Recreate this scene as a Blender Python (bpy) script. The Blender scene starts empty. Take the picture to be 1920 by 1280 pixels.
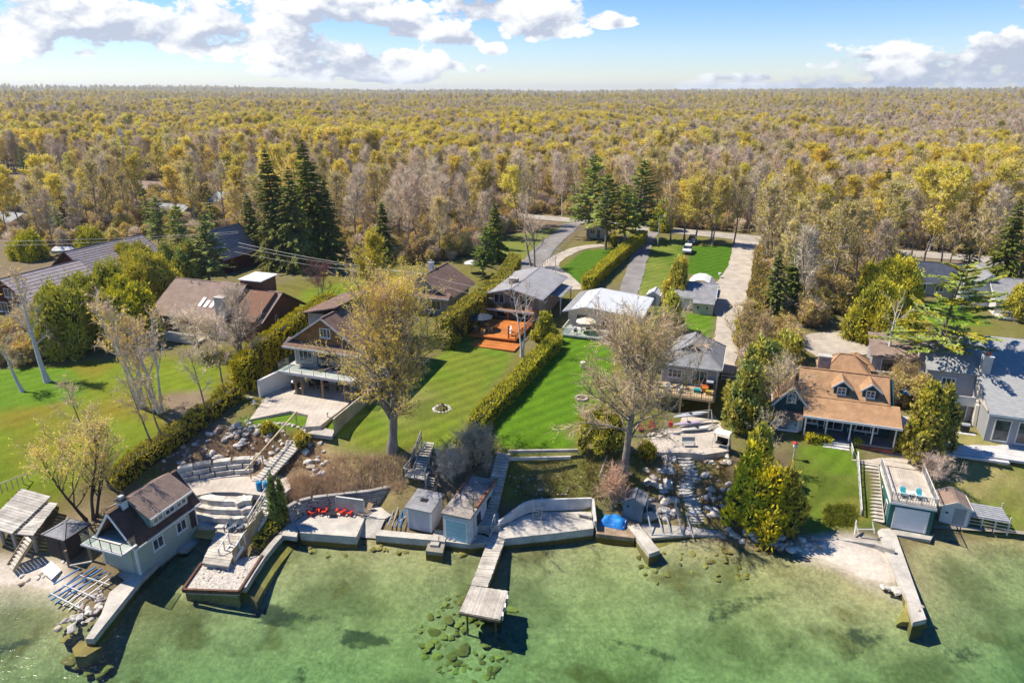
import bpy, bmesh, math, random
import numpy as np
from mathutils import Vector, Matrix
PI = math.pi
R = math.radians
scene = bpy.context.scene
COL = scene.collection
# ------------------------------------------------------------------ camera
CAM_H = 40.0
TILT = R(20.0)
FPX = 1280.0
cam_data = bpy.data.cameras.new('camera')
cam_data.sensor_width = 36.0
cam_data.lens = 24.0
cam_data.clip_start = 0.5
cam_data.clip_end = 30000.0
cam = bpy.data.objects.new('camera', cam_data)
cam.location = (0, 0, CAM_H)
cam.rotation_euler = (PI / 2 - TILT, 0, 0)
COL.objects.link(cam)
scene.camera = cam
# ------------------------------------------------------------------ render / view
scene.view_settings.view_transform = 'Standard'
scene.view_settings.look = 'None'
scene.view_settings.exposure = 1.12
scene.view_settings.gamma = 1.0
scene.view_settings.use_curve_mapping = False
scene.render.engine = 'CYCLES'
cy = scene.cycles
cy.use_denoising = True
cy.use_adaptive_sampling = True
cy.adaptive_threshold = 0.02
cy.max_bounces = 7
cy.diffuse_bounces = 5
cy.glossy_bounces = 3
cy.transmission_bounces = 4
cy.transparent_max_bounces = 10
cy.volume_bounces = 0
cy.caustics_reflective = False
cy.caustics_refractive = False
cy.sample_clamp_indirect = 6.0
# ------------------------------------------------------------------ sun
SUN_EL = R(55)
SUN_DIR = Vector((-0.96 * math.cos(SUN_EL), 0.28 * math.cos(SUN_EL), math.sin(SUN_EL))).normalized()
sun_data = bpy.data.lights.new('sun', 'SUN')
sun_data.energy = 3.7
sun_data.angle = R(0.53)
sun_data.color = (1.0, 0.91, 0.76)
sun = bpy.data.objects.new('sun', sun_data)
sun.rotation_euler = SUN_DIR.to_track_quat('Z', 'Y').to_euler()
sun.location = (-60, 20, 90)
COL.objects.link(sun)
# ------------------------------------------------------------------ node helper
class NT:
    def __init__(s, tree):
        s.t = tree
        s.t.nodes.clear()
    def n(s, typ, **kw):
        nd = s.t.nodes.new(typ)
        for k, v in kw.items():
            setattr(nd, k, v)
        return nd
    def l(s, a, b):
        s.t.links.new(a, b)
    def put(s, sock, v):
        if v is None:
            return
        if hasattr(v, 'is_output'):
            s.l(v, sock)
        elif isinstance(v, (tuple, list)) and len(v) == 3 and sock.type == 'RGBA':
            sock.default_value = (*v, 1)
        else:
            sock.default_value = v
    def m(s, op, a, b=None, c=None, clamp=False):
        nd = s.n('ShaderNodeMath', operation=op, use_clamp=clamp)
        s.put(nd.inputs[0], a); s.put(nd.inputs[1], b); s.put(nd.inputs[2], c)
        return nd.outputs[0]
    def vm(s, op, a, b=None):
        nd = s.n('ShaderNodeVectorMath', operation=op)
        s.put(nd.inputs[0], a); s.put(nd.inputs[1], b)
        return nd.outputs[0]
    def mix(s, f, a, b, blend='MIX'):
        nd = s.n('ShaderNodeMix', data_type='RGBA', blend_type=blend)
        s.put(nd.inputs[0], f); s.put(nd.inputs[6], a); s.put(nd.inputs[7], b)
        return nd.outputs[2]
    def ramp(s, f, a, b, lo=0.0, hi=1.0):
        nd = s.n('ShaderNodeMapRange', interpolation_type='SMOOTHSTEP')
        s.put(nd.inputs[0], f); s.put(nd.inputs[1], a); s.put(nd.inputs[2], b)
        s.put(nd.inputs[3], lo); s.put(nd.inputs[4], hi)
        return nd.outputs[0]
    def noise(s, vec, scale, detail=4.0, rough=0.55, dist=0.0):
        nd = s.n('ShaderNodeTexNoise')
        s.put(nd.inputs['Vector'], vec)
        nd.inputs['Scale'].default_value = scale
        nd.inputs['Detail'].default_value = detail
        nd.inputs['Roughness'].default_value = rough
        nd.inputs['Distortion'].default_value = dist
        return nd.outputs[0]
# ------------------------------------------------------------------ world: sky with cumulus
def px_dir(px, py):
    cx = (px - 960) / FPX; c_y = (640 - py) / FPX
    d = Vector((cx, math.cos(TILT) + c_y * math.sin(TILT), -math.sin(TILT) + c_y * math.cos(TILT))).normalized()
    return math.atan2(d.x, d.y), math.asin(d.z)
world = bpy.data.worlds.new('World')
scene.world = world
world.use_nodes = True
w = NT(world.node_tree)
sky = w.n('ShaderNodeTexSky', sky_type='NISHITA')
sky.sun_disc = False
sky.sun_elevation = SUN_EL
sky.sun_rotation = math.atan2(SUN_DIR.x, SUN_DIR.y)
sky.altitude = 250
sky.air_density = 1.0
sky.dust_density = 0.0
sky.ozone_density = 2.5
tc = w.n('ShaderNodeTexCoord')
gv = tc.outputs['Generated']
sp = w.n('ShaderNodeSeparateXYZ'); w.l(gv, sp.inputs[0])
az = w.m('ARCTAN2', sp.outputs[0], sp.outputs[1])
el = w.m('ARCSINE', sp.outputs[2])
K = 1.0 / FPX
clouds = []   # azimuth, elevation of the base line, half width, height above base, depth below base
def cl(px, py, rx, up, dn):
    a, e = px_dir(px, py)
    clouds.append((a, e, rx * K * 0.93, up * K, dn * K))
cl(70, 72, 250, 130, 30); cl(215, 62, 125, 75, 26); cl(-60, 45, 180, 120, 30)
cl(420, 78, 150, 85, 26); cl(560, 92, 190, 120, 30); cl(670, 128, 175, 90, 26); cl(645, 30, 170, 60, 30); cl(720, 148, 110, 22, 10)
cl(935, 18, 130, 60, 26); cl(1010, 50, 100, 45, 22); cl(855, 74, 60, 32, 14); cl(925, 95, 26, 15, 8)
cl(1142, 44, 50, 20, 9); cl(760, 60, 60, 40, 16)
cl(45, 74, 32, 14, 8); cl(110, 72, 48, 20, 8); cl(157, 99, 34, 9, 6); cl(525, 122, 15, 9, 6); cl(845, 124, 18, 10, 6); cl(906, 131, 14, 8, 5)
cl(1560, 166, 260, 30, 12); cl(1770, 150, 240, 62, 18); cl(1905, 95, 120, 45, 20); cl(1840, 118, 150, 40, 18); cl(1660, 104, 60, 10, 8); cl(1420, 146, 90, 12, 8)
rc = random.Random(5)
for i in range(16):   # the same broken cumulus goes on round the rest of the sky
    a = rc.uniform(-PI, PI); e = R(rc.choice([4, 7, 11, 17, 24, 33]) + rc.uniform(-1.5, 1.5))
    if abs(a) < R(42) and e < R(12):
        continue
    s_ = rc.uniform(0.07, 0.2)
    clouds.append((a, e, s_ / max(0.4, math.cos(e)), s_ * 0.6, s_ * 0.16))
mp = w.n('ShaderNodeMapping'); w.l(gv, mp.inputs[0]); mp.inputs['Scale'].default_value = (1, 1, 1.7)
nz = w.noise(mp.outputs[0], 13.0, 7.0, 0.60, 0.0)
nl = w.noise(mp.outputs[0], 5.0, 1.5, 0.5)
offv = w.vm('ADD', mp.outputs[0], (-0.012, 0.0, 0.022))
nz2 = w.noise(offv, 13.0, 4.0, 0.60, 0.0)
cb = w.n('ShaderNodeCombineXYZ'); w.l(az, cb.inputs[0]); w.l(el, cb.inputs[1])
fmin = None; umin = None
for (a0, e0, ra, up, dn) in clouds:
    ma = w.n('ShaderNodeVectorMath', operation='MULTIPLY_ADD'); w.l(cb.outputs[0], ma.inputs[0])
    ma.inputs[1].default_value = (1 / ra, 1 / up, 0); ma.inputs[2].default_value = (-a0 / ra, -e0 / up, 0)
    v2 = w.vm('MAXIMUM', ma.outputs[0], w.vm('MULTIPLY', ma.outputs[0], (1, -up / dn, 0)))
    dt = w.n('ShaderNodeVectorMath', operation='DOT_PRODUCT'); w.l(v2, dt.inputs[0]); w.l(v2, dt.inputs[1])
    dy = w.n('ShaderNodeVectorMath', operation='DOT_PRODUCT'); w.l(ma.outputs[0], dy.inputs[0]); dy.inputs[1].default_value = (0, 1.0, 0)
    f = dt.outputs['Value']; g = w.m('ADD', f, dy.outputs['Value'])
    fmin = f if fmin is None else w.m('MINIMUM', fmin, f)
    umin = g if umin is None else w.m('MINIMUM', umin, g)
field = w.m('SUBTRACT', 1.0, fmin)
umin = w.m('ADD', umin, w.m('ADD', w.m('MULTIPLY', w.m('SUBTRACT', nz, 0.5), 2.6), w.m('MULTIPLY', w.m('SUBTRACT', nl, 0.5), 1.6)))
under = w.ramp(umin, 1.0, -0.45)
dens = w.m('ADD', w.m('MULTIPLY', w.m('MAXIMUM', field, -2.0), 0.62), w.m('MULTIPLY', w.m('SUBTRACT', nz, 0.52), 3.3))
dens = w.m('ADD', dens, w.m('MULTIPLY', w.m('SUBTRACT', nl, 0.5), 0.9))
mask = w.ramp(dens, 0.06, 0.27)
mask = w.m('MULTIPLY', mask, w.ramp(field, -0.75, -0.1))
lit = w.m('ADD', 0.86, w.m('MULTIPLY', w.m('SUBTRACT', nz, nz2), 4.6))
lit = w.m('SUBTRACT', lit, w.m('MULTIPLY', under, 0.85), clamp=True)
ccol = w.mix(lit, (1.7, 1.85, 2.25), (3.5, 3.5, 3.45))
hs = w.n('ShaderNodeHueSaturation'); hs.inputs['Saturation'].default_value = 1.42; hs.inputs['Value'].default_value = 0.46
w.l(sky.outputs[0], hs.inputs['Color'])
skyc = w.mix(1.0, hs.outputs[0], (0.88, 0.88, 1.08), 'MULTIPLY')
final = w.mix(w.m('MULTIPLY', mask, 0.97), skyc, ccol)
bgn = w.n('ShaderNodeBackground'); w.l(final, bgn.inputs[0]); bgn.inputs[1].default_value = 0.15
wo = w.n('ShaderNodeOutputWorld'); w.l(bgn.outputs[0], wo.inputs[0])
world.cycles.sampling_method = 'MANUAL'
world.cycles.sample_map_resolution = 512
# ------------------------------------------------------------------ picture <-> place
ANG = R(19.4)          # the lots run inland 19.4 degrees to the right of the view axis
CA, SA = math.cos(ANG), math.sin(ANG)
def P(px, py, z=0.0):
    cx = (px - 960) / FPX; c_y = (640 - py) / FPX
    d = (cx, math.cos(TILT) + c_y * math.sin(TILT), -math.sin(TILT) + c_y * math.cos(TILT))
    t = (z - CAM_H) / d[2]
    return Vector((d[0] * t, d[1] * t, z))
def W(u, v, z=0.0):    # lot coordinates (u along the shore, v inland) to world
    return Vector((u * CA + v * SA, -u * SA + v * CA, z))
def UV(p):
    return (p[0] * CA - p[1] * SA, p[0] * SA + p[1] * CA)
# ------------------------------------------------------------------ terrain heights from survey points
CTRL = [
 # lake bed
 (0,1120,-.35),(100,1140,-.5),(0,1280,-1.8),(300,1280,-2.6),(600,1280,-2.9),(900,1280,-2.8),(1300,1280,-2.8),(1600,1280,-2.5),(1920,1280,-2.9),
 (250,1180,-1.2),(400,1150,-1.3),(560,1070,-.9),(680,1060,-.85),(800,1070,-.85),(1000,1040,-.65),(640,1022,-.5),(760,1030,-.5),(950,1028,-.5),(1080,1015,-.5),(1100,1100,-1.5),(860,1034,-.5),(700,1150,-1.8),
 (1250,1060,-.8),(1400,1060,-.6),(1500,1070,-.35),(1600,1110,-.35),(1680,1150,-.7),(1500,1160,-1.2),(1780,1060,-.8),(1900,1040,-.9),(1900,1160,-1.6),(1150,1020,-.6),
 (320,1060,-.7),(345,1025,-.15),(290,1090,-.9),(500,1060,-.7),(560,1018,-.5),
 # water edge
 (0,1085,.1),(60,1095,.05),(120,1110,.0),(170,1150,.0),(220,1080,.5),(40,1050,.6),(110,1055,.8),(180,1040,.9),(260,1040,.6),(370,990,.8),(330,975,.9),
 (400,1080,.3),(430,1000,.8),(480,990,1.0),(540,960,1.4),(600,965,.55),(640,990,.5),(690,985,.3),(740,985,.5),(800,990,.4),(850,985,.4),(905,985,.4),
 (960,985,.4),(1080,985,.4),(1140,975,.35),(1180,980,.4),(1230,990,.1),(1300,990,.2),(1370,1000,.3),(1440,1010,.3),(1520,1020,.3),
 (1560,1035,.28),(1620,1055,.25),(1670,1085,.1),(1640,1020,.55),(1560,1008,1.0),(1640,985,.6),(1700,985,.4),(1790,985,.55),(1900,990,.5),
 # left bank
 (0,1000,1.4),(60,960,1.8),(130,1000,1.4),(150,940,2.2),(220,940,2.2),(290,890,3.6),(20,900,3.3),(100,860,4.6),(200,890,4.2),(250,830,5.6),
 (0,800,5.6),(200,760,6.4),(100,700,6.9),(300,690,7.0),(420,700,7.0),(400,765,6.5),(0,690,6.8),
 (340,862,4.2),(400,850,4.3),(465,845,4.3),(380,910,2.5),(440,915,2.5),(520,905,2.6),(400,985,1.0),(470,975,1.1),(360,930,2.5),(480,935,2.6),
 (400,800,5.9),(470,800,6.1),(530,800,5.9),(560,840,4.8),(600,850,4.6),(610,890,3.4),
 # craftsman lot
 (500,770,6.1),(640,755,6.1),(570,770,6.1),(570,735,6.15),(590,792,6.2),(500,720,6.3),(640,800,5.9),(700,800,5.6),(735,845,5.0),(830,830,5.0),(860,740,5.9),(780,760,5.8),(920,690,6.3),(850,650,6.7),
 (690,870,4.1),(640,900,3.0),(570,905,2.9),(750,895,3.1),(650,921,2.5),(755,922,2.4),(560,930,2.4),(800,900,2.9),(850,850,4.6),(900,830,5.0),(870,890,3.1),
 # right lawn and its bank
 (950,842,5.1),(1080,838,5.1),(1000,760,5.6),(1080,720,6.0),(1060,640,6.4),(960,885,3.4),(1080,885,3.4),(955,930,2.0),(1100,928,2.0),(1000,968,.4),(1080,965,.4),(640,966,.4),(700,958,.4),(1150,930,1.9),(1150,870,4.0),(1170,885,3.7),(1190,930,1.6),
 (1130,800,5.1),(1200,760,4.9),(1200,700,6.0),(1150,630,6.5),
 # cottage and stone steps
 (1220,815,4.0),(1300,815,4.0),(1350,830,3.9),(1290,765,4.0),(1240,870,3.3),(1300,890,2.7),(1350,900,2.6),(1250,945,1.3),(1340,950,1.3),(1300,978,.5),(1360,770,4.3),(1370,700,6.2),(1400,760,5.0),(1300,690,6.3),
 (1400,990,.8),(1450,970,1.3),(1420,900,2.5),(1430,830,3.9),(1420,720,5.6),
 # teal lot
 (1500,838,3.7),(1600,848,3.65),(1500,900,2.6),(1600,900,2.6),(1500,960,1.5),(1600,960,1.4),(1700,858,3.4),(1590,760,4.4),(1700,720,5.0),(1660,860,3.4),
 (1780,890,2.7),(1900,860,3.8),(1850,920,2.0),(1780,960,.9),(1900,960,1.0),(1720,900,2.8),(1800,838,4.1),(1780,760,4.6),(1900,720,5.2),(1600,640,6.0),(1780,600,6.6),
 # plateau
 (1380,640,6.6),(1250,640,6.6),(1320,570,7.0),(1180,560,7.0),(1000,560,7.0),(700,560,7.1),(850,560,7.0),(560,600,7.0),(300,600,7.3),(50,650,7.3),(100,500,7.8),(450,480,7.8),(700,480,7.4),
 (1390,445,7.5),(1200,425,7.5),(1050,412,7.5),(700,380,7.4),(1640,470,7.4),(1900,490,7.4),(1000,480,7.3),(400,400,7.8),(100,400,8.0),(1300,480,7.4),
]
cx_ = np.array([list(P(*c)) for c in CTRL])
ext = [(-300,-200,-6),(0,-200,-7),(300,-200,-6),(-200,20,-3),(200,20,-3),(-90,40,-1.5),(90,35,-2),(-60,20,-3),(0,15,-3.5),(60,20,-3),(-80,52,1.0),(-80,62,4),(-80,75,6.8),(-120,60,2),(-120,80,7),
       (75,58,0.4),(75,63,2.5),(75,70,5.5),(110,62,.4),(110,75,6),(-200,120,8),(200,120,7),(-120,220,7.6),(120,220,7.2),(0,260,7),(-200,60,2),(200,62,1),(-300,90,7),(300,90,6)]
cx_ = np.vstack([cx_, np.array(ext, float)])
def _phi(d):
    return np.sqrt(d * d + 0.6)
_D = np.linalg.norm(cx_[:, None, :2] - cx_[None, :, :2], axis=2)
_n = len(cx_)
_Amat = np.zeros((_n + 1, _n + 1)); _Amat[:_n, :_n] = _phi(_D) - np.eye(_n) * 0.25; _Amat[:_n, _n] = 1; _Amat[_n, :_n] = 1
_rhs = np.append(cx_[:, 2], 0.0)
_wt = np.linalg.solve(_Amat, _rhs)
def _sm(a, b, x):
    t = np.clip((x - a) / (b - a), 0, 1); return t * t * (3 - 2 * t)
def TH(x, y):
    x = np.atleast_1d(np.asarray(x, float)); y = np.atleast_1d(np.asarray(y, float))
    out = np.empty(x.shape)
    for i in range(0, len(x), 8000):
        d = np.sqrt((x[i:i+8000, None] - cx_[None, :, 0]) ** 2 + (y[i:i+8000, None] - cx_[None, :, 1]) ** 2 + 0.6)
        out[i:i+8000] = d @ _wt[:_n] + _wt[_n]
    r = np.hypot(x, y)
    far = 7.0 + 2.5 * np.sin(x / 260.0 + 1.0) * np.cos(y / 330.0) + 1.5 * np.sin(x / 97.0) * np.sin(y / 120.0)
    hill = _sm(900, 2600, r) * (1 + 9 * np.exp(-((x - 1150) / 600.0) ** 2) + 12 * np.exp(-((x + 1500) / 700.0) ** 2))
    hill = hill + _sm(3200, 5200, r) * (3 + 36 * np.exp(-((x + 2500) / 900.0) ** 2) + 14 * np.exp(-((x + 300) / 500.0) ** 2) + 24 * np.exp(-((x - 2600) / 1100.0) ** 2))
    lake = np.where(y < 30, -4.0, far + hill)
    k = np.maximum(_sm(230, 330, y), _sm(130, 260, np.abs(x)) * _sm(60, 90, y))
    k = np.maximum(k, 1 - _sm(-60, 10, y))
    return out * (1 - k) + lake * k
def th(x, y):
    return float(TH([x], [y])[0])
def G(px, py, dz=0.0):     # where the line of sight through a photograph point meets the ground
    zs = np.linspace(20, -4, 241)
    cx = (px - 960) / FPX; c_y = (640 - py) / FPX
    d = np.array((cx, math.cos(TILT) + c_y * math.sin(TILT), -math.sin(TILT) + c_y * math.cos(TILT)))
    t = (zs - CAM_H) / d[2]
    h = TH(d[0] * t, d[1] * t)
    below = np.where(zs <= h)[0]
    i = below[0] if len(below) else 240
    p = d * t[i]
    return Vector((p[0], p[1], float(h[i]) + dz))
# ------------------------------------------------------------------ mesh building
class MB:
    def __init__(s):
        s.v = []; s.f = []
    def poly(s, pts):
        b = len(s.v); s.v.extend([tuple(p) for p in pts]); s.f.append(tuple(range(b, b + len(pts)))); return s
    def box(s, x0, x1, y0, y1, z0, z1):
        return s.hexa([(x0,y0,z0),(x1,y0,z0),(x1,y1,z0),(x0,y1,z0),(x0,y0,z1),(x1,y0,z1),(x1,y1,z1),(x0,y1,z1)])
    def hexa(s, p):
        b = len(s.v); s.v.extend([tuple(q) for q in p])
        for f in ((0,3,2,1),(4,5,6,7),(0,1,5,4),(1,2,6,5),(2,3,7,6),(3,0,4,7)):
            s.f.append(tuple(b + i for i in f))
        return s
    def prism(s, pts, z0, z1):      # pts counter-clockwise, 2D or with own z (z1 relative when z0 is None)
        b = len(s.v); n = len(pts)
        for p in pts: s.v.append((p[0], p[1], z0))
        for p in pts: s.v.append((p[0], p[1], z1))
        s.f.append(tuple(b + i for i in reversed(range(n)))); s.f.append(tuple(b + n + i for i in range(n)))
        for i in range(n):
            j = (i + 1) % n; s.f.append((b + i, b + j, b + n + j, b + n + i))
        return s
    def slab(s, q, t):              # four corners (top face, counter-clockwise seen from outside), thickness t
        a, b_, c = Vector(q[0]), Vector(q[1]), Vector(q[2])
        nrm = (b_ - a).cross(c - a).normalized()
        lo = [tuple(Vector(p) - nrm * t) for p in q]
        n = len(q); b = len(s.v)
        s.v.extend(lo); s.v.extend([tuple(p) for p in q])
        s.f.append(tuple(b + i for i in reversed(range(n)))); s.f.append(tuple(b + n + i for i in range(n)))
        for i in range(n):
            j = (i + 1) % n; s.f.append((b + i, b + j, b + n + j, b + n + i))
        return s
    def tube(s, p0, p1, r0, r1=None, n=6, cap=True):
        r1 = r0 if r1 is None else r1
        p0 = Vector(p0); p1 = Vector(p1); d = (p1 - p0)
        if d.length < 1e-6: return s
        d.normalize(); a = d.orthogonal().normalized(); c = d.cross(a)
        b = len(s.v)
        for (p, r) in ((p0, r0), (p1, r1)):
            for i in range(n):
                t = 2 * PI * i / n; s.v.append(tuple(p + (a * math.cos(t) + c * math.sin(t)) * r))
        for i in range(n):
            j = (i + 1) % n; s.f.append((b + i, b + j, b + n + j, b + n + i))
        if cap:
            s.f.append(tuple(b + i for i in reversed(range(n)))); s.f.append(tuple(b + n + i for i in range(n)))
        return s
    def beam(s, p0, p1, w, h):      # rectangular bar between two points, h measured upwards
        p0 = Vector(p0); p1 = Vector(p1); d = (p1 - p0).normalized()
        up = Vector((0, 0, 1)) if abs(d.z) < .97 else Vector((0, 1, 0))
        sd = d.cross(up).normalized(); up = sd.cross(d).normalized()
        q = []
        for p in (p0, p1):
            for (i, j) in ((-1,-1),(1,-1),(1,1),(-1,1)):
                q.append(p + sd * (i * w / 2) + up * (j * h / 2))
        b = len(s.v); s.v.extend([tuple(x) for x in q])
        for f in ((0,3,2,1),(4,5,6,7),(0,1,5,4),(1,2,6,5),(2,3,7,6),(3,0,4,7)):
            s.f.append(tuple(b + i for i in f))
        return s
    def lathe(s, prof, c=(0,0,0), n=14):
        b = len(s.v)
        for (r, z) in prof:
            for i in range(n):
                t = 2 * PI * i / n; s.v.append((c[0] + r * math.cos(t), c[1] + r * math.sin(t), c[2] + z))
        for k in range(len(prof) - 1):
            for i in range(n):
                j = (i + 1) % n; s.f.append((b + k*n + i, b + k*n + j, b + (k+1)*n + j, b + (k+1)*n + i))
        s.f.append(tuple(b + i for i in reversed(range(n)))); s.f.append(tuple(b + (len(prof)-1)*n + i for i in range(n)))
        return s
    def mesh(s, name, smooth=False):
        m = bpy.data.meshes.new(name); m.from_pydata(s.v, [], s.f); m.validate(); m.update()
        if smooth: m.polygons.foreach_set('use_smooth', [True] * len(m.polygons))
        return m
    def build(s, name, mat, parent=None, smooth=False, kind=None):
        return link(name, s.mesh(name, smooth), mat, parent, kind)
def link(name, me, mat, parent=None, kind=None):
    if mat is not None and not me.materials: me.materials.append(mat)
    o = bpy.data.objects.new(name, me); COL.objects.link(o)
    if parent is not None: o.parent = parent
    if kind: o['kind'] = kind
    return o
def tag(o, label, cat, group=None):
    o['label'] = label; o['category'] = cat
    if group: o['group'] = group
    return o
def root(name, label, cat, loc, rz=0.0, group=None):
    o = bpy.data.objects.new(name, None); COL.objects.link(o); o.empty_display_size = 0.3
    o.location = loc; o.rotation_euler = (0, 0, rz)
    return tag(o, label, cat, group)
def lot(name, label, cat, u, v, z, group=None, turn=0.0):   # a thing lined up with the lots
    return root(name, label, cat, W(u, v, z), -ANG + turn, group)
def dup(o, loc, rz, label=None, scale=None):
    def rec(src, parent):
        c = src.copy(); COL.objects.link(c); c.parent = parent
        for ch in src.children: rec(ch, c)
        return c
    r = rec(o, None); r.location = loc; r.rotation_euler = (0, 0, rz)
    if scale: r.scale = (scale,) * 3
    if label: r['label'] = label
    return r
def npmesh(name, V, Q=None, T=None, smooth=False):
    V = np.asarray(V, np.float32); m = bpy.data.meshes.new(name)
    nq = 0 if Q is None else len(Q); nt = 0 if T is None else len(T)
    idx = np.concatenate([a.reshape(-1) for a in (Q, T) if a is not None and len(a)]).astype(np.int32)
    tot = np.concatenate([np.full(nq, 4, np.int32), np.full(nt, 3, np.int32)])
    st = np.concatenate([[0], np.cumsum(tot)[:-1]]).astype(np.int32)
    m.vertices.add(len(V)); m.vertices.foreach_set('co', V.reshape(-1))
    m.loops.add(len(idx)); m.loops.foreach_set('vertex_index', idx)
    m.polygons.add(nq + nt); m.polygons.foreach_set('loop_start', st); m.polygons.foreach_set('loop_total', tot)
    if smooth: m.polygons.foreach_set('use_smooth', np.ones(nq + nt, bool))
    m.update(calc_edges=True); m.validate(); return m
# ------------------------------------------------------------------ materials
MATS = {}
def mat(name, col, rough=0.8, var=0.18, scale=1.2, bump=0.0, bscale=20.0, metal=0.0, col2=None, spec=0.3, stretch=None, lines=None, stain=0.0, objvar=0.0, island=0.0, algae=False):
    """painted / stony / wooden surface: base colour, blotchy variation, fine grain, optional boards or courses"""
    if name in MATS: return MATS[name]
    m = bpy.data.materials.new(name); m.use_nodes = True; t = NT(m.node_tree)
    out = t.n('ShaderNodeOutputMaterial'); b = t.n('ShaderNodeBsdfPrincipled'); t.l(b.outputs[0], out.inputs[0])
    b.inputs['Roughness'].default_value = rough; b.inputs['Metallic'].default_value = metal
    b.inputs['Specular IOR Level'].default_value = spec
    tcn = t.n('ShaderNodeTexCoord'); vec = tcn.outputs['Object']
    if stretch:
        mpn = t.n('ShaderNodeMapping'); t.l(vec, mpn.inputs[0]); mpn.inputs['Scale'].default_value = stretch; svec = mpn.outputs[0]
    else: svec = vec
    n1 = t.noise(svec, scale, 5.0, 0.6); n2 = t.noise(svec, scale * 9.0, 3.0, 0.6)
    f = t.m('ADD', t.m('MULTIPLY', n1, 0.65), t.m('MULTIPLY', n2, 0.35))
    f = t.ramp(f, 0.32, 0.68)
    c2 = col2 if col2 else tuple(c * (1 - var * 2) for c in col)
    c1 = col if col2 else tuple(min(1, c * (1 + var * 0.5)) for c in col)
    c = t.mix(f, c2, c1)
    if stain:
        n3 = t.noise(vec, 0.35, 6.0, 0.65)
        c = t.mix(t.m('MULTIPLY', t.ramp(n3, 0.5, 0.72), stain), c, tuple(x * 0.35 for x in col))
    if objvar:
        oi = t.n('ShaderNodeObjectInfo')
        hv = t.n('ShaderNodeHueSaturation'); t.l(c, hv.inputs['Color'])
        t.put(hv.inputs['Value'], t.m('ADD', 1 - objvar, t.m('MULTIPLY', oi.outputs['Random'], objvar * 2)))
        t.put(hv.inputs['Hue'], t.m('ADD', 0.5 - objvar * .05, t.m('MULTIPLY', oi.outputs['Random'], objvar * .1)))
        c = hv.outputs[0]
    if island:
        gi = t.n('ShaderNodeNewGeometry')
        hv = t.n('ShaderNodeHueSaturation'); t.l(c, hv.inputs['Color'])
        t.put(hv.inputs['Value'], t.m('ADD', 1 - island, t.m('MULTIPLY', gi.outputs['Random Per Island'], island * 2)))
        c = hv.outputs[0]
    if algae:      # green-brown growth up to the waterline
        gp = t.n('ShaderNodeNewGeometry'); sz = t.n('ShaderNodeSeparateXYZ'); t.l(gp.outputs['Position'], sz.inputs[0])
        zz = t.m('ADD', sz.outputs[2], t.m('MULTIPLY', t.noise(gp.outputs['Position'], 1.6, 4.0, .6), .22))
        c = t.mix(t.m('MULTIPLY', t.ramp(zz, .24, .10), .92), c, (.17, .14, .03))
    hgt = None
    if lines:      # (axis, period, darkness): shallow grooves between boards or courses
        ax, per, dk = lines
        sx = t.n('ShaderNodeSeparateXYZ'); t.l(vec, sx.inputs[0])
        fr = t.m('FRACT', t.m('DIVIDE', sx.outputs[ax], per))
        gr = t.m('SUBTRACT', 1.0, t.ramp(fr, 0.0, 0.16))
        c = t.mix(t.m('MULTIPLY', gr, dk), c, tuple(x * 0.3 for x in col)); hgt = t.m('SUBTRACT', 1.0, gr)
    t.l(c, b.inputs['Base Color'])
    if bump or hgt is not None:
        bp = t.n('ShaderNodeBump'); bp.inputs['Strength'].default_value = max(bump, 0.35 if hgt is not None else 0); bp.inputs['Distance'].default_value = 0.04
        nb = t.noise(vec, bscale, 4.0, 0.6)
        t.put(bp.inputs['Height'], nb if hgt is None else t.m('ADD', t.m('MULTIPLY', nb, 0.4), hgt)); t.l(bp.outputs[0], b.inputs['Normal'])
    MATS[name] = m; return m
def foliage(name, c1, c2, trans=0.35, objvar=0.22, dark=0.45, nscale=0.55):
    """leaf colour: differs from leaf to leaf, clump to clump and tree to tree"""
    if name in MATS: return MATS[name]
    m = bpy.data.materials.new(name); m.use_nodes = True; t = NT(m.node_tree)
    out = t.n('ShaderNodeOutputMaterial'); gi = t.n('ShaderNodeNewGeometry'); oi = t.n('ShaderNodeObjectInfo')
    tcn = t.n('ShaderNodeTexCoord')
    nn = t.noise(tcn.outputs['Object'], nscale, 3.0, 0.6)
    f = t.m('ADD', t.m('MULTIPLY', gi.outputs['Random Per Island'], 0.55), t.m('MULTIPLY', t.ramp(nn, .35, .65), 0.45))
    c = t.mix(f, c1, c2)
    hv = t.n('ShaderNodeHueSaturation'); t.l(c, hv.inputs['Color'])
    t.put(hv.inputs['Value'], t.m('ADD', 1 - objvar, t.m('MULTIPLY', oi.outputs['Random'], objvar * 2)))
    r2 = t.m('FRACT', t.m('MULTIPLY', oi.outputs['Random'], 37.7))
    t.put(hv.inputs['Hue'], t.m('ADD', 0.5 - objvar * .06, t.m('MULTIPLY', r2, objvar * .12)))
    t.put(hv.inputs['Saturation'], t.m('ADD', 1 - objvar * .5, t.m('MULTIPLY', t.m('FRACT', t.m('MULTIPLY', oi.outputs['Random'], 91.3)), objvar * .8)))
    d = t.n('ShaderNodeBsdfDiffuse'); t.l(hv.outputs[0], d.inputs[0])
    tr = t.n('ShaderNodeBsdfTranslucent'); t.l(hv.outputs[0], tr.inputs[0])
    mx = t.n('ShaderNodeMixShader'); mx.inputs[0].default_value = trans; t.l(d.outputs[0], mx.inputs[1]); t.l(tr.outputs[0], mx.inputs[2])
    t.l(mx.outputs[0], out.inputs[0]); MATS[name] = m; return m
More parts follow.
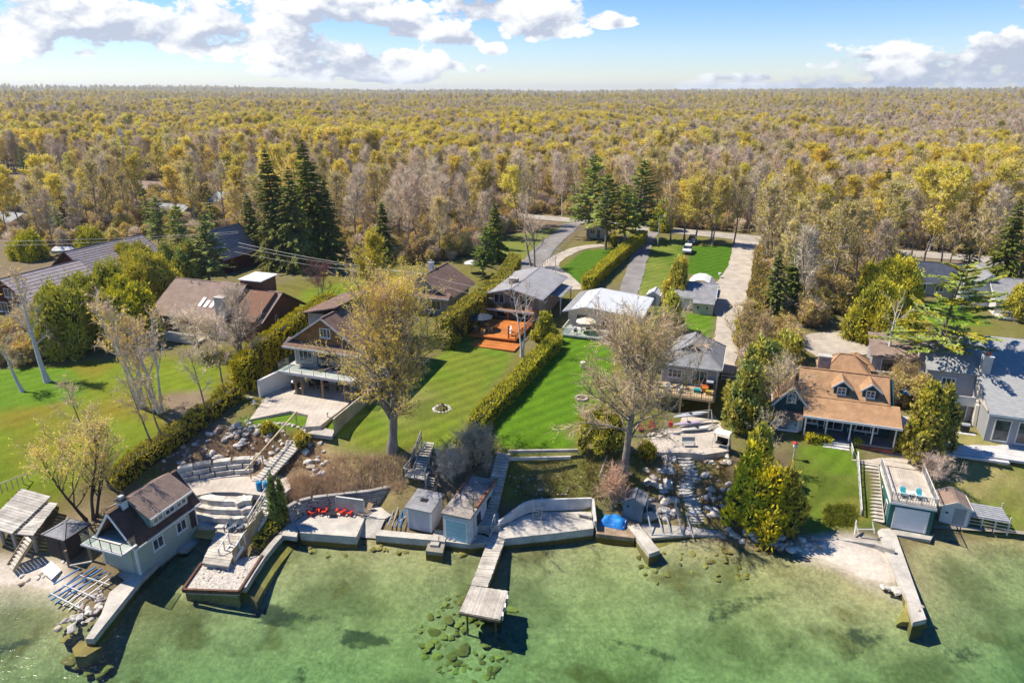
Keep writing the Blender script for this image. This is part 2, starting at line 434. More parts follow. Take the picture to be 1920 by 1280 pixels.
def glassmat(name, col=(0.02, 0.025, 0.03)):
    if name in MATS: return MATS[name]
    m = bpy.data.materials.new(name); m.use_nodes = True; t = NT(m.node_tree)
    out = t.n('ShaderNodeOutputMaterial'); b = t.n('ShaderNodeBsdfPrincipled'); t.l(b.outputs[0], out.inputs[0])
    tcn = t.n('ShaderNodeTexCoord'); nn = t.noise(tcn.outputs['Object'], 0.9, 2.0, 0.5)
    t.l(t.mix(t.ramp(nn, .4, .62), col, tuple(c * 3.2 + .01 for c in col)), b.inputs['Base Color'])
    b.inputs['Roughness'].default_value = 0.06; b.inputs['Specular IOR Level'].default_value = 0.7
    MATS[name] = m; return m
def clearglass(name):
    m = bpy.data.materials.new(name); m.use_nodes = True; t = NT(m.node_tree)
    out = t.n('ShaderNodeOutputMaterial'); a = t.n('ShaderNodeBsdfTransparent'); a.inputs[0].default_value = (.86, .92, .90, 1)
    g = t.n('ShaderNodeBsdfGlossy'); g.inputs['Roughness'].default_value = .04; mx = t.n('ShaderNodeMixShader'); mx.inputs[0].default_value = .10; t.l(a.outputs[0], mx.inputs[1]); t.l(g.outputs[0], mx.inputs[2]); t.l(mx.outputs[0], out.inputs[0])
    return m
GLASS = glassmat('window_glass'); GLASSB = glassmat('window_glass_pale', (.08, .12, .15)); CLEAR = clearglass('rail_glass')
WHITE = mat('white_paint', (.72, .72, .70), .55, .08)
WHITE2 = mat('white_weathered', (.62, .61, .58), .7, .18, 1.5, stain=.25)
CONC = mat('concrete', (.44, .41, .36), .9, .2, .8, .15, 30, stain=.45, algae=True)
CONCP = mat('concrete_pale', (.50, .465, .41), .9, .16, .8, .15, 30, stain=.2, algae=True)
CONCD = mat('concrete_damp', (.30, .27, .22), .85, .22, .7, .2, 20, stain=.5, algae=True)
STONE = mat('armour_stone', (.58, .54, .48), .9, .26, 1.3, .5, 7, objvar=.20)
BOUL = mat('boulder_stone', (.64, .585, .52), .9, .28, 1.2, .5, 6, objvar=.30)
BOULW = mat('boulder_brown', (.46, .37, .30), .9, .28, 1.2, .5, 6, objvar=.30)
ALGAE = mat('algae_stone', (.30, .245, .065), .9, .3, 1.0, .5, 6, objvar=.3, col2=(.17, .145, .04))
PAVER = mat('paver', (.50, .44, .375), .9, .14, .6, .1, 40, lines=(0, .6, .35), stain=.2)
WOODG = mat('grey_wood', (.50, .455, .39), .85, .22, .9, .1, 30, objvar=.16, stretch=(1, 1, 1), stain=.2)
WOODB = mat('brown_wood', (.27, .19, .12), .8, .25, .9, .1, 30, objvar=.12)
WOODY = mat('pale_timber', (.52, .40, .24), .8, .18, .9)
ORANGE = mat('orange_stained_deck', (.50, .17, .035), .65, .16, 1.0, island=.12)
TANDECK = mat('tan_deck', (.46, .34, .20), .75, .16, 1.0, island=.12)
GREYDECK = mat('pale_grey_deck', (.56, .55, .54), .75, .12, 1.0, island=.06)
BEIGEDECK = mat('beige_deck', (.50, .44, .37), .8, .16, 1.0, island=.10)
DARKW = mat('dark_brown_paint', (.055, .042, .04), .7, .2)
BLACK = mat('black_metal', (.02, .02, .022), .5, .1)
STEEL = mat('galvanised_steel', (.50, .51, .52), .45, .15, 2.0, metal=.4)
BLUEP = mat('blue_paint', (.03, .17, .42), .5, .15)
BLUEC = mat('blue_cover', (.02, .22, .62), .6, .12, 2.0, .4, 4)
BARREL = mat('blue_plastic', (.01, .20, .40), .35, .08)
RED = mat('red_plastic', (.62, .045, .02), .45, .08)
REDD = mat('dark_red_plastic', (.40, .03, .04), .5, .1)
SLATE = mat('slate_blue_plastic', (.13, .17, .22), .55, .1)
AQUA = mat('aqua_cushion', (.05, .42, .45), .7, .08)
# ------------------------------------------------------------------ building pieces
def window(par, face, c, a, z, wd, ht, nx=2, nz=1, fr=WHITE, gl=None, sill=True, t=.07):
    """face: 'f' lake side (y=c, looking -y), 'b', 'l' (x=c, looking -x), 'r'. a = left edge along the wall, z = bottom"""
    gl = gl or GLASS; m = MB(); g = MB(); d = .06
    def bx(mb, a0, a1, z0, z1, o0, o1):
        if face == 'f': mb.box(a0, a1, c - o1, c - o0, z0, z1)
        elif face == 'b': mb.box(a0, a1, c + o0, c + o1, z0, z1)
        elif face == 'l': mb.box(c - o1, c - o0, a0, a1, z0, z1)
        else: mb.box(c + o0, c + o1, a0, a1, z0, z1)
    f = t + .03
    bx(m, a, a + f, z, z + ht, 0, d); bx(m, a + wd - f, a + wd, z, z + ht, 0, d)
    bx(m, a + f, a + wd - f, z, z + f, 0, d); bx(m, a + f, a + wd - f, z + ht - f, z + ht, 0, d)
    for i in range(1, nx): bx(m, a + wd * i / nx - t / 2, a + wd * i / nx + t / 2, z + f, z + ht - f, 0, d - .01)
    for k in range(1, nz): bx(m, a + f, a + wd - f, z + ht * k / nz - t / 3, z + ht * k / nz + t / 3, 0, d - .014)
    if sill: bx(m, a - .05, a + wd + .05, z - .07, z - .002, 0, d + .06)
    o = m.build('window', fr, par)
    bx(g, a + f * .6, a + wd - f * .6, z + f * .6, z + ht - f * .6, .004, .022)
    g.build('pane', gl, o); return o
def slidedoor(par, face, c, a, z, wd, ht, n=2, fr=WHITE, gl=None):
    o = window(par, face, c, a, z, wd, ht, n, 1, fr, gl, False); o.name = 'glass_door'; return o
def gable_roof(par, x0, x1, y0, y1, ze, zr, axis, oh, mt, t=.16, ridge=None, trim=None, ohg=None):
    """two slabs meeting at a ridge along axis; eaves at ze (wall line), overhang oh (eave) and ohg (gable)"""
    ohg = oh if ohg is None else ohg; out = []
    if axis == 'y':
        xm = ridge if ridge is not None else (x0 + x1) / 2
        sl = (zr - ze) / (xm - x0); sr = (zr - ze) / (x1 - xm)
        a = MB().slab([(x0 - oh, y0 - ohg, ze - sl * oh + t), (xm - .002, y0 - ohg, zr + t), (xm - .002, y1 + ohg, zr + t), (x0 - oh, y1 + ohg, ze - sl * oh + t)], t)
        b = MB().slab([(xm + .002, y0 - ohg, zr + t), (x1 + oh, y0 - ohg, ze - sr * oh + t), (x1 + oh, y1 + ohg, ze - sr * oh + t), (xm + .002, y1 + ohg, zr + t)], t)
        cap = MB().beam((xm, y0 - ohg - .01, zr + t + .01), (xm, y1 + ohg + .01, zr + t + .01), .26, .05)
        tr = MB()
        for (yy) in (y0 - ohg - .03, y1 + ohg + .03):
            tr.beam((x0 - oh, yy, ze - sl * oh + t * .45), (xm - .02, yy, zr + t * .45), .05, .2); tr.beam((xm + .02, yy, zr + t * .45), (x1 + oh, yy, ze - sr * oh + t * .45), .05, .2)
        tr.box(x0 - oh - .09, x0 - oh - .005, y0 - ohg, y1 + ohg, ze - sl * oh - .08, ze - sl * oh + .08); tr.box(x1 + oh + .005, x1 + oh + .09, y0 - ohg, y1 + ohg, ze - sr * oh - .08, ze - sr * oh + .08)
    else:
        ym = ridge if ridge is not None else (y0 + y1) / 2
        sl = (zr - ze) / (ym - y0); sr = (zr - ze) / (y1 - ym)
        a = MB().slab([(x0 - ohg, y0 - oh, ze - sl * oh + t), (x1 + ohg, y0 - oh, ze - sl * oh + t), (x1 + ohg, ym - .002, zr + t), (x0 - ohg, ym - .002, zr + t)], t)
        b = MB().slab([(x0 - ohg, ym + .002, zr + t), (x1 + ohg, ym + .002, zr + t), (x1 + ohg, y1 + oh, ze - sr * oh + t), (x0 - ohg, y1 + oh, ze - sr * oh + t)], t)
        cap = MB().beam((x0 - ohg - .01, ym, zr + t + .01), (x1 + ohg + .01, ym, zr + t + .01), .26, .05)
        tr = MB()
        for xx in (x0 - ohg - .03, x1 + ohg + .03):
            tr.beam((xx, y0 - oh, ze - sl * oh + t * .45), (xx, ym - .02, zr + t * .45), .05, .2); tr.beam((xx, ym + .02, zr + t * .45), (xx, y1 + oh, ze - sr * oh + t * .45), .05, .2)
        tr.box(x0 - ohg, x1 + ohg, y0 - oh - .09, y0 - oh - .005, ze - sl * oh - .08, ze - sl * oh + .08); tr.box(x0 - ohg, x1 + ohg, y1 + oh + .005, y1 + oh + .09, ze - sr * oh - .08, ze - sr * oh + .08)
    o1 = a.build('roof', mt, par); o2 = b.build('roof', mt, par); cap.build('ridge_cap', mt, o1)
    if trim: tr.build('fascia', trim, o1)
    return o1
def hip_roof(par, x0, x1, y0, y1, ze, zr, oh, mt, rl=None, t=.14, trim=None):
    x0 -= oh; x1 += oh; y0 -= oh; y1 += oh
    wx, wy = x1 - x0, y1 - y0
    if wx >= wy:
        k = wy / 2 if rl is None else (wx - rl) / 2; r0, r1 = (x0 + k, (y0 + y1) / 2), (x1 - k, (y0 + y1) / 2)
        polys = [[(x0,y0),(x1,y0),r1,r0],[(x1,y0),(x1,y1),r1],[(x1,y1),(x0,y1),r0,r1],[(x0,y1),(x0,y0),r0]]
    else:
        k = wx / 2 if rl is None else (wy - rl) / 2; r0, r1 = ((x0 + x1) / 2, y0 + k), ((x0 + x1) / 2, y1 - k)
        polys = [[(x0,y0),(x1,y0),r0],[(x1,y0),(x1,y1),r1,r0],[(x1,y1),(x0,y1),r1],[(x0,y1),(x0,y0),r0,r1]]
    o = None
    m = MB()
    for pl in polys:
        m.poly([(p[0], p[1], (zr if (p is r0 or p is r1) else ze) + t) for p in pl])
    m.poly([(x0,y1,ze+t-.003),(x1,y1,ze+t-.003),(x1,y0,ze+t-.003),(x0,y0,ze+t-.003)])
    o = m.build('roof', mt, par)
    e = MB()
    for (a, b) in (((x0,y0),(x1,y0)),((x1,y0),(x1,y1)),((x1,y1),(x0,y1)),((x0,y1),(x0,y0))):
        e.beam((a[0], a[1], ze + t / 2 - .02), (b[0], b[1], ze + t / 2 - .02), .06, t + .06)
    e.build('fascia', trim or WHITE, o)
    h = MB(); rz = zr + t
    for (c, r) in (((x0,y0),r0),((x1,y0),r1 if wx >= wy else r0),((x1,y1),r1),((x0,y1),r0 if wx >= wy else r1)):
        h.beam((c[0], c[1], ze + t + .01), (r[0], r[1], rz + .01), .2, .04)
    if (Vector(r0) - Vector(r1)).length > .1: h.beam((r0[0], r0[1], rz + .012), (r1[0], r1[1], rz + .012), .22, .04)
    h.build('ridge_cap', mt, o); return o
def walls(par, x0, x1, y0, y1, z0, z1, mt, gable=None, zr=0, ridge=None, name='wall'):
    m = MB()
    if gable == 'y':
        xm = ridge if ridge is not None else (x0 + x1) / 2
        pr = [(x0, z0), (x1, z0), (x1, z1), (xm, zr), (x0, z1)]
        b = len(m.v); n = 5
        for p in pr: m.v.append((p[0], y0, p[1]))
        for p in pr: m.v.append((p[0], y1, p[1]))
        m.f.append(tuple(b + i for i in range(n))); m.f.append(tuple(b + n + i for i in reversed(range(n))))
        for i in range(n): j = (i + 1) % n; m.f.append((b + j, b + i, b + n + i, b + n + j))
    elif gable == 'x':
        ym = ridge if ridge is not None else (y0 + y1) / 2
        pr = [(y0, z0), (y1, z0), (y1, z1), (ym, zr), (y0, z1)]
        b = len(m.v); n = 5
        for p in pr: m.v.append((x0, p[0], p[1]))
        for p in pr: m.v.append((x1, p[0], p[1]))
        m.f.append(tuple(b + i for i in reversed(range(n)))); m.f.append(tuple(b + n + i for i in range(n)))
        for i in range(n): j = (i + 1) % n; m.f.append((b + i, b + j, b + n + j, b + n + i))
    else: m.box(x0, x1, y0, y1, z0, z1)
    return m.build(name, mt, par)
def corners(par, x0, x1, y0, y1, z0, z1, mt=WHITE, w_=.14):
    for (x, y) in ((x0, y0), (x1, y0), (x1, y1), (x0, y1)):
        sx = -1 if x == x0 else 1; sy = -1 if y == y0 else 1
        xa, xb = sorted((x - sx * w_, x + sx * .022)); ya, yb = sorted((y - sy * w_, y + sy * .022))
        MB().box(xa, xb, ya, yb, z0, z1).build('corner_board', mt, par)
def decking(par, x0, x1, y0, y1, z, mt, axis='x', bw=.2, t=.06, skirt=.22, name='decking'):
    m = MB(); rr = random.Random(int(abs(x0 * 13 + y1 * 7 + z) * 10))
    if axis == 'x':
        n = max(1, round((y1 - y0) / bw)); s = (y1 - y0) / n
        for i in range(n): m.box(x0, x1, y0 + i * s + .008, y0 + (i + 1) * s - .008, z - t, z + rr.uniform(-.006, .006))
    else:
        n = max(1, round((x1 - x0) / bw)); s = (x1 - x0) / n
        for i in range(n): m.box(x0 + i * s + .008, x0 + (i + 1) * s - .008, y0, y1, z - t, z + rr.uniform(-.006, .006))
    o = m.build(name, mt, par, kind='stuff')
    MB().box(x0 + .03, x1 - .03, y0 + .03, y1 - .03, z - t - skirt, z - t - .004).build('deck_frame', mt, par)
    return o
def railing(par, pts, h, mt, sp=1.5, bal=0.0, glass=False, pw=.09, mid=True, rail_mat=None, name='railing'):
    m = MB(); g = MB(); bm_ = MB()
    for a, b in zip(pts[:-1], pts[1:]):
        a = Vector(a); b = Vector(b); L = (b - a).length; n = max(1, round(L / sp))
        for i in range(n + 1):
            p = a.lerp(b, i / n); m.box(p.x - pw / 2, p.x + pw / 2, p.y - pw / 2, p.y + pw / 2, p.z, p.z + h - .03)
        up = Vector((0, 0, h)); m.beam(a + up, b + up, pw * 1.1, .06)
        if mid: m.beam(a + Vector((0, 0, .12)), b + Vector((0, 0, .12)), .05, .06)
        if bal:
            k = int(L / bal)
            for i in range(1, k):
                p = a.lerp(b, i / k); bm_.box(p.x - .017, p.x + .017, p.y - .017, p.y + .017, p.z + .12, p.z + h - .03)
        if glass:
            d = (b - a).normalized(); sd = Vector((-d.y, d.x, 0)) * .008
            for i in range(n):
                p = a.lerp(b, (i + .06) / n); q = a.lerp(b, (i + .94) / n)
                z0, z1 = Vector((0, 0, .14)), Vector((0, 0, h - .06))
                g.hexa([p - sd + z0, q - sd + z0, q + sd + z0, p + sd + z0, p - sd + z1, q - sd + z1, q + sd + z1, p + sd + z1])
    o = m.build(name, mt, par)
    if bm_.v: bm_.build('balusters', rail_mat or mt, o)
    if glass: g.build('glass_panels', CLEAR, o)
    return o
def steps(par, p0, p1, width, n, mt, t=.06, side=None, name='tread', closed=False, wood=None):
    """n treads from the top p0 to the foot p1 (local); each tread a part"""
    p0 = Vector(p0); p1 = Vector(p1); d = Vector((p1.x - p0.x, p1.y - p0.y, 0)); run = d.length / n; d.normalize(); sd = Vector((-d.y, d.x, 0))
    rise = (p0.z - p1.z) / n
    for i in range(n):
        a = p0 + d * (run * i); z = p0.z - rise * (i + 1)
        q = [a + sd * (width / 2), a - sd * (width / 2), a - sd * (width / 2) + d * (run * 1.08), a + sd * (width / 2) + d * (run * 1.08)]
        zb = z - (rise + .05 if closed else t)
        MB().hexa([(p.x, p.y, zb) for p in q] + [(p.x, p.y, z) for p in q]).build(name, mt, par)
    if side:
        m = MB()
        for s_ in (-1, 1):
            a = p0 + sd * (s_ * (width / 2 + .03)); b = p1 + sd * (s_ * (width / 2 + .03))
            m.beam(a + Vector((0, 0, -.18)), b + Vector((0, 0, -.02)), .05, .28)
        m.build('stringer', side, par)
# ---- rocks
def rock_mesh(seed, flat=.7, name='rock'):
    rr = random.Random(seed); bm = bmesh.new(); bmesh.ops.create_icosphere(bm, subdivisions=2, radius=.5)
    ph = [rr.uniform(0, 6) for _ in range(6)]
    pl = [(Vector((rr.uniform(-1, 1), rr.uniform(-1, 1), rr.uniform(-.6, 1))).normalized(), rr.uniform(.26, .42)) for _ in range(7)]
    for v in bm.verts:
        c = v.co; k = 1 + .16 * math.sin(c.x * 7 + ph[0]) * math.cos(c.y * 6 + ph[1]) + .12 * math.sin(c.z * 8 + ph[2] + c.x * 5)
        c *= k
        for (nr, dd) in pl:
            e = c.dot(nr) - dd
            if e > 0: c -= nr * e * .85
        c.z *= flat; c.x *= 1 + .25 * math.sin(ph[3]); v.co = c
    m = bpy.data.meshes.new(name); bm.to_mesh(m); bm.free(); return m
ROCKS = [rock_mesh(i, .55 + .07 * (i % 5)) for i in range(10)]
def rockset(mts):
    out = []
    for mm in ROCKS:
        c = mm.copy(); c.materials.clear(); c.materials.append(mts); out.append(c)
    return out
RK_G, RK_B, RK_A = rockset(BOUL), rockset(BOULW), rockset(ALGAE)
rk = random.Random(11)
def rock(pos, size, label, group, sets=None, name='boulder', sink=.25, cat='boulder'):
    sets = sets or (RK_G if rk.random() < .7 else RK_B)
    o = bpy.data.objects.new(name, rk.choice(sets)); COL.objects.link(o)
    o.location = (pos[0], pos[1], pos[2] + size * (.30 - sink))
    o.rotation_euler = (rk.uniform(-.3, .3), rk.uniform(-.3, .3), rk.uniform(0, 6.28)); s = size
    o.scale = (s * rk.uniform(.9, 1.25), s * rk.uniform(.8, 1.1), s * rk.uniform(.8, 1.15))
    if sets is RK_A: o.scale.z *= .6
    return tag(o, label, cat, group)
def blockwall(par, path, z0, courses, bl, bh, bd, batter=0.0, mt=None, jit=.05, seed=1, name='stone'):
    """courses of separate blocks laid along a path (world xy list), each block a part"""
    rr = random.Random(seed); pts = [Vector((p[0], p[1])) for p in path]
    seg = [(pts[i + 1] - pts[i]).length for i in range(len(pts) - 1)]; L = sum(seg)
    def at(s):
        s = max(0, min(L - 1e-4, s))
        for i, l in enumerate(seg):
            if s <= l: return pts[i].lerp(pts[i + 1], s / l), (pts[i + 1] - pts[i]).normalized()
            s -= l
        return pts[-1], (pts[-1] - pts[-2]).normalized()
    for c in range(courses):
        s = -rr.uniform(0, bl * .5)
        while s < L - .15:
            l = bl * rr.uniform(.7, 1.35); a, _ = at(max(0, s)); b, d = at(min(L, s + l - min(.09, bl * .06))); s += l
            if (b - a).length < .12: continue
            d = (b - a).normalized(); nr = Vector((-d.y, d.x)); off = nr * (batter * c + rr.uniform(-jit, jit))
            z = z0 + c * bh + rr.uniform(-.015, .015); h = bh - .035
            q = [a + off, b + off, b + off + nr * bd, a + off + nr * bd]
            j = lambda: rr.uniform(-jit, jit) * .6
            v = [(p.x + j(), p.y + j(), z) for p in q] + [(p.x + j(), p.y + j(), z + h + j() * .6) for p in q]
            MB().hexa(v).build(name, mt or STONE, par)
# ------------------------------------------------------------------ ground sheet
def axis(lo, hi, step, far, k=1.09):
    a = list(np.arange(lo, hi + 1e-6, step)); s = step; x = hi
    while x < far: s *= k; x += s; a.append(x)
    s = step; x = lo; b = []
    while x > -far: s *= k; x -= s; b.append(x)
    return np.array(b[::-1] + a)
gx = axis(-56, 62, .45, 9000, 1.085)
ys = list(np.arange(40, 86, .42)) + list(np.arange(86, 122, .7)) + list(np.arange(122, 215, 1.3)); s_ = 1.3
while ys[-1] < 9000: s_ *= 1.085; ys.append(ys[-1] + s_)
yl = [40]; s_ = .5
while yl[-1] > -400: s_ *= 1.2; yl.append(yl[-1] - s_)
gy = np.array(yl[1:][::-1] + ys)
X, Y = np.meshgrid(gx, gy); xf, yf = X.ravel(), Y.ravel()
zf = TH(xf, yf)
rng = np.random.default_rng(3)
def vnoise(x, y, sc, seed=0):      # cheap smooth value noise
    r = np.random.default_rng(seed); T = r.random((64, 64)); u = x / sc; v = y / sc
    i = np.floor(u).astype(int); j = np.floor(v).astype(int); fu = u - i; fv = v - j; fu = fu*fu*(3-2*fu); fv = fv*fv*(3-2*fv)
    g = lambda a, b: T[a % 64, b % 64]
    return (g(i,j)*(1-fu)+g(i+1,j)*fu)*(1-fv)+(g(i,j+1)*(1-fu)+g(i+1,j+1)*fu)*fv
near = (np.abs(xf) < 90) & (yf < 200) & (yf > 30)
zf = zf + np.where(near, (vnoise(xf, yf, 2.3, 1) - .5) * .10 + (vnoise(xf, yf, .9, 2) - .5) * .05, 0)
def inside(poly, x, y):
    n = len(poly); c = np.zeros(x.shape, bool); d = np.full(x.shape, 1e9)
    for i in range(n):
        x1, y1 = poly[i]; x2, y2 = poly[(i + 1) % n]
        cond = ((y1 > y) != (y2 > y)); xi = (x2 - x1) * (y - y1) / ((y2 - y1) if abs(y2 - y1) > 1e-9 else 1e-9) + x1
        c ^= cond & (x < xi)
        ex, ey = x2 - x1, y2 - y1; t = np.clip(((x - x1) * ex + (y - y1) * ey) / (ex * ex + ey * ey + 1e-9), 0, 1)
        d = np.minimum(d, np.hypot(x - x1 - t * ex, y - y1 - t * ey))
    return np.where(c, d, -d)
col = np.zeros((len(xf), 3)); col[:] = (.175, .130, .085)
nA = vnoise(xf, yf, 7, 4); nB = vnoise(xf, yf, 2.5, 5); nC = vnoise(xf, yf, 18, 6)
def lerp(a, b, t): return a + (np.array(b) - a) * t[:, None]
col = lerp(col, (.13, .12, .035), np.clip(nC * 1.5 - .5, 0, 1) * (yf < 240))
lawn = np.zeros(len(xf))
sel = near
def region(pxs, colour, soft=.4, lw=0.0, nz=.0, colour2=None):
    poly = [tuple(G(*p)[:2]) for p in pxs]
    sd = inside(poly, xf[sel], yf[sel]); t = np.zeros(len(xf)); t[sel] = np.clip((sd + nz * (nB[sel] - .5) * 2) / soft * .5 + .5, 0, 1)
    global col, lawn
    cc = np.array(colour)[None, :] * np.ones((len(xf), 1))
    if colour2 is not None: k = np.clip((nA * .6 + nB * .4 - .35) / .3, 0, 1)[:, None]; cc = cc * (1 - k) + np.array(colour2) * k
    col = col * (1 - t[:, None]) + cc * t[:, None]
    lawn = lawn * (1 - t) + lw * t
GRN = (.092, .170, .011); GRN2 = (.135, .178, .013); OLV = (.14, .13, .028); DRY = (.24, .20, .08); SOIL = (.17, .115, .065); STRAW = (.34, .24, .13); SAND = (.50, .44, .37)
region([(-300,640),(700,480),(1240,440),(1420,450),(2200,560),(2200,1000),(1750,990),(1360,1000),(900,960),(560,940),(340,880),(200,920),(0,960),(-300,960)], OLV, 2.0, .1, 1.0, (.15, .13, .06))
region([(0,700),(300,665),(430,690),(430,745),(230,880),(150,900),(-80,975),(-200,780)], GRN2, .8, .4, 1.2, (.165, .145, .016))
region([(-40,690),(120,690),(160,740),(60,760),(-40,780)], GRN, .8, .5, .8)
region([(280,690),(420,690),(400,740),(300,735)], GRN2, .8, .5, .6)
region([(420,800),(500,775),(580,770),(578,800),(520,812),(430,815)], GRN, .4, .6, .2)
region([(585,800),(650,757),(690,765),(622,818)], GRN, .4, .6, .2)
region([(600,830),(690,762),(830,660),(900,610),(965,668),(880,800),(840,842),(740,862),(640,850)], GRN, .8, 1.0, .8, (.135, .165, .018))
region([(720,740),(830,730),(850,770),(760,800)], (.25, .22, .075), 2.5, .6, 1.5, (.10, .125, .02))
region([(915,810),(1040,660),(1056,628),(1150,640),(1140,800),(1110,842),(945,845)], (.076, .158, .007), .5, 1.0, .2)
region([(1265,585),(1342,590),(1328,640),(1255,625)], GRN, .5, .8, .2)
region([(1175,560),(1228,448),(1300,450),(1225,570)], (.08, .13, .014), .5, .8, .3, (.15, .18, .03))
region([(1285,512),(1298,462),(1380,458),(1366,527)], (.052, .125, .005), .4, 1.0, .1)
region([(1050,505),(1095,470),(1165,464),(1140,500),(1100,535),(1062,525)], (.060, .128, .007), .4, 1.0, .2)
region([(905,470),(960,440),(1060,425),(1010,470),(960,505)], (.15, .17, .035), 1.0, .5, .8)
region([(1480,860),(1500,835),(1600,832),(1608,850),(1645,990),(1545,1006),(1470,1005),(1490,900)], GRN, .6, .8, .5, (.10, .13, .018))
region([(1530,900),(1600,900),(1610,940),(1540,940)], (.22, .20, .07), 1.5, .5, 1.5, (.09, .125, .015))
region([(1765,795),(1960,845),(1960,1000),(1800,990),(1730,960),(1735,880)], (.14, .16, .03), .8, .6, 1.0, (.24, .21, .08))
region([(1600,470),(1770,495),(1760,530),(1660,520)], GRN2, 1.0, .5, 1.0)
region([(560,545),(680,520),(660,570),(560,575)], GRN2, 1.0, .5, .8)
region([(-30,425),(30,425),(60,445),(-30,450)], GRN2, 1.0, .5, .8)
region([(1690,575),(1800,560),(1850,610),(1700,620)], GRN, 1.0, .5, .8)
# banks, beds and beaches
region([(290,895),(330,850),(415,790),(520,812),(610,830),(612,905),(470,912),(350,900)], SOIL, .8, 0, .8, (.25, .18, .11))
region([(600,850),(640,842),(770,872),(775,930),(560,935),(570,900)], STRAW, 1.0, 0, 1.2, (.20, .17, .06))
region([(770,860),(930,850),(930,950),(770,950)], (.20, .15, .09), 1.0, 0, 1.0)
region([(945,855),(1130,855),(1120,950),(930,950)], (.21, .16, .08), .8, 0, 1.0, (.15, .16, .035))
region([(1120,850),(1380,845),(1370,990),(1100,960)], (.22, .16, .10), .8, 0, 1.0, (.16, .15, .05))
region([(1040,800),(1200,770),(1200,850),(1100,850)], (.15, .17, .04), .8, .3, .8, (.22, .18, .09))
region([(1360,850),(1480,850),(1500,1015),(1370,1010)], (.12, .09, .055), .8, 0, .6)
region([(150,960),(290,880),(340,900),(240,1000),(100,1060),(60,1000)], (.20, .155, .09), 1.0, 0, 1.0, (.15, .15, .04))
region([(-60,1045),(120,1050),(150,1110),(130,1150),(-60,1150)], SAND, .8, 0, .4)
region([(1505,1012),(1640,1010),(1735,1110),(1730,1150),(1690,1150),(1560,1080),(1480,1060)], SAND, .7, 0, .4)
region([(1545,945),(1600,940),(1620,970),(1590,992),(1545,985)], (.15, .17, .02), .5, 0, .6, (.22, .20, .04))
region([(290,740),(385,730),(400,765),(320,790)], (.20, .15, .10), .6, 0, .6)
bed = np.clip((0.10 - zf) / .35, 0, 1) * (yf < 120)
bedc = np.array((.34, .30, .16))[None] * np.ones((len(xf), 1))
kk = np.clip((nC * .6 + nA * .4 - .45) / .2, 0, 1)[:, None]; bedc = bedc * (1 - kk * .45) + np.array((.17, .18, .08)) * kk * .45
isand = np.clip((col[:, 0] - .4) / .15, 0, 1)
col = col * (1 - bed[:, None]) + (bedc * (1 - isand[:, None] * .7) + np.array(SAND) * .8 * isand[:, None] * .7) * bed[:, None]
nx_, ny_ = len(gx), len(gy)
ii = np.arange(nx_ * ny_).reshape(ny_, nx_)
Q = np.stack([ii[:-1, :-1], ii[:-1, 1:], ii[1:, 1:], ii[1:, :-1]], -1).reshape(-1, 4)
gm = npmesh('ground', np.stack([xf, yf, zf], -1), Q, smooth=True)
ca = gm.color_attributes.new('ground_cover', 'FLOAT_COLOR', 'POINT'); ca.data.foreach_set('color', np.concatenate([col, np.ones((len(xf), 1))], 1).astype(np.float32).ravel())
la = gm.attributes.new('lawn', 'FLOAT', 'POINT'); la.data.foreach_set('value', lawn.astype(np.float32))
ba = gm.attributes.new('lake_bed', 'FLOAT', 'POINT'); ba.data.foreach_set('value', bed.astype(np.float32))
m = bpy.data.materials.new('ground_cover'); m.use_nodes = True; t = NT(m.node_tree)
out = t.n('ShaderNodeOutputMaterial'); b = t.n('ShaderNodeBsdfPrincipled'); t.l(b.outputs[0], out.inputs[0]); b.inputs['Roughness'].default_value = .95; b.inputs['Specular IOR Level'].default_value = .1
at = t.n('ShaderNodeAttribute', attribute_name='ground_cover'); al = t.n('ShaderNodeAttribute', attribute_name='lawn'); ab = t.n('ShaderNodeAttribute', attribute_name='lake_bed')
pos = t.n('ShaderNodeNewGeometry').outputs['Position']
n1 = t.noise(pos, .55, 6, .62); n2 = t.noise(pos, 3.2, 5, .65); n3 = t.noise(pos, .13, 4, .6)
v = t.m('ADD', .22, t.m('ADD', t.m('MULTIPLY', n1, .75), t.m('MULTIPLY', n2, .82)))
c = t.mix(1.0, at.outputs[0], t.n('ShaderNodeCombineColor').outputs[0], 'MIX')
vv = t.n('ShaderNodeVectorMath', operation='SCALE'); t.l(at.outputs[0], vv.inputs[0]); t.l(v, vv.inputs['Scale'])
c = vv.outputs[0]
# mown stripes and yellowish flecks in the lawns
ro = t.n('ShaderNodeMapping'); ro.inputs['Rotation'].default_value = (0, 0, ANG + R(32)); t.l(pos, ro.inputs[0])
sx = t.n('ShaderNodeSeparateXYZ'); t.l(ro.outputs[0], sx.inputs[0])
st = t.m('SINE', t.m('ADD', t.m('MULTIPLY', sx.outputs[0], 3.6), t.m('MULTIPLY', n1, 1.5)))
sc = t.n('ShaderNodeVectorMath', operation='SCALE'); t.l(c, sc.inputs[0]); t.l(t.m('ADD', 1.0, t.m('MULTIPLY', t.m('MULTIPLY', st, .13), al.outputs['Fac'])), sc.inputs['Scale']); c = sc.outputs[0]
fl = t.ramp(t.noise(pos, 1.1, 5, .7), .54, .70)
c = t.mix(t.m('MULTIPLY', t.m('MULTIPLY', fl, al.outputs['Fac']), .35), c, (.16, .155, .03))
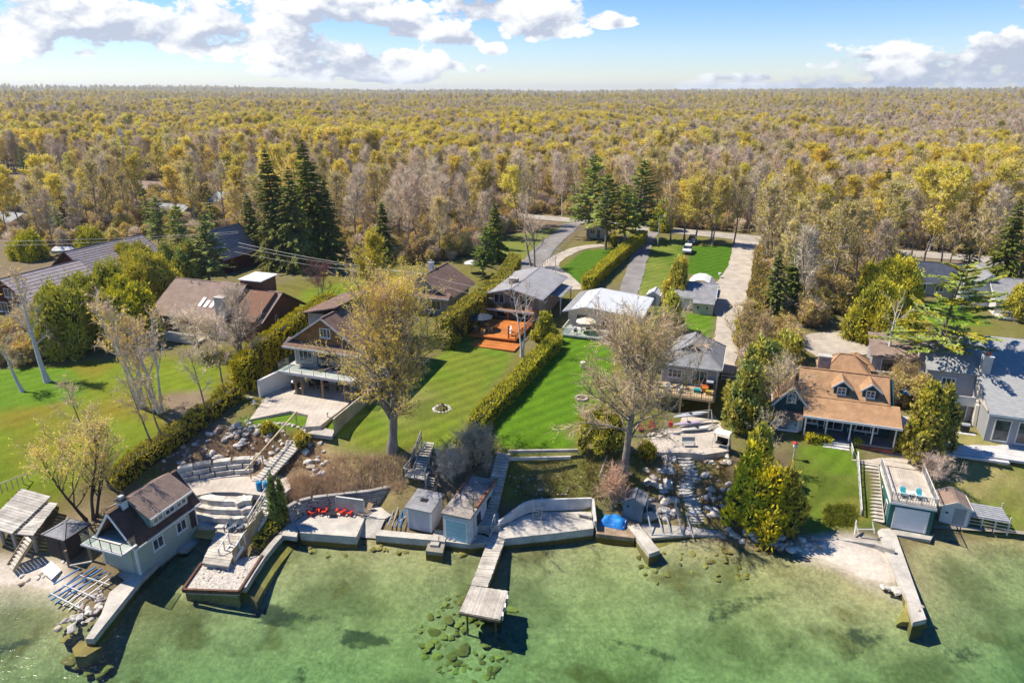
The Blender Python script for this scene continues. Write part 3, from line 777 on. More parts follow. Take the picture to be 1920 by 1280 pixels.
# weed beds, silt and gravel on the lake floor
spz = t.n('ShaderNodeSeparateXYZ'); t.l(pos, spz.inputs[0]); deep = t.ramp(spz.outputs[2], -.25, -.85); bd = ab.outputs['Fac']
silt = t.ramp(t.noise(pos, .14, 4, .55, .3), .42, .62)
c = t.mix(t.m('MULTIPLY', t.m('MULTIPLY', silt, .62), t.m('MULTIPLY', deep, bd)), c, (.085, .088, .026))
brn = t.ramp(t.noise(t.vm('ADD', pos, (31.0, 7.0, 0.0)), .20, 4, .6, .2), .56, .68)
c = t.mix(t.m('MULTIPLY', t.m('MULTIPLY', brn, .6), t.m('MULTIPLY', deep, bd)), c, (.115, .085, .016))
mot = t.m('ADD', .30, t.m('MULTIPLY', t.noise(pos, 2.2, 7, .78), 1.4)); mo = t.n('ShaderNodeVectorMath', operation='SCALE'); t.l(c, mo.inputs[0]); t.put(mo.inputs['Scale'], t.m('ADD', t.m('MULTIPLY', mot, bd), t.m('SUBTRACT', 1.0, bd))); c = mo.outputs[0]
vo = t.n('ShaderNodeTexVoronoi', feature='DISTANCE_TO_EDGE'); vo.inputs['Scale'].default_value = 2.1; t.l(t.vm('ADD', pos, t.n('ShaderNodeTexNoise').outputs['Color']), vo.inputs['Vector'])
cob = t.m('MULTIPLY', t.m('MULTIPLY', t.m('SUBTRACT', 1.0, t.ramp(vo.outputs['Distance'], .02, .16)), t.ramp(t.noise(pos, .25, 3, .5), .45, .6)), t.m('MULTIPLY', bd, .20)); c = t.mix(cob, c, (.07, .065, .02))
wmp = t.n('ShaderNodeMapping'); wmp.inputs['Scale'].default_value = (.55, 1.3, 1); wmp.inputs['Rotation'].default_value = (0, 0, R(18)); t.l(pos, wmp.inputs[0])
wn = t.m('ADD', t.m('MULTIPLY', t.noise(wmp.outputs[0], .16, 3, .5, .8), .8), t.m('MULTIPLY', t.noise(pos, 1.8, 6, .7), .25))
dk = t.m('MULTIPLY', t.ramp(wn, .60, .68), t.m('MULTIPLY', bd, t.ramp(spz.outputs[2], -.6, -1.2)))
c = t.mix(t.m('MULTIPLY', dk, .8), c, (.028, .038, .022))
t.l(c, b.inputs['Base Color'])
bp = t.n('ShaderNodeBump'); bp.inputs['Strength'].default_value = .6; bp.inputs['Distance'].default_value = .12
t.l(t.m('ADD', n2, t.m('MULTIPLY', t.noise(pos, 9, 3, .6), .5)), bp.inputs['Height']); t.l(bp.outputs[0], b.inputs['Normal'])
ground = link('ground', gm, m); ground['kind'] = 'structure'
# ------------------------------------------------------------------ lake water: clear surface over absorbing green body
wm = bpy.data.materials.new('lake_water'); wm.use_nodes = True; t = NT(wm.node_tree)
out = t.n('ShaderNodeOutputMaterial'); tr = t.n('ShaderNodeBsdfTransparent'); gl = t.n('ShaderNodeBsdfGlossy'); gl.inputs['Roughness'].default_value = .16
pos = t.n('ShaderNodeNewGeometry').outputs['Position']
mpw = t.n('ShaderNodeMapping'); mpw.inputs['Scale'].default_value = (1, 1.9, 1); mpw.inputs['Rotation'].default_value = (0, 0, R(14)); t.l(pos, mpw.inputs[0])
hh = t.m('ADD', t.noise(mpw.outputs[0], .9, 4, .55), t.m('MULTIPLY', t.noise(mpw.outputs[0], 4.5, 3, .6), .25))
bp = t.n('ShaderNodeBump'); bp.inputs['Strength'].default_value = .45; bp.inputs['Distance'].default_value = .2; t.l(hh, bp.inputs['Height'])
fr = t.n('ShaderNodeFresnel'); fr.inputs[0].default_value = 1.33; t.l(bp.outputs[0], fr.inputs['Normal']); t.l(bp.outputs[0], gl.inputs['Normal'])
mx = t.n('ShaderNodeMixShader'); t.l(fr.outputs[0], mx.inputs[0]); t.l(tr.outputs[0], mx.inputs[1]); t.l(gl.outputs[0], mx.inputs[2]); t.l(mx.outputs[0], out.inputs[0])
va = t.n('ShaderNodeVolumeAbsorption'); va.inputs['Color'].default_value = (.47, .86, .64, 1); va.inputs['Density'].default_value = .27; t.l(va.outputs[0], out.inputs['Volume'])
wat = MB().box(-900, 900, -420, 130, -30, 0.0).build('lake_water', wm); wat['kind'] = 'structure'
# ------------------------------------------------------------------ roads, drives, paths draped on the ground
ASPH = mat('road_gravel', (.36, .325, .28), .95, .14, .3, .3, 25, stain=.2)
ASPO = mat('old_asphalt', (.24, .225, .215), .95, .2, .25, .2, 25, stain=.25)
GRAV = mat('pale_gravel', (.44, .385, .32), .95, .16, .5, .4, 30, stain=.22)
def strip(name, pts, mt, dz=.06, world=False):
    """pts: (px, py, width)"""
    c = [(G(p[0], p[1]), p[2]) for p in pts]; V = []; F = []
    ctr = []
    for i in range(len(c) - 1):
        a, b = c[i], c[i + 1]; pa = c[max(0, i - 1)][0]; pb = c[min(len(c) - 1, i + 2)][0]
        n = max(2, int((b[0] - a[0]).length / 1.2))
        for k in range(n):
            tt = k / n; t2 = tt * tt; t3 = t2 * tt
            p = .5 * ((2 * a[0]) + (b[0] - pa) * tt + (2 * pa - 5 * a[0] + 4 * b[0] - pb) * t2 + (-pa + 3 * a[0] - 3 * b[0] + pb) * t3)
            ctr.append((Vector((p.x, p.y)), a[1] + (b[1] - a[1]) * tt))
    ctr.append((Vector(c[-1][0][:2]), c[-1][1]))
    rr = random.Random(len(pts)); M = 7
    for i, (p, wd_) in enumerate(ctr):
        d = (ctr[min(i + 1, len(ctr) - 1)][0] - ctr[max(i - 1, 0)][0]).normalized(); nr = Vector((-d.y, d.x))
        e0 = rr.uniform(-.12, .12); e1 = rr.uniform(-.12, .12)
        for j in range(M):
            q = p + nr * ((j / (M - 1) - .5) * wd_ + (e0 if j == 0 else e1 if j == M - 1 else 0)); V.append((q.x, q.y))
    A_ = np.array(V); Z = TH(A_[:, 0], A_[:, 1]) + dz
    for i in range(len(ctr) - 1):
        for j in range(M - 1):
            a = i * M + j; F.append((a + 1, a, a + M, a + M + 1))
    return link(name, npmesh(name, np.concatenate([A_, Z[:, None]], 1), np.array(F), smooth=True), mt, kind='structure')
strip('road', [(200,338,6),(330,346,6),(480,353,6),(620,368,6),(700,380,6),(850,395,6),(1050,412,6.5),(1200,427,7),(1390,446,7),(1640,471,6.5),(1800,483,6.5),(1960,497,6.5),(2200,515,6.5)], ASPH, .10)
strip('driveway', [(1160,592,3.2),(1180,545,3.4),(1200,480,3.6),(1213,445,4),(1222,428,6)], ASPO, .08)
strip('gravel_driveway', [(1350,700,3.2),(1362,650,3.4),(1372,600,4.6),(1366,560,7.5),(1378,530,6),(1388,500,4.6),(1394,470,4.8),(1402,447,7)], GRAV, .09)
strip('curved_driveway', [(1072,545,5),(1050,520,4.5),(1032,500,3.4),(1048,483,3),(1085,467,3),(1130,460,3)], GRAV, .09)
strip('side_lane', [(985,515,5),(1003,490,5),(1030,458,4.6),(1062,432,4.4),(1078,416,4.4)], ASPO, .08)
strip('parking_pad', [(1505,655,5.5),(1560,648,8.5),(1625,640,8)], GRAV, .09)
strip('gravel_track', [(1602,632,3),(1604,600,2.6),(1612,560,2.6)], GRAV, .12)
strip('village_lane', [(1960,560,5),(1880,535,5),(1860,500,5),(1850,487,5)], ASPO, .09)
# ------------------------------------------------------------------ houses
SH_BRN = mat('brown_shingles', (.20, .125, .095), .9, .2, 1.4, .3, 25, lines=(2, .16, .25), stain=.15)
SH_TAUPE = mat('taupe_shingles', (.27, .195, .155), .9, .16, 1.0, .3, 25, lines=(2, .12, .2), stain=.15)
SH_TAN = mat('tan_shingles', (.40, .235, .125), .9, .16, 1.2, .3, 25, lines=(2, .12, .22), stain=.1)
SH_DK = mat('dark_brown_shingles', (.115, .068, .052), .9, .22, 1.4, .3, 25, lines=(2, .15, .3))
SH_GRY = mat('grey_shingles', (.26, .26, .27), .9, .16, 1.2, .3, 25, lines=(2, .13, .2), stain=.12)
SH_LGT = mat('pale_grey_shingles', (.30, .305, .305), .9, .10, 2.2, .3, 30, lines=(2, .13, .15), stain=.06)
SH_MET = mat('grey_sheet_roof', (.33, .315, .305), .5, .10, .6, lines=(0, .6, .12), stain=.12)
MT_WHT = mat('white_metal_roof', (.56, .57, .58), .4, .05, .5, lines=(0, .5, .10))
TILE = mat('grey_roof_tile', (.36, .31, .31), .7, .14, 1.6, .2, 20, objvar=.08)
SID_SAGE = mat('sage_siding', (.31, .33, .27), .8, .08, .8, lines=(0, .4, .25))
SID_MINT = mat('mint_siding', (.36, .42, .345), .75, .06, .6, lines=(2, .2, .16))
SID_GREY = mat('grey_siding', (.33, .335, .345), .8, .06, .8, lines=(2, .18, .2))
SID_TAN = mat('cream_siding', (.56, .50, .40), .8, .06, .8, lines=(2, .2, .12))
SID_TEAL = mat('dark_teal_siding', (.012, .062, .072), .7, .12, .8, lines=(2, .18, .25))
SID_TEALB = mat('teal_siding', (.03, .135, .125), .7, .10, .8, lines=(2, .2, .2))
SID_BRN = mat('brown_siding', (.18, .085, .048), .8, .14, .8, lines=(0, .25, .3))
SID_RED = mat('dark_red_boards', (.085, .018, .015), .8, .2, .8, lines=(0, .25, .35))
SID_WHT = mat('white_siding', (.68, .67, .65), .7, .06, .8, lines=(2, .2, .12), stain=.1)
SID_BLUE = mat('blue_grey_siding', (.16, .22, .27), .75, .10, .8, lines=(0, .25, .3))
SHAKE = mat('cedar_shakes', (.33, .17, .065), .85, .22, 2.2, .4, 18, lines=(2, .2, .35), island=.1)
BRICK = mat('grey_brick', (.30, .235, .19), .9, .16, 2.0, .3, 20, lines=(2, .16, .3))
STUCCO = mat('stucco', (.58, .53, .46), .9, .08, .7, .2, 30, stain=.12)
STUCW = mat('white_stucco', (.66, .65, .62), .9, .07, .7, .2, 30, stain=.15)
FLASH = mat('red_chimney_brick', (.42, .13, .06), .9, .2, 2.0)
def chimney(par, x, y, w_, d_, z0, z1, mt, cap=CONCP, pot=None):
    o = MB().box(x, x + w_, y, y + d_, z0, z1).build('chimney', mt, par)
    MB().box(x - .06, x + w_ + .06, y - .06, y + d_ + .06, z1 + .002, z1 + .14).build('chimney_cap', cap, o)
    if pot: MB().box(x + w_ * .25, x + w_ * .75, y + d_ * .25, y + d_ * .75, z1 + .142, z1 + .5).build('flue', pot, o)
def vent(par, p, s=.25):
    MB().tube(p, (p[0], p[1], p[2] + .35), .07, n=8).build('roof_vent', BLACK if s < .2 else STEEL, par)

# --- craftsman house
h = lot('craftsman_house', 'sage craftsman house with cedar-shake front gable and glass-railed balcony over stone patio', 'house', -50.5, 61, 6.45)
walls(h, .5, 9.6, 4.2, 15, -.4, 2.6, STUCCO, name='lower_wall')
slidedoor(h, 'f', 4.2, 1.2, .05, 2.4, 2.2, 2, DARKW); slidedoor(h, 'f', 4.2, 4.6, .05, 3.2, 2.2, 3, WHITE)
decking(h, -.3, 9.7, 0, 4.15, 2.8, GREYDECK, 'y', .3, .07, .25)
walls(h, .5, 9.6, 2.5, 15, 2.81, 5.6, SID_SAGE); corners(h, .5, 9.6, 2.5, 15, 2.82, 5.4, mat('sage_trim', (.55, .55, .47), .7, .05))
window(h, 'f', 2.5, 1.1, 3.3, 1.9, 1.6, 3, 1, mat('sage_trim', (.55, .55, .47), .7, .05)); slidedoor(h, 'f', 2.5, 3.6, 2.84, 3.2, 2.25, 4, DARKW); window(h, 'f', 2.5, 7.4, 3.5, 1.5, 1.3, 2)
window(h, 'l', .5, 5, 3.6, 1.2, 1.2, 2); window(h, 'l', .5, 9, 3.6, 1.2, 1.2, 2); window(h, 'r', 9.6, 5, 3.6, 1.4, 1.2, 2); window(h, 'r', 9.6, 9, 3.6, 1.4, 1.2, 2)
MB().slab([(-.3, 1.4, 5.5), (10.3, 1.4, 5.5), (10.3, 2.75, 6.15), (-.3, 2.75, 6.15)], .16).build('skirt_roof', SH_BRN, h)
MB().box(-.34, 10.34, 1.3, 1.395, 5.22, 5.46).build('fascia', WHITE2, h)
g = MB(); g.slab([(.0, 2.45, 6.0), (10.0, 2.45, 6.0), (5.0, 2.45, 9.2)], .3); g.build('gable_wall', SHAKE, h)
window(h, 'f', 2.44, 4.4, 6.75, 1.45, 1.15, 3, 1, WHITE)
gable_roof(h, .2, 9.8, 2.5, 15, 5.9, 9.1, 'y', .75, SH_BRN, trim=WHITE2, ohg=.55)
o = MB().box(.9, 4.9, 5.2, 13.4, 6.2, 8.55).build('dormer_wall', SID_SAGE, h)
MB().slab([(.35, 4.7, 8.62), (5.2, 4.7, 9.75), (5.2, 13.9, 9.75), (.35, 13.9, 8.62)], .16).build('dormer_roof', SH_BRN, o)
railing(h, [(-.25, 2.3, 2.81), (-.25, .05, 2.81), (9.65, .05, 2.81), (9.65, 2.3, 2.81)], 1.0, BLACK, 1.6, glass=True, pw=.05, mid=False)
for x in (1.9, 2.8, 5.6, 8.6, 9.5): MB().box(x - .11, x + .11, .12, .34, -.35, 2.46).build('post', WOODB, h)
w_ = MB(); w_.hexa([(-2.0,-1.7,-.5),(-1.7,-1.75,-.5),(.3,4.1,-.5),(0,4.1,-.5),(-2.0,-1.7,2.0),(-1.7,-1.75,2.0),(.3,4.1,2.75),(0,4.1,2.75)]); w_.build('wing_wall', STUCW, h)
# --- long brown house
h = lot('brown_house', 'long low brown house with taupe roof, skylights and pale wrap-around deck', 'house', -81, 70.5, 7.1)
walls(h, .6, 17.6, 2.2, 12.4, -.5, 3.1, SID_BRN, 'x', 6.0)
gable_roof(h, 0, 12.4, 1.6, 13, 3.0, 6.5, 'x', .5, SH_TAUPE, trim=DARKW, ohg=.3)
gable_roof(h, 12.75, 18.0, 3.4, 12.6, 2.9, 5.7, 'x', .5, SH_TAUPE, trim=DARKW, ohg=.35)
MB().hexa([(8.2,3.2,4.05),(11.2,3.2,4.05),(11.2,7.3,6.75),(8.2,7.3,6.75),(8.2,3.2,4.25),(11.2,3.2,4.25),(11.2,7.3,6.9),(8.2,7.3,6.9)]).build('raised_roof', SH_TAUPE, h)
o = MB().box(11.0, 14.6, 8.0, 11.4, 5.0, 7.1).build('clerestory', SID_BRN, h); MB().slab([(10.8, 7.7, 7.25), (14.9, 7.7, 7.25), (14.9, 11.7, 7.45), (10.8, 11.7, 7.45)], .14).build('flat_roof', WHITE, o)
for x in (7.2, 8.2, 9.2): MB().slab([(x, 3.0, 4.15), (x + .55, 3.0, 4.15), (x + .55, 4.5, 5.08), (x, 4.5, 5.08)], .1).build('skylight', WHITE, h)
chimney(h, 11.3, 2.0, 1.5, 1.1, 0, 6.0, STUCCO)
slidedoor(h, 'f', 2.2, 2.0, .6, 2.2, 2.1, 2, WHITE); slidedoor(h, 'f', 2.2, 5.4, .6, 3.2, 2.1, 3, DARKW); window(h, 'f', 2.2, 13.4, 1.2, 2.4, 1.3, 2, 1, WHITE); window(h, 'r', 17.6, 6.5, 1.2, .5, 1.6, 1, 1, WHITE)
decking(h, -1.5, 10.5, -1.6, 2.15, .5, BEIGEDECK, 'x', .3); railing(h, [(-1.4, 2, .5), (-1.4, -1.5, .5), (10.4, -1.5, .5)], 1.0, WHITE2, 1.8, .18)
o = MB().box(-1.4, 10.4, -1.58, -1.5, .62, 1.4).build('deck_screen', BEIGEDECK, h)
for x in (15.0, 16.6): vent(h, (x, 7.4, 5.6))
for x in (3.2, 4.6): vent(h, (x, 6.6, 6.3))
# --- tiled chalets
def tiled(par, x0, x1, y0, y1, ze, zr, oh=.8):
    """steep gable (ridge along y) whose slopes are laid in separate tile courses"""
    xm = (x0 + x1) / 2; walls(par, x0, x1, y0, y1, -.6, ze, SID_RED, 'y', zr - .1)
    base = gable_roof(par, x0, x1, y0, y1, ze, zr, 'y', oh, mat('roof_felt', (.05, .045, .05), .9), t=.1, trim=SID_RED, ohg=1.0)
    n = 13
    for s in (-1, 1):
        ex = (x0 - oh) if s < 0 else (x1 + oh); ez = ze - (zr - ze) / (xm - x0) * oh
        for i in range(n):
            a, b = i / n, (i + .93) / n
            pa = (ex + (xm - ex) * a, ez + (zr - ez) * a + .16); pb = (ex + (xm - ex) * b, ez + (zr - ez) * b + .12)
            q = [(pa[0], y0 - 1.02, pa[1]), (pb[0], y0 - 1.02, pb[1]), (pb[0], y1 + 1.02, pb[1]), (pa[0], y1 + 1.02, pa[1])]
            if s > 0: q = q[::-1]
            MB().slab(q, .1).build('tile_course', TILE, par)
h = lot('chalet', 'dark red timber chalet with steep grey tiled roof behind tall cedars', 'house', -116, 84.5, 7.6)
tiled(h, 0, 9.4, 0, 14.5, 3.0, 6.6); window(h, 'f', 0, 2.6, .8, 1.6, 1.4, 2); window(h, 'f', 0, 5.4, .8, 1.6, 1.4, 2); window(h, 'r', 9.4, 3, .8, 1.4, 1.2, 2)
h = lot('chalet', 'dark red tiled chalet at the left edge, its front behind leaning birch', 'house', -114, 69.5, 7.3)
tiled(h, 0, 15.5, 0, 11.5, 1.6, 6.2); window(h, 'f', 0, 4.6, .7, 2.2, 1.6, 3); window(h, 'f', 0, 8.8, .7, 2.2, 1.6, 3); window(h, 'f', 0, 6.8, 3.2, 1.8, 1.4, 2)
h = lot('chalet', 'small steep tiled chalet between the dark spruces and brown house', 'house', -99.5, 101, 7.8)
tiled(h, 0, 6.4, 0, 8, 3.4, 7.8, .6); window(h, 'f', 0, 1.2, .8, 1.4, 1.4, 2); window(h, 'f', 0, 3.8, .8, 1.4, 1.4, 2); window(h, 'f', 0, 2.5, 3.9, 1.3, 1.5, 2)
# --- brown gabled house behind the big tree
h = lot('gabled_house', 'grey house with dark brown gable roof and white chimney beside the cedar hedge', 'house', -52.3, 92.5, 7.0)
walls(h, .4, 8.8, .8, 9.2, -.5, 3.4, SID_GREY, 'y', 5.9); gable_roof(h, .2, 9.0, .6, 9.4, 3.35, 6.0, 'y', .6, SH_BRN, trim=mat('beige_trim', (.5, .42, .32), .7))
MB().slab([(-.4, -.6, 3.15), (9.6, -.6, 3.15), (9.6, .75, 3.75), (-.4, .75, 3.75)], .14).build('skirt_roof', SH_BRN, h); MB().box(-.42, 9.62, -.68, -.61, 2.95, 3.14).build('fascia', WHITE, h)
window(h, 'f', .8, 1.5, .8, 2.0, 1.5, 2); window(h, 'f', .8, 5.2, .8, 2.4, 1.5, 3); window(h, 'r', 8.8, 3, .8, 1.6, 1.3, 2); chimney(h, 3.4, 5.4, .7, .7, 4.6, 7.0, WHITE, WHITE2, STEEL)
# --- split level house with orange decks
h = lot('split_level_house', 'taupe split-level house with shallow grey roof above orange stained decks', 'house', -38.2, 94.2, 6.7)
walls(h, .9, 8.9, 1.3, 13.4, -.4, 4.25, BRICK, 'y', 5.25); gable_roof(h, .7, 9.1, .9, 13.6, 4.25, 5.3, 'y', .7, SH_MET, t=.14, trim=WHITE, ohg=.9)
window(h, 'f', 1.3, 1.6, 2.6, 1.7, 1.5, 2); window(h, 'f', 1.3, 4.3, 3.0, .8, .7, 1); window(h, 'f', 1.3, 5.8, 2.5, 2.2, 1.6, 2); slidedoor(h, 'f', 1.3, 2.2, .5, 1.5, 1.6, 1, DARKW); slidedoor(h, 'f', 1.3, 5.2, .5, 2.2, 1.6, 2)
window(h, 'r', 8.9, 4, 2.4, 1.6, 1.2, 2); window(h, 'r', 8.9, 8, 2.4, 1.6, 1.2, 2); window(h, 'l', .9, 4, 2.4, 1.6, 1.2, 2)
decking(h, .2, 8.6, -.3, 1.25, 2.15, ORANGE, 'x', .22); MB().box(.15, 8.65, -.42, -.31, 1.82, 2.1).build('fascia', WHITE, h); railing(h, [(.25, 1.2, 2.16), (.25, -.25, 2.16), (8.5, -.25, 2.16)], .95, BLACK, 1.6, glass=True, pw=.05, mid=False)
for x in (.4, 4.4, 8.3): MB().box(x - .08, x + .08, -.2, -.04, -.3, 1.86).build('post', ORANGE, h)
chimney(h, 3.3, 3.6, 1.3, .9, 4.4, 5.9, BRICK)
MB().slab([(9.0, 6.0, 3.4), (11.2, 6.0, 3.0), (11.2, 13.0, 3.0), (9.0, 13.0, 3.4)], .12).build('carport_roof', SH_GRY, h)
for y in (6.3, 12.7): MB().box(10.9, 11.05, y - .08, y + .08, -.4, 2.9).build('post', WHITE, h)
d = lot('tiered_deck', 'two-level orange stained deck with steps onto the middle lawn', 'deck', -37.2, 82.5, 6.2)
decking(d, .6, 7.6, 3.2, 11.2, 1.0, ORANGE, 'x', .25); decking(d, 1.6, 8.4, .2, 3.1, .55, ORANGE, 'x', .25)
for i in range(4): MB().box(-.9 + i * .36, -.5 + i * .36, 3.4, 7.0, .0, .22 + i * .22).build('tread', ORANGE, d)
for i in range(3): MB().hexa([(1.55 - .38 * (3 - i), .3, -.1), (1.55, -.9 + .3 * i, -.1), (1.55, 1.6, -.1), (1.55 - .38 * (3 - i), 1.6, -.1), (1.55 - .38 * (3 - i), .3, .12 + .13 * i), (1.55, -.9 + .3 * i, .12 + .13 * i), (1.55, 1.6, .12 + .13 * i), (1.55 - .38 * (3 - i), 1.6, .12 + .13 * i)]).build('tread', ORANGE, d)
railing(d, [(7.5, 3.3, 1.0), (7.5, 11, 1.0)], .9, ORANGE, 1.4, .2); MB().box(6.3, 6.5, 3.4, 3.6, 1.0, 2.9).build('post', ORANGE, d)
# --- bungalow with white metal roof
h = lot('white_roof_bungalow', 'cream bungalow with bright white metal roof and white railed deck', 'house', -25.3, 95.2, 6.4)
walls(h, .6, 11.2, .6, 10, -.4, 2.85, SID_TAN, 'y', 3.55, 3.4); gable_roof(h, .5, 11.3, .5, 10.1, 2.85, 3.65, 'y', .55, MT_WHT, t=.13, ridge=3.4, trim=WHITE, ohg=.7)
MB().slab([(-.03, -.25, 2.86), (1.2, -.25, 3.18), (1.2, 10.85, 3.18), (-.03, 10.85, 2.86)], .05).build('grey_roof_edge', SH_GRY, h)
window(h, 'f', .6, 2.0, 1.0, 1.5, 1.2, 2, 1, mat('maroon_trim', (.07, .025, .03), .6)); window(h, 'f', .6, 6.0, .8, 2.4, 1.4, 2, 1, mat('maroon_trim', (.07, .025, .03), .6)); window(h, 'l', .6, 3, 1, 1.4, 1.1, 2)
decking(h, .9, 10.2, -4.2, .5, .55, WHITE2, 'x', .3); railing(h, [(1.0, .4, .56), (1.0, -4.1, .56), (7.2, -4.1, .56)], 1.0, WHITE, 1.9, glass=True, pw=.07); railing(h, [(9.0, -4.1, .56), (10.1, -4.1, .56), (10.1, .4, .56)], 1.0, WHITE, 1.8)
for i in range(3): MB().box(7.3, 8.9, -4.25 - .32 * (i + 1), -4.25 - .32 * i, -.35, .38 - .19 * i).build('tread', WHITE2, h)
for p in ((4.2, 5, 3.65), (7.5, 3, 3.4)): vent(h, p)
# --- grey cottage above the stone steps
h = lot('grey_cottage', 'small grey cottage with hipped roof and tan deck on posts above the stone terrace', 'house', -9.6, 75.6, 3.9)
walls(h, 1.1, 7.8, 3.9, 11.8, -.3, 2.5, CONC, name='foundation'); walls(h, 1.1, 7.8, 3.9, 11.8, 2.51, 5.0, SID_GREY); corners(h, 1.1, 7.8, 3.9, 11.8, 2.6, 4.98)
hip_roof(h, 1.1, 7.8, 3.9, 11.8, 5.0, 7.7, .45, SH_GRY, 1.6)
g = MB(); g.slab([(2.95, 5.6, 6.55), (5.95, 5.6, 6.55), (4.45, 5.6, 7.35)], .25); o = g.build('gablet', mat('dark_vent', (.03, .035, .05), .8), h)
MB().slab([(2.7, 5.2, 6.5), (4.45, 5.2, 7.5), (4.45, 8.0, 7.85), (2.7, 6.8, 6.9)], .1).build('gablet_roof', SH_GRY, o); MB().slab([(4.452, 5.2, 7.5), (6.2, 5.2, 6.5), (6.2, 6.8, 6.9), (4.452, 8.0, 7.85)], .1).build('gablet_roof', SH_GRY, o)
m_ = MB(); m_.beam((2.7, 5.15, 6.46), (4.44, 5.15, 7.46), .06, .16); m_.beam((4.46, 5.15, 7.46), (6.2, 5.15, 6.46), .06, .16); m_.build('fascia', WHITE, o)
window(h, 'f', 3.9, 1.9, 3.3, 1.7, 1.15, 3, 2); slidedoor(h, 'f', 3.9, 4.8, 2.6, 1.8, 2.05, 2); window(h, 'r', 7.8, 6, 3.4, 1.2, 1.1, 2); window(h, 'l', 1.1, 6, 3.4, 1.2, 1.1, 2); slidedoor(h, 'f', 3.9, 2.0, .1, 2.6, 2.0, 2, DARKW)
decking(h, .1, 7.7, 0, 3.85, 2.6, TANDECK, 'y', .25); railing(h, [(.15, 3.8, 2.6), (.15, .06, 2.6), (7.6, .06, 2.6), (7.6, 3.8, 2.6)], .95, BLACK, 1.2, .25, pw=.05)
for x in (.4, 4.0, 7.3): MB().box(x - .1, x + .1, .2, .4, -.3, 2.3).build('post', WOODY, h)
steps(h, (8.9, 9.2, 2.6), (8.9, 5.4, .3), 1.5, 9, WOODG, side=WOODG)
# --- garage behind it
h = lot('garage', 'grey-roofed garage with lean-to store beside the gravel driveway', 'garage', -10.6, 107.6, 6.9)
walls(h, .2, 6.2, 1.6, 9.0, -.3, 2.2, SID_WHT, 'x', 3.7); gable_roof(h, .2, 6.2, 1.6, 9.0, 2.2, 3.7, 'x', .35, SH_GRY, trim=WHITE)
walls(h, 3.3, 6.3, 0, 1.55, -.3, 1.75, SID_TAN, name='lean_to_wall'); MB().slab([(3.1, -.3, 1.85), (6.5, -.3, 1.85), (6.5, 1.7, 2.3), (3.1, 1.7, 2.3)], .1).build('lean_to_roof', SH_GRY, h)
MB().box(3.9, 4.1, -.06, 0, .9, 1.3).build('wall_lamp', BLACK, h); MB().box(5.3, 5.5, -.06, 0, .9, 1.3).build('wall_lamp', BLACK, h)
MB().box(6.21, 6.26, 3.4, 6.4, -.1, 2.0).build('garage_door', WHITE, h)
d = lot('tarp_shelter', 'white tarpaulin shelter standing behind the grey garage', 'shelter', -9.6, 117.4, 7.0)
m_ = MB(); n = 7
for i in range(n):
    a, b = PI * i / n, PI * (i + 1) / n
    m_.slab([(2.4 - 2.4 * math.cos(a), 0, .9 + 2.1 * math.sin(a)), (2.4 - 2.4 * math.cos(b), 0, .9 + 2.1 * math.sin(b)), (2.4 - 2.4 * math.cos(b), 5, .9 + 2.1 * math.sin(b)), (2.4 - 2.4 * math.cos(a), 5, .9 + 2.1 * math.sin(a))], .04)
m_.box(0, .04, 0, 5, -.2, .92); m_.box(4.76, 4.8, 0, 5, -.2, .92); m_.build('tarpaulin', WHITE, d)
m_ = MB(); [m_.tube((x, y, -.2), (x, y, 1.4), .04) for x in (.06, 4.74) for y in (.05, 2.5, 4.95)]; m_.build('frame', STEEL, d)
d = lot('garden_shed', 'small white garden shed left of the gold cedar by the garage', 'shed', -14.9, 109.5, 6.9)
walls(d, 0, 1.9, 0, 2.6, -.2, 1.9, SID_WHT, 'y', 2.5); gable_roof(d, 0, 1.9, 0, 2.6, 1.9, 2.5, 'y', .15, MT_WHT, t=.06, trim=WHITE); MB().box(.5, 1.4, -.05, 0, 0, 1.75).build('door', SID_GREY, d)
# --- teal cottage
h = lot('teal_cottage', 'dark teal cottage with tan roof, two dormers and a white-trimmed porch', 'house', 4.38, 74.3, 3.75); h.scale = (1.04,) * 3
walls(h, 3.5, 12.0, 2.6, 9.2, -.4, 3.4, SID_TEAL, 'x', 6.0, 5.6)
# main roof: long front slope over the porch, short back slope
MB().slab([(3.2, 0, 2.98), (12.5, 0, 2.98), (12.5, 2.9, 4.1), (3.2, 2.9, 4.1)], .14).build('porch_roof', SH_TAN, h)
MB().slab([(2.6, 2.75, 4.12), (11.5, 2.75, 4.12), (11.5, 5.6, 6.25), (2.6, 5.6, 6.25)], .14).build('roof', SH_TAN, h)
MB().slab([(2.6, 5.604, 6.25), (11.5, 5.604, 6.25), (11.5, 9.8, 3.5), (2.6, 9.8, 3.5)], .14).build('roof', SH_TAN, h)
MB().box(3.15, 12.55, -.08, -.004, 2.72, 2.98).build('fascia', WHITE, h); MB().beam((2.5, 5.6, 6.28), (11.6, 5.6, 6.28), .22, .05).build('ridge_cap', SH_TAN, h)
m_ = MB(); m_.beam((11.55, 2.75, 4.02), (11.55, 5.6, 6.15), .06, .2); m_.beam((11.55, 5.62, 6.15), (11.55, 9.8, 3.4), .06, .2); m_.build('barge_board', SH_TAN, h)
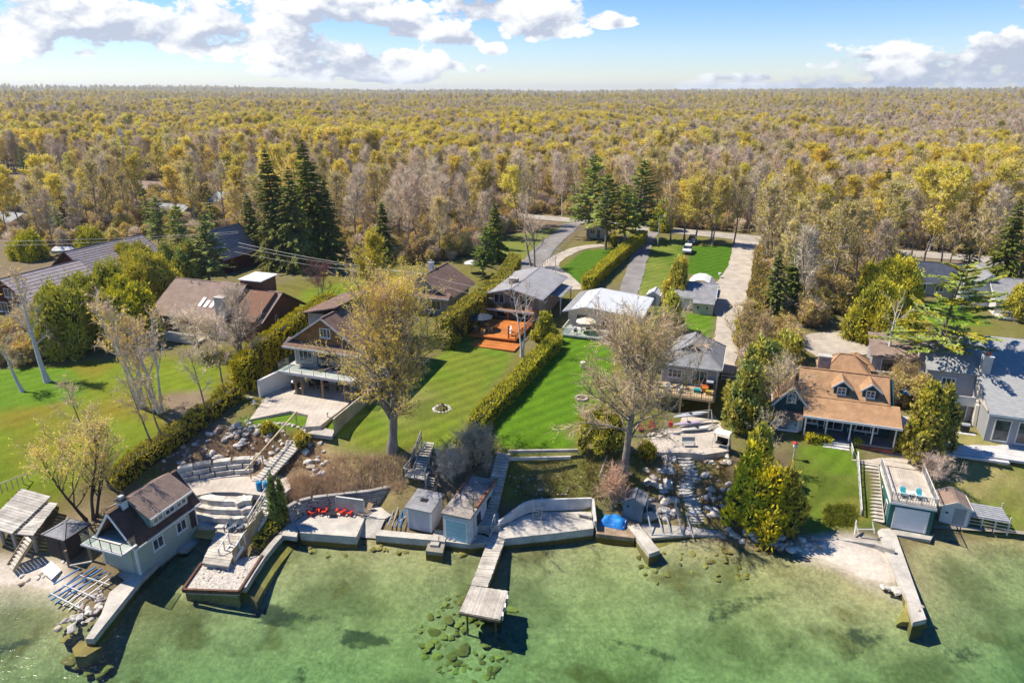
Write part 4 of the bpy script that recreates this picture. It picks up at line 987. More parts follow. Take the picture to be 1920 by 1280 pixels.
for x in (6.1, 8.9):
    d_ = MB(); d_.box(x, x + 1.5, 3.3, 5.4, 4.3, 5.5); d_.slab([(x, 3.301, 5.5), (x + 1.5, 3.301, 5.5), (x + .75, 3.301, 6.1)], .2); o = d_.build('dormer', SID_TEAL, h)
    MB().slab([(x - .3, 2.95, 5.33), (x + .75, 2.95, 6.2), (x + .75, 5.9, 6.2), (x - .3, 5.0, 5.33)], .09).build('dormer_roof', SH_TAN, o); MB().slab([(x + .752, 2.95, 6.2), (x + 1.8, 2.95, 5.33), (x + 1.8, 5.0, 5.33), (x + .752, 5.9, 6.2)], .09).build('dormer_roof', SH_TAN, o)
    m_ = MB(); m_.beam((x - .32, 2.9, 5.29), (x + .74, 2.9, 6.16), .06, .16); m_.beam((x + .76, 2.9, 6.16), (x + 1.82, 2.9, 5.29), .06, .16); m_.build('dormer_trim', WHITE, o)
    window(h, 'f', 3.3, x + .3, 4.5, .9, .85, 2, 2)
decking(h, 3.4, 12.2, .3, 2.55, .55, mat('grey_porch', (.17, .16, .16), .8, .1), 'x', .2)
for x in (3.55, 5.6, 7.9, 10.0, 12.1): MB().box(x - .07, x + .07, .4, .54, .55, 2.85).build('porch_post', WHITE, h)
slidedoor(h, 'f', 2.6, 5.6, .6, 1.9, 1.95, 2); window(h, 'f', 2.6, 3.75, 1.0, 1.2, 1.3, 2); window(h, 'f', 2.6, 8.7, .9, 2.2, 1.35, 3)
for i in range(3): MB().box(5.4, 8.0, .26 - .32 * (i + 1), .26 - .32 * i, -.2, .38 - .18 * i).build('tread', WHITE2, h)
MB().box(8.8, 12.2, .30, .36, -.3, .2).build('porch_skirt', FLASH, h)
walls(h, .4, 3.45, 1.4, 9, -.4, 3.5, SID_TEAL, 'y', 5.4); gable_roof(h, .4, 3.45, 1.4, 9, 3.5, 5.4, 'y', .3, SH_TAN, trim=WHITE)
m_ = MB(); n = 8; fr = [(1.92 + .48 * math.cos(PI * i / n), 4.3 + .5 * math.sin(PI * i / n)) for i in range(n + 1)] + [(1.44, 3.55), (2.4, 3.55)]
m_.v = [(p[0], 1.33, p[1]) for p in fr] + [(p[0], 1.397, p[1]) for p in fr]; k = len(fr); m_.f = [tuple(reversed(range(k)))] + [(i, (i + 1) % k, k + (i + 1) % k, k + i) for i in range(k)]; o = m_.build('arched_window', WHITE, h)
m_ = MB(); fr = [(1.92 + .38 * math.cos(PI * i / n), 4.3 + .40 * math.sin(PI * i / n)) for i in range(n + 1)] + [(1.54, 3.65), (2.3, 3.65)]; m_.v = [(p[0], 1.32, p[1]) for p in fr]; m_.f = [tuple(reversed(range(k)))]; m_.build('pane', GLASSB, o)
MB().box(1.9, 1.94, 1.30, 1.318, 3.65, 4.7).box(1.55, 2.29, 1.30, 1.318, 4.1, 4.14).build('glazing_bar', WHITE, o)
b_ = MB(); b_.hexa([(.9, .7, .5), (2.9, .7, .5), (3.4, 1.38, .5), (.4, 1.38, .5), (.9, .7, 2.1), (2.9, .7, 2.1), (3.4, 1.38, 2.1), (.4, 1.38, 2.1)]); o = b_.build('bay_window', WHITE, h)
MB().box(1.0, 2.8, .67, .698, .75, 1.95).build('pane', GLASSB, o); MB().slab([(.6, .4, 2.12), (3.2, .4, 2.12), (3.4, 1.36, 2.7), (.4, 1.36, 2.7)], .08).build('bay_roof', SH_BRN, o)
hip_roof(h, 5.2, 10.2, 8.0, 12.5, 4.6, 6.6, .3, SH_TAN, 1.4, trim=SH_TAN); walls(h, 5.3, 10.1, 9.3, 12.4, -.3, 4.6, SID_TEAL, name='rear_wall'); chimney(h, 4.6, 7.4, 1.3, .8, 4, 7.0, mat('stone_chimney', (.36, .31, .28), .9, .3, 4.0), CONCP)
d = lot('teal_cabin', 'little teal cabin with tan roof behind the teal cottage', 'cabin', 12.4, 87.6, 5.5)
walls(d, 0, 3.4, 0, 3.4, -.3, 2.5, SID_TEAL); hip_roof(d, 0, 3.4, 0, 3.4, 2.5, 3.9, .4, SH_TAN, .3, trim=SH_TAN); slidedoor(d, 'f', 0, 1.2, .3, 1.5, 2.0, 1); window(d, 'l', 0, 1, .8, 1.2, 1.2, 2)
# --- large pale grey house on the right
h = lot('grey_house', 'large house with broad pale grey roof, stucco fin walls and white decks', 'house', 20.75, 78.9, 4.2); h.scale = (1.035,) * 3
walls(h, 5.6, 19, .9, 14.5, -.4, 3.6, SID_GREY); MB().slab([(5.2, -.2, 3.75), (20, -.2, 3.75), (20, 14.6, 7.5), (5.2, 14.6, 7.5)], .2).build('roof', SH_LGT, h); MB().slab([(5.2, 14.604, 7.5), (20, 14.604, 7.5), (20, 22, 4.5), (5.2, 22, 4.5)], .2).build('roof', SH_LGT, h)
MB().box(5.1, 20, -.3, -.205, 3.45, 3.72).build('fascia', WHITE, h); MB().hexa([(5.3,.9,3.4),(5.55,.9,3.4),(5.55,21,3.4),(5.3,21,3.4),(5.3,.9,3.8),(5.55,.9,3.8),(5.55,14.6,7.25),(5.3,14.6,7.25)]).build('gable_wall', STUCCO, h)
slidedoor(h, 'f', .9, 6.2, .25, 1.5, 2.5, 1); slidedoor(h, 'f', .9, 8.3, .25, 3.4, 2.5, 2); slidedoor(h, 'f', .9, 12.3, .25, 3.4, 2.5, 2)
walls(h, .5, 5.2, 4.9, 14, -.4, 2.5, SID_GREY); slidedoor(h, 'f', 4.9, 1.1, .25, 3.6, 2.1, 2)
walls(h, .5, 5.2, 6.4, 14, 2.51, 5.4, SID_GREY, name='upper_wall'); window(h, 'f', 6.4, 2.0, 3.6, 1.4, 1.1, 3)
MB().box(.5, 5.2, 4.6, 6.38, 2.56, 2.7).build('balcony_floor', GREYDECK, h); MB().box(.5, 5.2, 4.5, 4.6, 2.3, 3.4).build('balcony_parapet', SID_WHT, h)
MB().slab([(.3, 6.0, 5.5), (5.4, 6.0, 5.5), (5.4, 11.5, 7.4), (.3, 11.5, 7.4)], .15).build('roof', SH_LGT, h)
for x in (.15, 5.22): MB().hexa([(x, 3.6, -.4), (x + .3, 3.6, -.4), (x + .3, 12, -.4), (x, 12, -.4), (x, 4.2, 2.6), (x + .3, 4.2, 2.6), (x + .3, 12, 7.6), (x, 12, 7.6)]).build('fin_wall', STUCCO, h)
chimney(h, 5.6, 6.6, .9, .9, 4.8, 7.4, STUCCO, WHITE, FLASH)
walls(h, -4.6, .1, 8.4, 14, -.4, 2.6, STUCCO, name='left_wing_wall'); MB().slab([(-4.9, 9.6, 5.2), (.3, 9.6, 5.2), (.3, 14.2, 6.7), (-4.9, 14.2, 6.7)], .15).build('roof', SH_TAUPE, h); walls(h, -4.6, .1, 10, 14, 2.61, 5.3, SID_GREY, name='left_wing_upper_wall')
MB().box(-4.6, .1, 8.3, 10, 2.6, 2.75).build('balcony_floor', GREYDECK, h); railing(h, [(-4.5, 8.4, 2.75), (.05, 8.4, 2.75)], 1.0, WHITE, 1.5, .16); slidedoor(h, 'f', 10, -3.6, 2.9, 2.8, 2.0, 2)
decking(h, -3.2, 5.1, 1.6, 4.85, .2, GREYDECK, 'x', .25); decking(h, -.4, 19, -2.6, .86, -.02, GREYDECK, 'x', .25); MB().box(-.4, 7, -3.1, -2.62, -.4, -.18).build('tread', GREYDECK, h)
# --- houses further back
def cabin(name, label, px, py, w_, d_, hw, hr, wm_, rm, axis='x', z=None, turn=0.0):
    g0 = G(px, py); h = root(name, label, 'house', g0, -ANG + turn)
    walls(h, 0, w_, 0, d_, -.6, hw, wm_, axis, hr); gable_roof(h, 0, w_, 0, d_, hw, hr, axis, .5, rm, trim=WHITE)
    x = .8
    while x + 1.5 < w_: window(h, 'f', 0, x, .9, 1.3, 1.2, 2); x += 2.6
    slidedoor(h, 'f', 0, min(w_ - 1.2, x - .9), .1, 1.0, 2.0, 1) if x < w_ - .2 else None
    window(h, 'r', w_, d_ * .35, .9, 1.3, 1.1, 2); window(h, 'l', 0, d_ * .35, .9, 1.3, 1.1, 2); return h
cabin('bungalow', 'white bungalow with pale blue roof in the woods behind the chalets', 398, 393, 11, 8, 2.7, 4.6, SID_WHT, mat('pale_blue_roof', (.36, .43, .50), .7, .1, 1.0, lines=(2, .3, .1)))
cabin('bungalow', 'blue-grey bungalow with light roof left of the pale blue roofed bungalow', 285, 413, 10, 7, 2.4, 4.0, SID_BLUE, SH_LGT)
cabin('bungalow', 'taupe bungalow in the woods below the lattice mast', 258, 368, 9, 8, 2.6, 4.4, STUCCO, SH_TAUPE)
cabin('bungalow', 'brown-sided cabin next to the road on the left', 318, 366, 5, 6, 2.5, 3.9, SID_BRN, SH_BRN)
cabin('bungalow', 'grey house with dark navy roof beyond the big pine', 1708, 553, 9.5, 8, 2.6, 5.0, SID_GREY, mat('navy_shingles', (.06, .07, .10), .9, .2, 1.2, lines=(2, .15, .2)))
h = cabin('bungalow', 'white-railed pale house at the right edge behind the grey house', 1862, 592, 12, 9, 2.8, 5.0, SID_WHT, SH_GRY); decking(h, 0, 9, -2.4, -.05, .4, WHITE2, 'x', .25); railing(h, [(.1, -2.3, .4), (8.9, -2.3, .4)], 1.0, WHITE, 1.5, .18)
cabin('bungalow', 'white house with peaked gable between pine trunks at right', 1800, 575, 6.5, 8, 2.8, 5.6, SID_WHT, SH_GRY, 'y')
cabin('bungalow', 'pale bungalow at the far left edge of the woods', -25, 430, 9, 7, 2.4, 3.8, SID_WHT, SH_LGT)
cabin('bungalow', 'small blue house glimpsed behind the spruce group', 470, 378, 6, 6, 2.5, 4.0, SID_BLUE, SH_LGT)
d = cabin('tool_shed', 'small tan tool shed under the pines by the curved driveway', 1099, 446, 4.6, 3.6, 2.0, 3.0, SID_TAN, SH_TAUPE, 'y'); d['category'] = 'shed'
# ------------------------------------------------------------------ shore: walls, terraces, boathouses, docks
def lotp(name, label, cat, px, py, z, turn=0.0, group=None):
    return root(name, label, cat, P(px, py, z), -ANG + turn, group)
def pz(pts, z): return [tuple(P(p[0], p[1], z)[:2]) for p in pts]
def ccw(q):
    a = sum(q[i][0] * q[(i + 1) % len(q)][1] - q[(i + 1) % len(q)][0] * q[i][1] for i in range(len(q)))
    return q if a > 0 else q[::-1]
def pave(name, pts, z, depth, mt, label=None, cat=None):
    o = MB().prism(ccw(pz(pts, z)), z - depth, z).build(name, mt)
    if label: tag(o, label, cat)
    else: o['kind'] = 'structure'
    return o
def plankdeck(par, q, n, mt, t=.08, along=True, jit=.03, seed=1):
    """planks laid across a four-cornered deck (world points a,b,c,d; planks run a-b, stacked towards d-c), each a part"""
    rr = random.Random(seed); a, b, c, d = [Vector(p) for p in q]
    for i in range(n):
        s0, s1 = (i + .04) / n, (i + .96) / n
        p = [a.lerp(d, s0), b.lerp(c, s0), b.lerp(c, s1), a.lerp(d, s1)]; e = (b - a).normalized() * rr.uniform(-jit, jit); z = Vector((0, 0, rr.uniform(-.012, .012)))
        p = [x + e + z for x in p]; lo = [x - Vector((0, 0, t)) for x in p]
        MB().hexa(lo + p).build('plank', mt, par)
# --- A-frame boathouse
h = lot('boathouse', 'mint green A-frame boathouse with brown roof, shed dormer and balcony over the water', 'boathouse', -50.75, 35.4, 1.0)
walls(h, 0, 4.0, 0, 6.9, -1.2, 2.75, SID_MINT); corners(h, 0, 4.0, 0, 6.9, -.6, 2.7)
# gable wall set back behind the balcony recess
g = MB(); g.slab([(.15, 1.6, 2.76), (3.85, 1.6, 2.76), (3.2, 1.6, 3.9), (2.0, 1.6, 5.3), (.8, 1.6, 3.9)], .2); g.build('gable_wall', mat('orange_boards', (.40, .17, .05), .7, .15, 1, lines=(2, .2, .3)), h)
g = MB(); g.slab([(.15, 6.9, 2.76), (2.0, 6.9, 5.3), (3.85, 6.9, 2.76)], .2); g.build('gable_wall', SID_MINT, h); slidedoor(h, 'f', 1.38, 1.2, 2.8, 1.6, 1.6, 2, WOODY)
gable_roof(h, .1, 3.9, .2, 6.9, 2.85, 5.35, 'y', .38, SH_DK, t=.14, trim=WHITE, ohg=.45)
o = MB().hexa([(2.3, 1.9, 3.2), (4.05, 1.9, 3.2), (4.05, 6.2, 3.2), (2.3, 6.2, 3.2), (2.3, 1.9, 5.2), (4.05, 1.9, 4.2), (4.05, 6.2, 4.2), (2.3, 6.2, 5.2)]).build('dormer', SID_MINT, h)
MB().slab([(2.0, 1.6, 5.75), (4.5, 1.6, 4.32), (4.5, 6.5, 4.32), (2.0, 6.5, 5.75)][0:4], .12).build('dormer_roof', SH_TAUPE, o)
MB().slab([(-.5, 1.6, 4.32), (2.0, 1.6, 5.75), (2.0, 6.5, 5.75), (-.5, 6.5, 4.32)], .12).build('dormer_roof', SH_TAUPE, o); MB().box(4.5, 4.56, 1.6, 6.5, 4.12, 4.34).build('fascia', WHITE, o)
for y in (2.15, 3.5, 4.85): window(h, 'r', 4.05, y, 3.28, 1.15, .85, 2)
for y in (1.7, 4.4): window(h, 'r', 4.0, y, .75, 1.2, 1.15, 2)
MB().box(4.003, 4.05, 6.1, 6.75, .3, 2.4).build('door', DARKW, h); MB().box(.5, 3.5, -.05, -.003, -.2, 2.0).build('boat_door', SID_MINT, h)
MB().box(-.35, 4.3, -1.5, .1, 2.56, 2.74).build('balcony', GREYDECK, h); railing(h, [(-.3, .1, 2.75), (-.3, -1.42, 2.75), (4.25, -1.42, 2.75), (4.25, .1, 2.75)], .95, BLACK, 1.3, glass=True, pw=.05, mid=False)
o = MB().box(1.7, 2.3, 1.0, 1.6, 5.1, 6.0).build('cupola', WHITE, h); MB().slab([(1.55, .85, 6.0), (2.45, .85, 6.0), (2.45, 1.75, 6.0), (1.55, 1.75, 6.0)], .05).build('cupola_roof', BLACK, o); MB().box(1.82, 2.18, 1.1, 1.5, 6.0, 6.35).build('flue', STEEL, o)
p_ = [(160,1197),(175,1197),(262,1088),(318,1032),(298,1020),(240,1082),(205,1110),(190,1150)]
pave('concrete_pier', p_, .55, 1.9, CONCP, 'cracked pale concrete pier running out beside the mint boathouse', 'pier')
pave('boathouse_footing', [(165,1055),(250,1090),(305,1035),(262,1015)], .45, 1.5, CONC)
pave('slip_apron', [(305,1030),(372,985),(395,992),(350,1032)], .35, 1.2, CONC)
# --- dark shed, left deck and steps
h = lotp('dark_shed', 'dark brown shed with pale grey hipped roof left of the mint boathouse', 'shed', 94, 1036, 1.2)
walls(h, 0, 2.3, 0, 2.3, -.6, 1.9, DARKW); hip_roof(h, 0, 2.3, 0, 2.3, 1.9, 2.6, .2, SH_GRY, .1, trim=DARKW); MB().box(.7, 1.5, -.04, -.003, -.2, 1.7).build('door', mat('dark_brown_door', (.035, .03, .03), .6), h)
PLANK = mat('pale_planks', (.46, .43, .385), .85, .2, 1.0, objvar=.18)
d = root('lakeside_deck', 'weathered white plank deck on posts at the left edge', 'deck', (0, 0, 0))
Z = 3.1
plankdeck(d, [P(-30,985,Z), P(22,1000,Z), P(95,930,Z), P(40,915,Z)], 16, PLANK, .1, seed=3); plankdeck(d, [P(28,1000,Z-.25), P(62,1003,Z-.25), P(108,943,Z-.25), P(75,938,Z-.25)], 14, PLANK, .1, seed=4)
for p in ((0,988),(60,1000),(22,995),(90,945)): q = P(p[0], p[1], Z - .3); MB().box(q.x - .12, q.x + .12, q.y - .12, q.y + .12, th(q.x, q.y) - .4, Z - .3).build('post', WOODG, d)
a_, b_ = P(5, 925, Z), P(55, 905, Z); m_ = MB()
for i in range(6): q = a_.lerp(b_, i / 5); m_.tube(q, q + Vector((0, 0, 1.1)), .04)
m_.tube(a_ + Vector((0, 0, 1.1)), b_ + Vector((0, 0, 1.1)), .05); m_.build('railing', WOODG, d)
d = root('deck_stairs', 'slate-grey plank stairs descending from the left deck to the beach', 'stairs', (0, 0, 0)); steps(d, P(55, 1005, 2.9), P(20, 1064, .7), 1.3, 9, WOODG, .07, WOODY)
# --- loose board and cradle
o = MB().slab([P(76,1068,.9), P(96,1086,.55), P(115,1068,.75), P(96,1051,1.05)], .06).build('board', WHITE); tag(o, 'white square board lying on the left beach rocks', 'board')
d = root('boat_cradle', 'blue and grey steel boat cradle lying on the rocks below the mint boathouse', 'boat cradle', (0, 0, 0))
for (a, b, mt_, r_) in [((90,1118,.35),(180,1062,.9),BLUEP,.05),((95,1125,.35),(190,1066,.9),BLUEP,.06),((105,1130,.3),(200,1070,.85),BLUEP,.05),((118,1135,.3),(208,1074,.8),STEEL,.045),((130,1142,.25),(212,1080,.75),STEEL,.045),((100,1095,.6),(150,1065,.95),BLUEP,.05)]:
    MB().beam(P(*a), P(*b), r_ * 2, r_ * 2).build('rail', mt_, d)
for (a, b) in [((95,1112,.5),(150,1140,.4)),((120,1096,.6),(178,1120,.5)),((150,1078,.8),(205,1096,.7))]: MB().beam(P(*a), P(*b), .1, .1).build('cross_beam', STEEL, d)
d = root('mooring_posts', 'rusty timber posts standing at the boathouse corner', 'posts', (0, 0, 0))
for (p, hh_) in (((130,1060,.8),1.6),((172,1052,.8),2.0)): q = P(*p); MB().tube((q.x, q.y, .2), (q.x, q.y, .8 + hh_), .13).build('post', WOODB, d)
MB().beam(P(131,1060,1.9), P(172,1052,2.0), .12, .12).build('rail', WOODG, d)
for i in range(36):
    tt = rk.random(); x = 128 + 70 * (1 - tt) + rk.uniform(-16, 22); y = 1195 - 88 * (1 - tt) + rk.uniform(-14, 10); s = rk.uniform(.35, .85)
    g = G(min(x, 190), y); rock((g.x, g.y, max(g.z, .05)), s, 'grey boulder heaped along the cracked concrete pier', 'boulders beside the concrete pier')
for i in range(10): g = G(rk.uniform(40, 150), rk.uniform(1052, 1100)); rock(g, rk.uniform(.3, .6), 'beach boulder among the drift near the white board', 'boulders on the left beach')
o = MB().prism(ccw(pz([(135,1215),(150,1200),(180,1202),(190,1212),(160,1230),(140,1230)], -.15)), -1.2, -.15).build('sunken_slab', ALGAE); tag(o, 'large algae-covered slab under water off the pier end', 'stone slab')
# --- armour stone terraces
d = root('armour_stone_wall', 'upper curved wall of grey armour stone courses above the paver terrace', 'wall', (0, 0, 0)); blockwall(d, pz([(338,912),(362,907),(400,900),(440,895),(474,893)], 2.9), 2.7, 4, 1.35, .45, .7, .28, seed=2)
d = root('armour_stone_seating', 'four stepped tiers of grey armour stone below the paver terrace', 'wall', (0, 0, 0)); blockwall(d, pz([(352,985),(385,992),(430,993),(468,990),(492,978)], 1.0), .75, 4, 1.5, .55, .95, .62, seed=5)
pave('paver_terrace', [(352,905),(400,897),(450,893),(480,892),(540,890),(545,915),(520,935),(490,928),(440,922),(400,922),(360,930)], 3.05, .6, PAVER)
# --- lower deck, rails, stairs
d = root('lower_deck', 'grey timber deck beside the boat slip below the stone seating', 'deck', (0, 0, 0)); Z = 1.15
plankdeck(d, [P(378,1055,Z), P(428,1062,Z), P(462,985,Z), P(412,982,Z)], 14, WOODG, .1, seed=6); MB().prism(ccw(pz([(380,1053),(428,1060),(460,987),(412,984)], Z - .12)), -.6, Z - .12).build('deck_frame', WOODG, d)
d = root('deck_steps', 'white railed steps down onto the gravel platform', 'stairs', (0, 0, 0)); steps(d, P(445, 1018, 1.6), P(428, 1048, .75), 1.3, 4, WHITE2, .08, WHITE)
for s_ in (-.7, .7):
    a = P(445, 1016, 1.6) + Vector((s_, 0, 0)); b = P(427, 1046, .8) + Vector((s_, 0, 0)); m_ = MB()
    for q in (a, b, a.lerp(b, .5)): m_.box(q.x - .05, q.x + .05, q.y - .05, q.y + .05, q.z - .2, q.z + 1.0)
    m_.beam(a + Vector((0, 0, 1)), b + Vector((0, 0, 1)), .08, .08); m_.build('railing', WHITE, d)
d = root('terrace_steps', 'white railed steps climbing from the lower deck beside columnar cedars', 'stairs', (0, 0, 0)); steps(d, P(508, 935, 3.0), P(474, 992, 1.2), 1.2, 9, WHITE2, .07, WHITE2)
a = P(500, 932, 3.0); b = P(466, 988, 1.25); m_ = MB()
for i in range(5): q = a.lerp(b, i / 4); m_.box(q.x - .05, q.x + .05, q.y - .05, q.y + .05, q.z - .2, q.z + 1.0)
m_.beam(a + Vector((0, 0, 1)), b + Vector((0, 0, 1)), .08, .08); m_.beam(a + Vector((0, 0, .5)), b + Vector((0, 0, .5)), .05, .06); m_.build('railing', WHITE2, d)
d = root('timber_screen', 'curved tan timber retaining screen beside the white steps', 'fence', (0, 0, 0))
pa = [P(x, y, .5) for (x, y) in ((440,1058),(452,1040),(468,1022),(485,1005),(498,990))]
for i in range(len(pa) - 1):
    for k in range(4):
        a = pa[i].lerp(pa[i + 1], k / 4); b = pa[i].lerp(pa[i + 1], (k + .93) / 4); hh_ = 1.5 + .25 * i; n_ = Vector((b.y - a.y, a.x - b.x, 0)).normalized() * .06
        MB().hexa([a, b, b - n_, a - n_] + [x + Vector((0, 0, hh_)) for x in (a, b, b - n_, a - n_)]).build('board', WOODY, d)
o = MB().slab([P(362,1006,.75), P(398,1010,.95), P(412,996,.98), P(372,990,.8)], .06).build('plywood_ramp', mat('orange_plywood', (.52, .30, .08), .8, .15)); tag(o, 'orange-brown plywood sheet beside the boat slip', 'plywood')
# --- gravel platform and its path
PEB = mat('pale_gravel_bed', (.55, .50, .44), .95, .3, 6.0, .6, 20)
pave('gravel_platform', [(346,1103),(446,1107),(490,1040),(440,1048),(428,1062),(378,1055)], .55, 1.8, PEB)
d = root('steel_edging', 'rust-brown edging beams framing the gravel platform', 'edging', (0, 0, 0)); RUST = mat('rust_steel', (.16, .075, .045), .8, .3, 2)
for (a, b) in (((343,1106),(448,1110)),((343,1106),(378,1056)),((448,1110),(492,1042))): MB().beam(P(a[0], a[1], .56), P(b[0], b[1], .56), .2, .34).build('beam', RUST, d)
d = root('shore_kerb', 'curving pale concrete kerb path between gravel platform and footbridge', 'path', (0, 0, 0))
kp = [P(x, y, .6) for (x, y) in ((455,1100),(470,1075),(490,1045),(508,1022),(525,1003),(540,988))]
for i in range(len(kp) - 1):
    a, b = kp[i], kp[i + 1]; n_ = Vector((b.y - a.y, a.x - b.x, 0)).normalized() * .3; lo = [a - n_, a + n_, b + n_, b - n_]; MB().hexa([(q.x, q.y, -1.2) for q in lo] + [(q.x, q.y, .6) for q in lo]).build('kerb_segment', CONC, d)
    lo = [a + n_ * 1.02, a + n_ * 4.2 - Vector((0, .6, 0)), b + n_ * 4.2 - Vector((0, .6, 0)), b + n_ * 1.02]
    MB().hexa([(q.x, q.y, -1.6) for q in lo] + [(lo[0].x, lo[0].y, .0), (lo[1].x, lo[1].y, -.5), (lo[2].x, lo[2].y, -.5), (lo[3].x, lo[3].y, .0)]).build('algae_apron', ALGAE, d)
pave('footbridge', [(528,1003),(556,1006),(563,980),(540,975)], .85, .5, CONC, 'short concrete footbridge at the foot of the columnar cedars', 'bridge')
for i in range(26): p = P(rk.uniform(360, 470), rk.uniform(1062, 1100), .55); rock(p, rk.uniform(.12, .26), 'small pale stone lying on the gravel platform', 'stones on the gravel platform', name='stone', cat='stone')
ring = P(418, 1062, .56)
for i in range(11): rock((ring.x + .7 * math.cos(i * .571), ring.y + .7 * math.sin(i * .571), .56), .34, 'grey stone of the fire ring on the gravel platform', 'fire ring stones on the platform', RK_G, 'stone', cat='stone')
# --- concrete terrace with red chairs
pave('concrete_terrace', [(563,998),(553,978),(570,966),(590,961),(640,955),(695,949),(764,934),(745,958),(722,972),(684,970),(668,1006)], .9, 2.2, CONCP)
o = MB().hexa([P(672,1008,-.15), P(708,1010,-.15), P(724,973,-.15), P(686,971,-.15), P(668,1006,.08), P(706,1009,.08), P(722,972,.84), P(684,970,.84)]).build('boat_ramp', CONC); o['kind'] = 'structure'
d = root('block_retaining_wall', 'curved grey segmental block wall behind the red chairs', 'wall', (0, 0, 0)); blockwall(d, pz([(547,980),(563,969),(590,962),(640,956),(695,950),(765,934)], .9), .8, 7, 1.4, .25, .4, .05, mat('retaining_block', (.33, .31, .29), .9, .15, 2, .3, 20, objvar=.1), .012, 7, 'block')
o = lotp('wind_screen', 'tall pale grey panel standing behind the red chairs', 'panel', 632, 960, .9, .12); MB().box(0, 2.9, 0, .12, .05, 1.75).build('panel', CONC, o); m_ = MB(); m_.box(-.06, 0, -.02, .14, 0, 1.82).box(2.9, 2.96, -.02, .14, 0, 1.82).box(-.06, 2.96, -.02, .14, 1.752, 1.82); m_.build('frame', WHITE2, o)
pave('sea_wall', [(704,1003),(822,1013),(822,1003),(708,992)], .75, 2.0, CONCP, 'low pale concrete sea wall in front of the grey shed', 'wall')
h = lot('storage_shed', 'pale grey storage shed with flat sloped roof beside white boathouse', 'shed', -28.0, 49.3, .85)
walls(h, 0, 2.5, 0, 2.5, -.3, 2.1, mat('pale_lilac_siding', (.50, .49, .50), .7, .06, .8, lines=(0, .3, .12))); MB().slab([(-.15, -.2, 2.12), (2.65, -.2, 2.12), (2.65, 2.7, 2.5), (-.15, 2.7, 2.5)], .09).build('roof', SH_GRY, h); MB().box(.9, 1.6, 1.0, 1.5, 2.28, 2.36).build('roof_hatch', BLACK, h)
walls(h, .01, 2.49, 1.4, 2.49, 2.1, 2.28, mat('pale_lilac_siding', (.5, .49, .5)), name='roof_infill'); corners(h, 0, 2.5, 0, 2.5, -.2, 2.08)
# --- white boathouse
h = lot('boathouse', 'white block boathouse with flat concrete roof and light blue garage door', 'boathouse', -24.1, 49.0, .6)
BWALL = mat('peeling_white_wall', (.60, .60, .60), .85, .12, 1.2, .2, 15, stain=.35)
walls(h, 0, 2.75, 0, 6.8, -1.4, 2.6, BWALL); MB().box(-.1, 2.85, -.15, 6.9, 2.605, 2.8).build('roof', mat('stained_roof_slab', (.36, .32, .28), .9, .3, .7, .2, 20, stain=.5), h)
MB().box(2.55, 2.86, 1.6, 6.9, 2.805, 3.0).build('parapet', mat('spalled_brick', (.38, .17, .10), .9, .35, 2.5), h); MB().box(-.11, .12, 3.4, 6.9, 2.805, 2.95).build('parapet', mat('spalled_brick', (.38, .17, .10)), h)
o = MB().box(.35, 2.35, -.05, -.003, -.1, 2.1).build('garage_door', mat('pale_blue_door', (.36, .55, .60), .6, .06, .8, lines=(2, .5, .4)), h); m_ = MB(); m_.box(.22, .345, -.08, -.003, -.1, 2.25).box(2.355, 2.48, -.08, -.003, -.1, 2.25).box(.22, 2.48, -.082, -.003, 2.105, 2.25); m_.build('door_frame', WHITE, o)
window(h, 'r', 2.75, 1.6, 1.0, .9, 1.0, 1, 1, BLACK); window(h, 'r', 2.75, 4.2, 1.0, .9, 1.0, 1, 1, BLACK)
d = lotp('flag_pole', 'thin dark pole with a furled yellow flag beside white boathouse', 'flag pole', 889, 1008, .6); MB().tube((0, 0, 0), (0, 0, 4.7), .035).build('pole', BLACK, d); MB().hexa([(-.02,-.02,3.4),(.14,-.02,3.3),(.14,.05,3.3),(-.02,.05,3.4),(-.02,-.02,4.5),(.06,-.02,4.2),(.06,.05,4.2),(-.02,.05,4.5)]).build('flag', mat('yellow_cloth', (.72, .55, .03), .8, .1), d)
pave('boathouse_landing', [(826,1013),(838,1000),(895,1002),(905,985),(935,985),(950,1003),(945,1012),(880,1020)], .55, 1.8, CONC)
d = root('stepped_block', 'stepped concrete block landing in front of the storage shed', 'steps', (0, 0, 0)); MB().prism(ccw(pz([(808,1000),(838,1003),(830,1036),(798,1032)], .4)), -1.2, .4).build('base', CONCD, d); MB().prism(ccw(pz([(815,992),(840,995),(834,1015),(808,1012)], .65)), -1.2, .65).build('tread', CONC, d); MB().prism(ccw(pz([(808,1014),(824,1015),(822,1022),(806,1021)], .62)), .402, .62).build('tread', CONC, d)
for i in range(12): p = P(rk.uniform(836, 890), rk.uniform(1002, 1014), .6); rock(p, rk.uniform(.25, .5), 'pale rubble stone at the foot of the white boathouse', 'rubble before the white boathouse', RK_G, 'stone', cat='stone')
d = root('hillside_steps', 'long flight of grey weathered steps beside the right lawn', 'stairs', (0, 0, 0)); steps(d, P(945, 846, 5.1), P(916, 965, 1.5), 1.45, 21, WOODG, .1, closed=True)
pave('stair_landing', [(893,985),(898,958),(935,960),(938,985)], 1.35, 1.2, CONC)
d = root('landing_steps', 'short railed grey steps down to the dock', 'stairs', (0, 0, 0)); steps(d, P(912, 981, 1.4), P(905, 1002, .55), 1.5, 4, WOODG, .08, WOODG)
for sx_ in (-.8, .8):
    a = P(912, 980, 1.4) + Vector((sx_, 0, 0)); b = P(905, 1001, .55) + Vector((sx_, 0, 0)); m_ = MB()
    for q in (a, b): m_.box(q.x - .05, q.x + .05, q.y - .05, q.y + .05, q.z - .4, q.z + .95)
    m_.beam(a + Vector((0, 0, .95)), b + Vector((0, 0, .95)), .07, .07); m_.build('railing', STEEL, d)
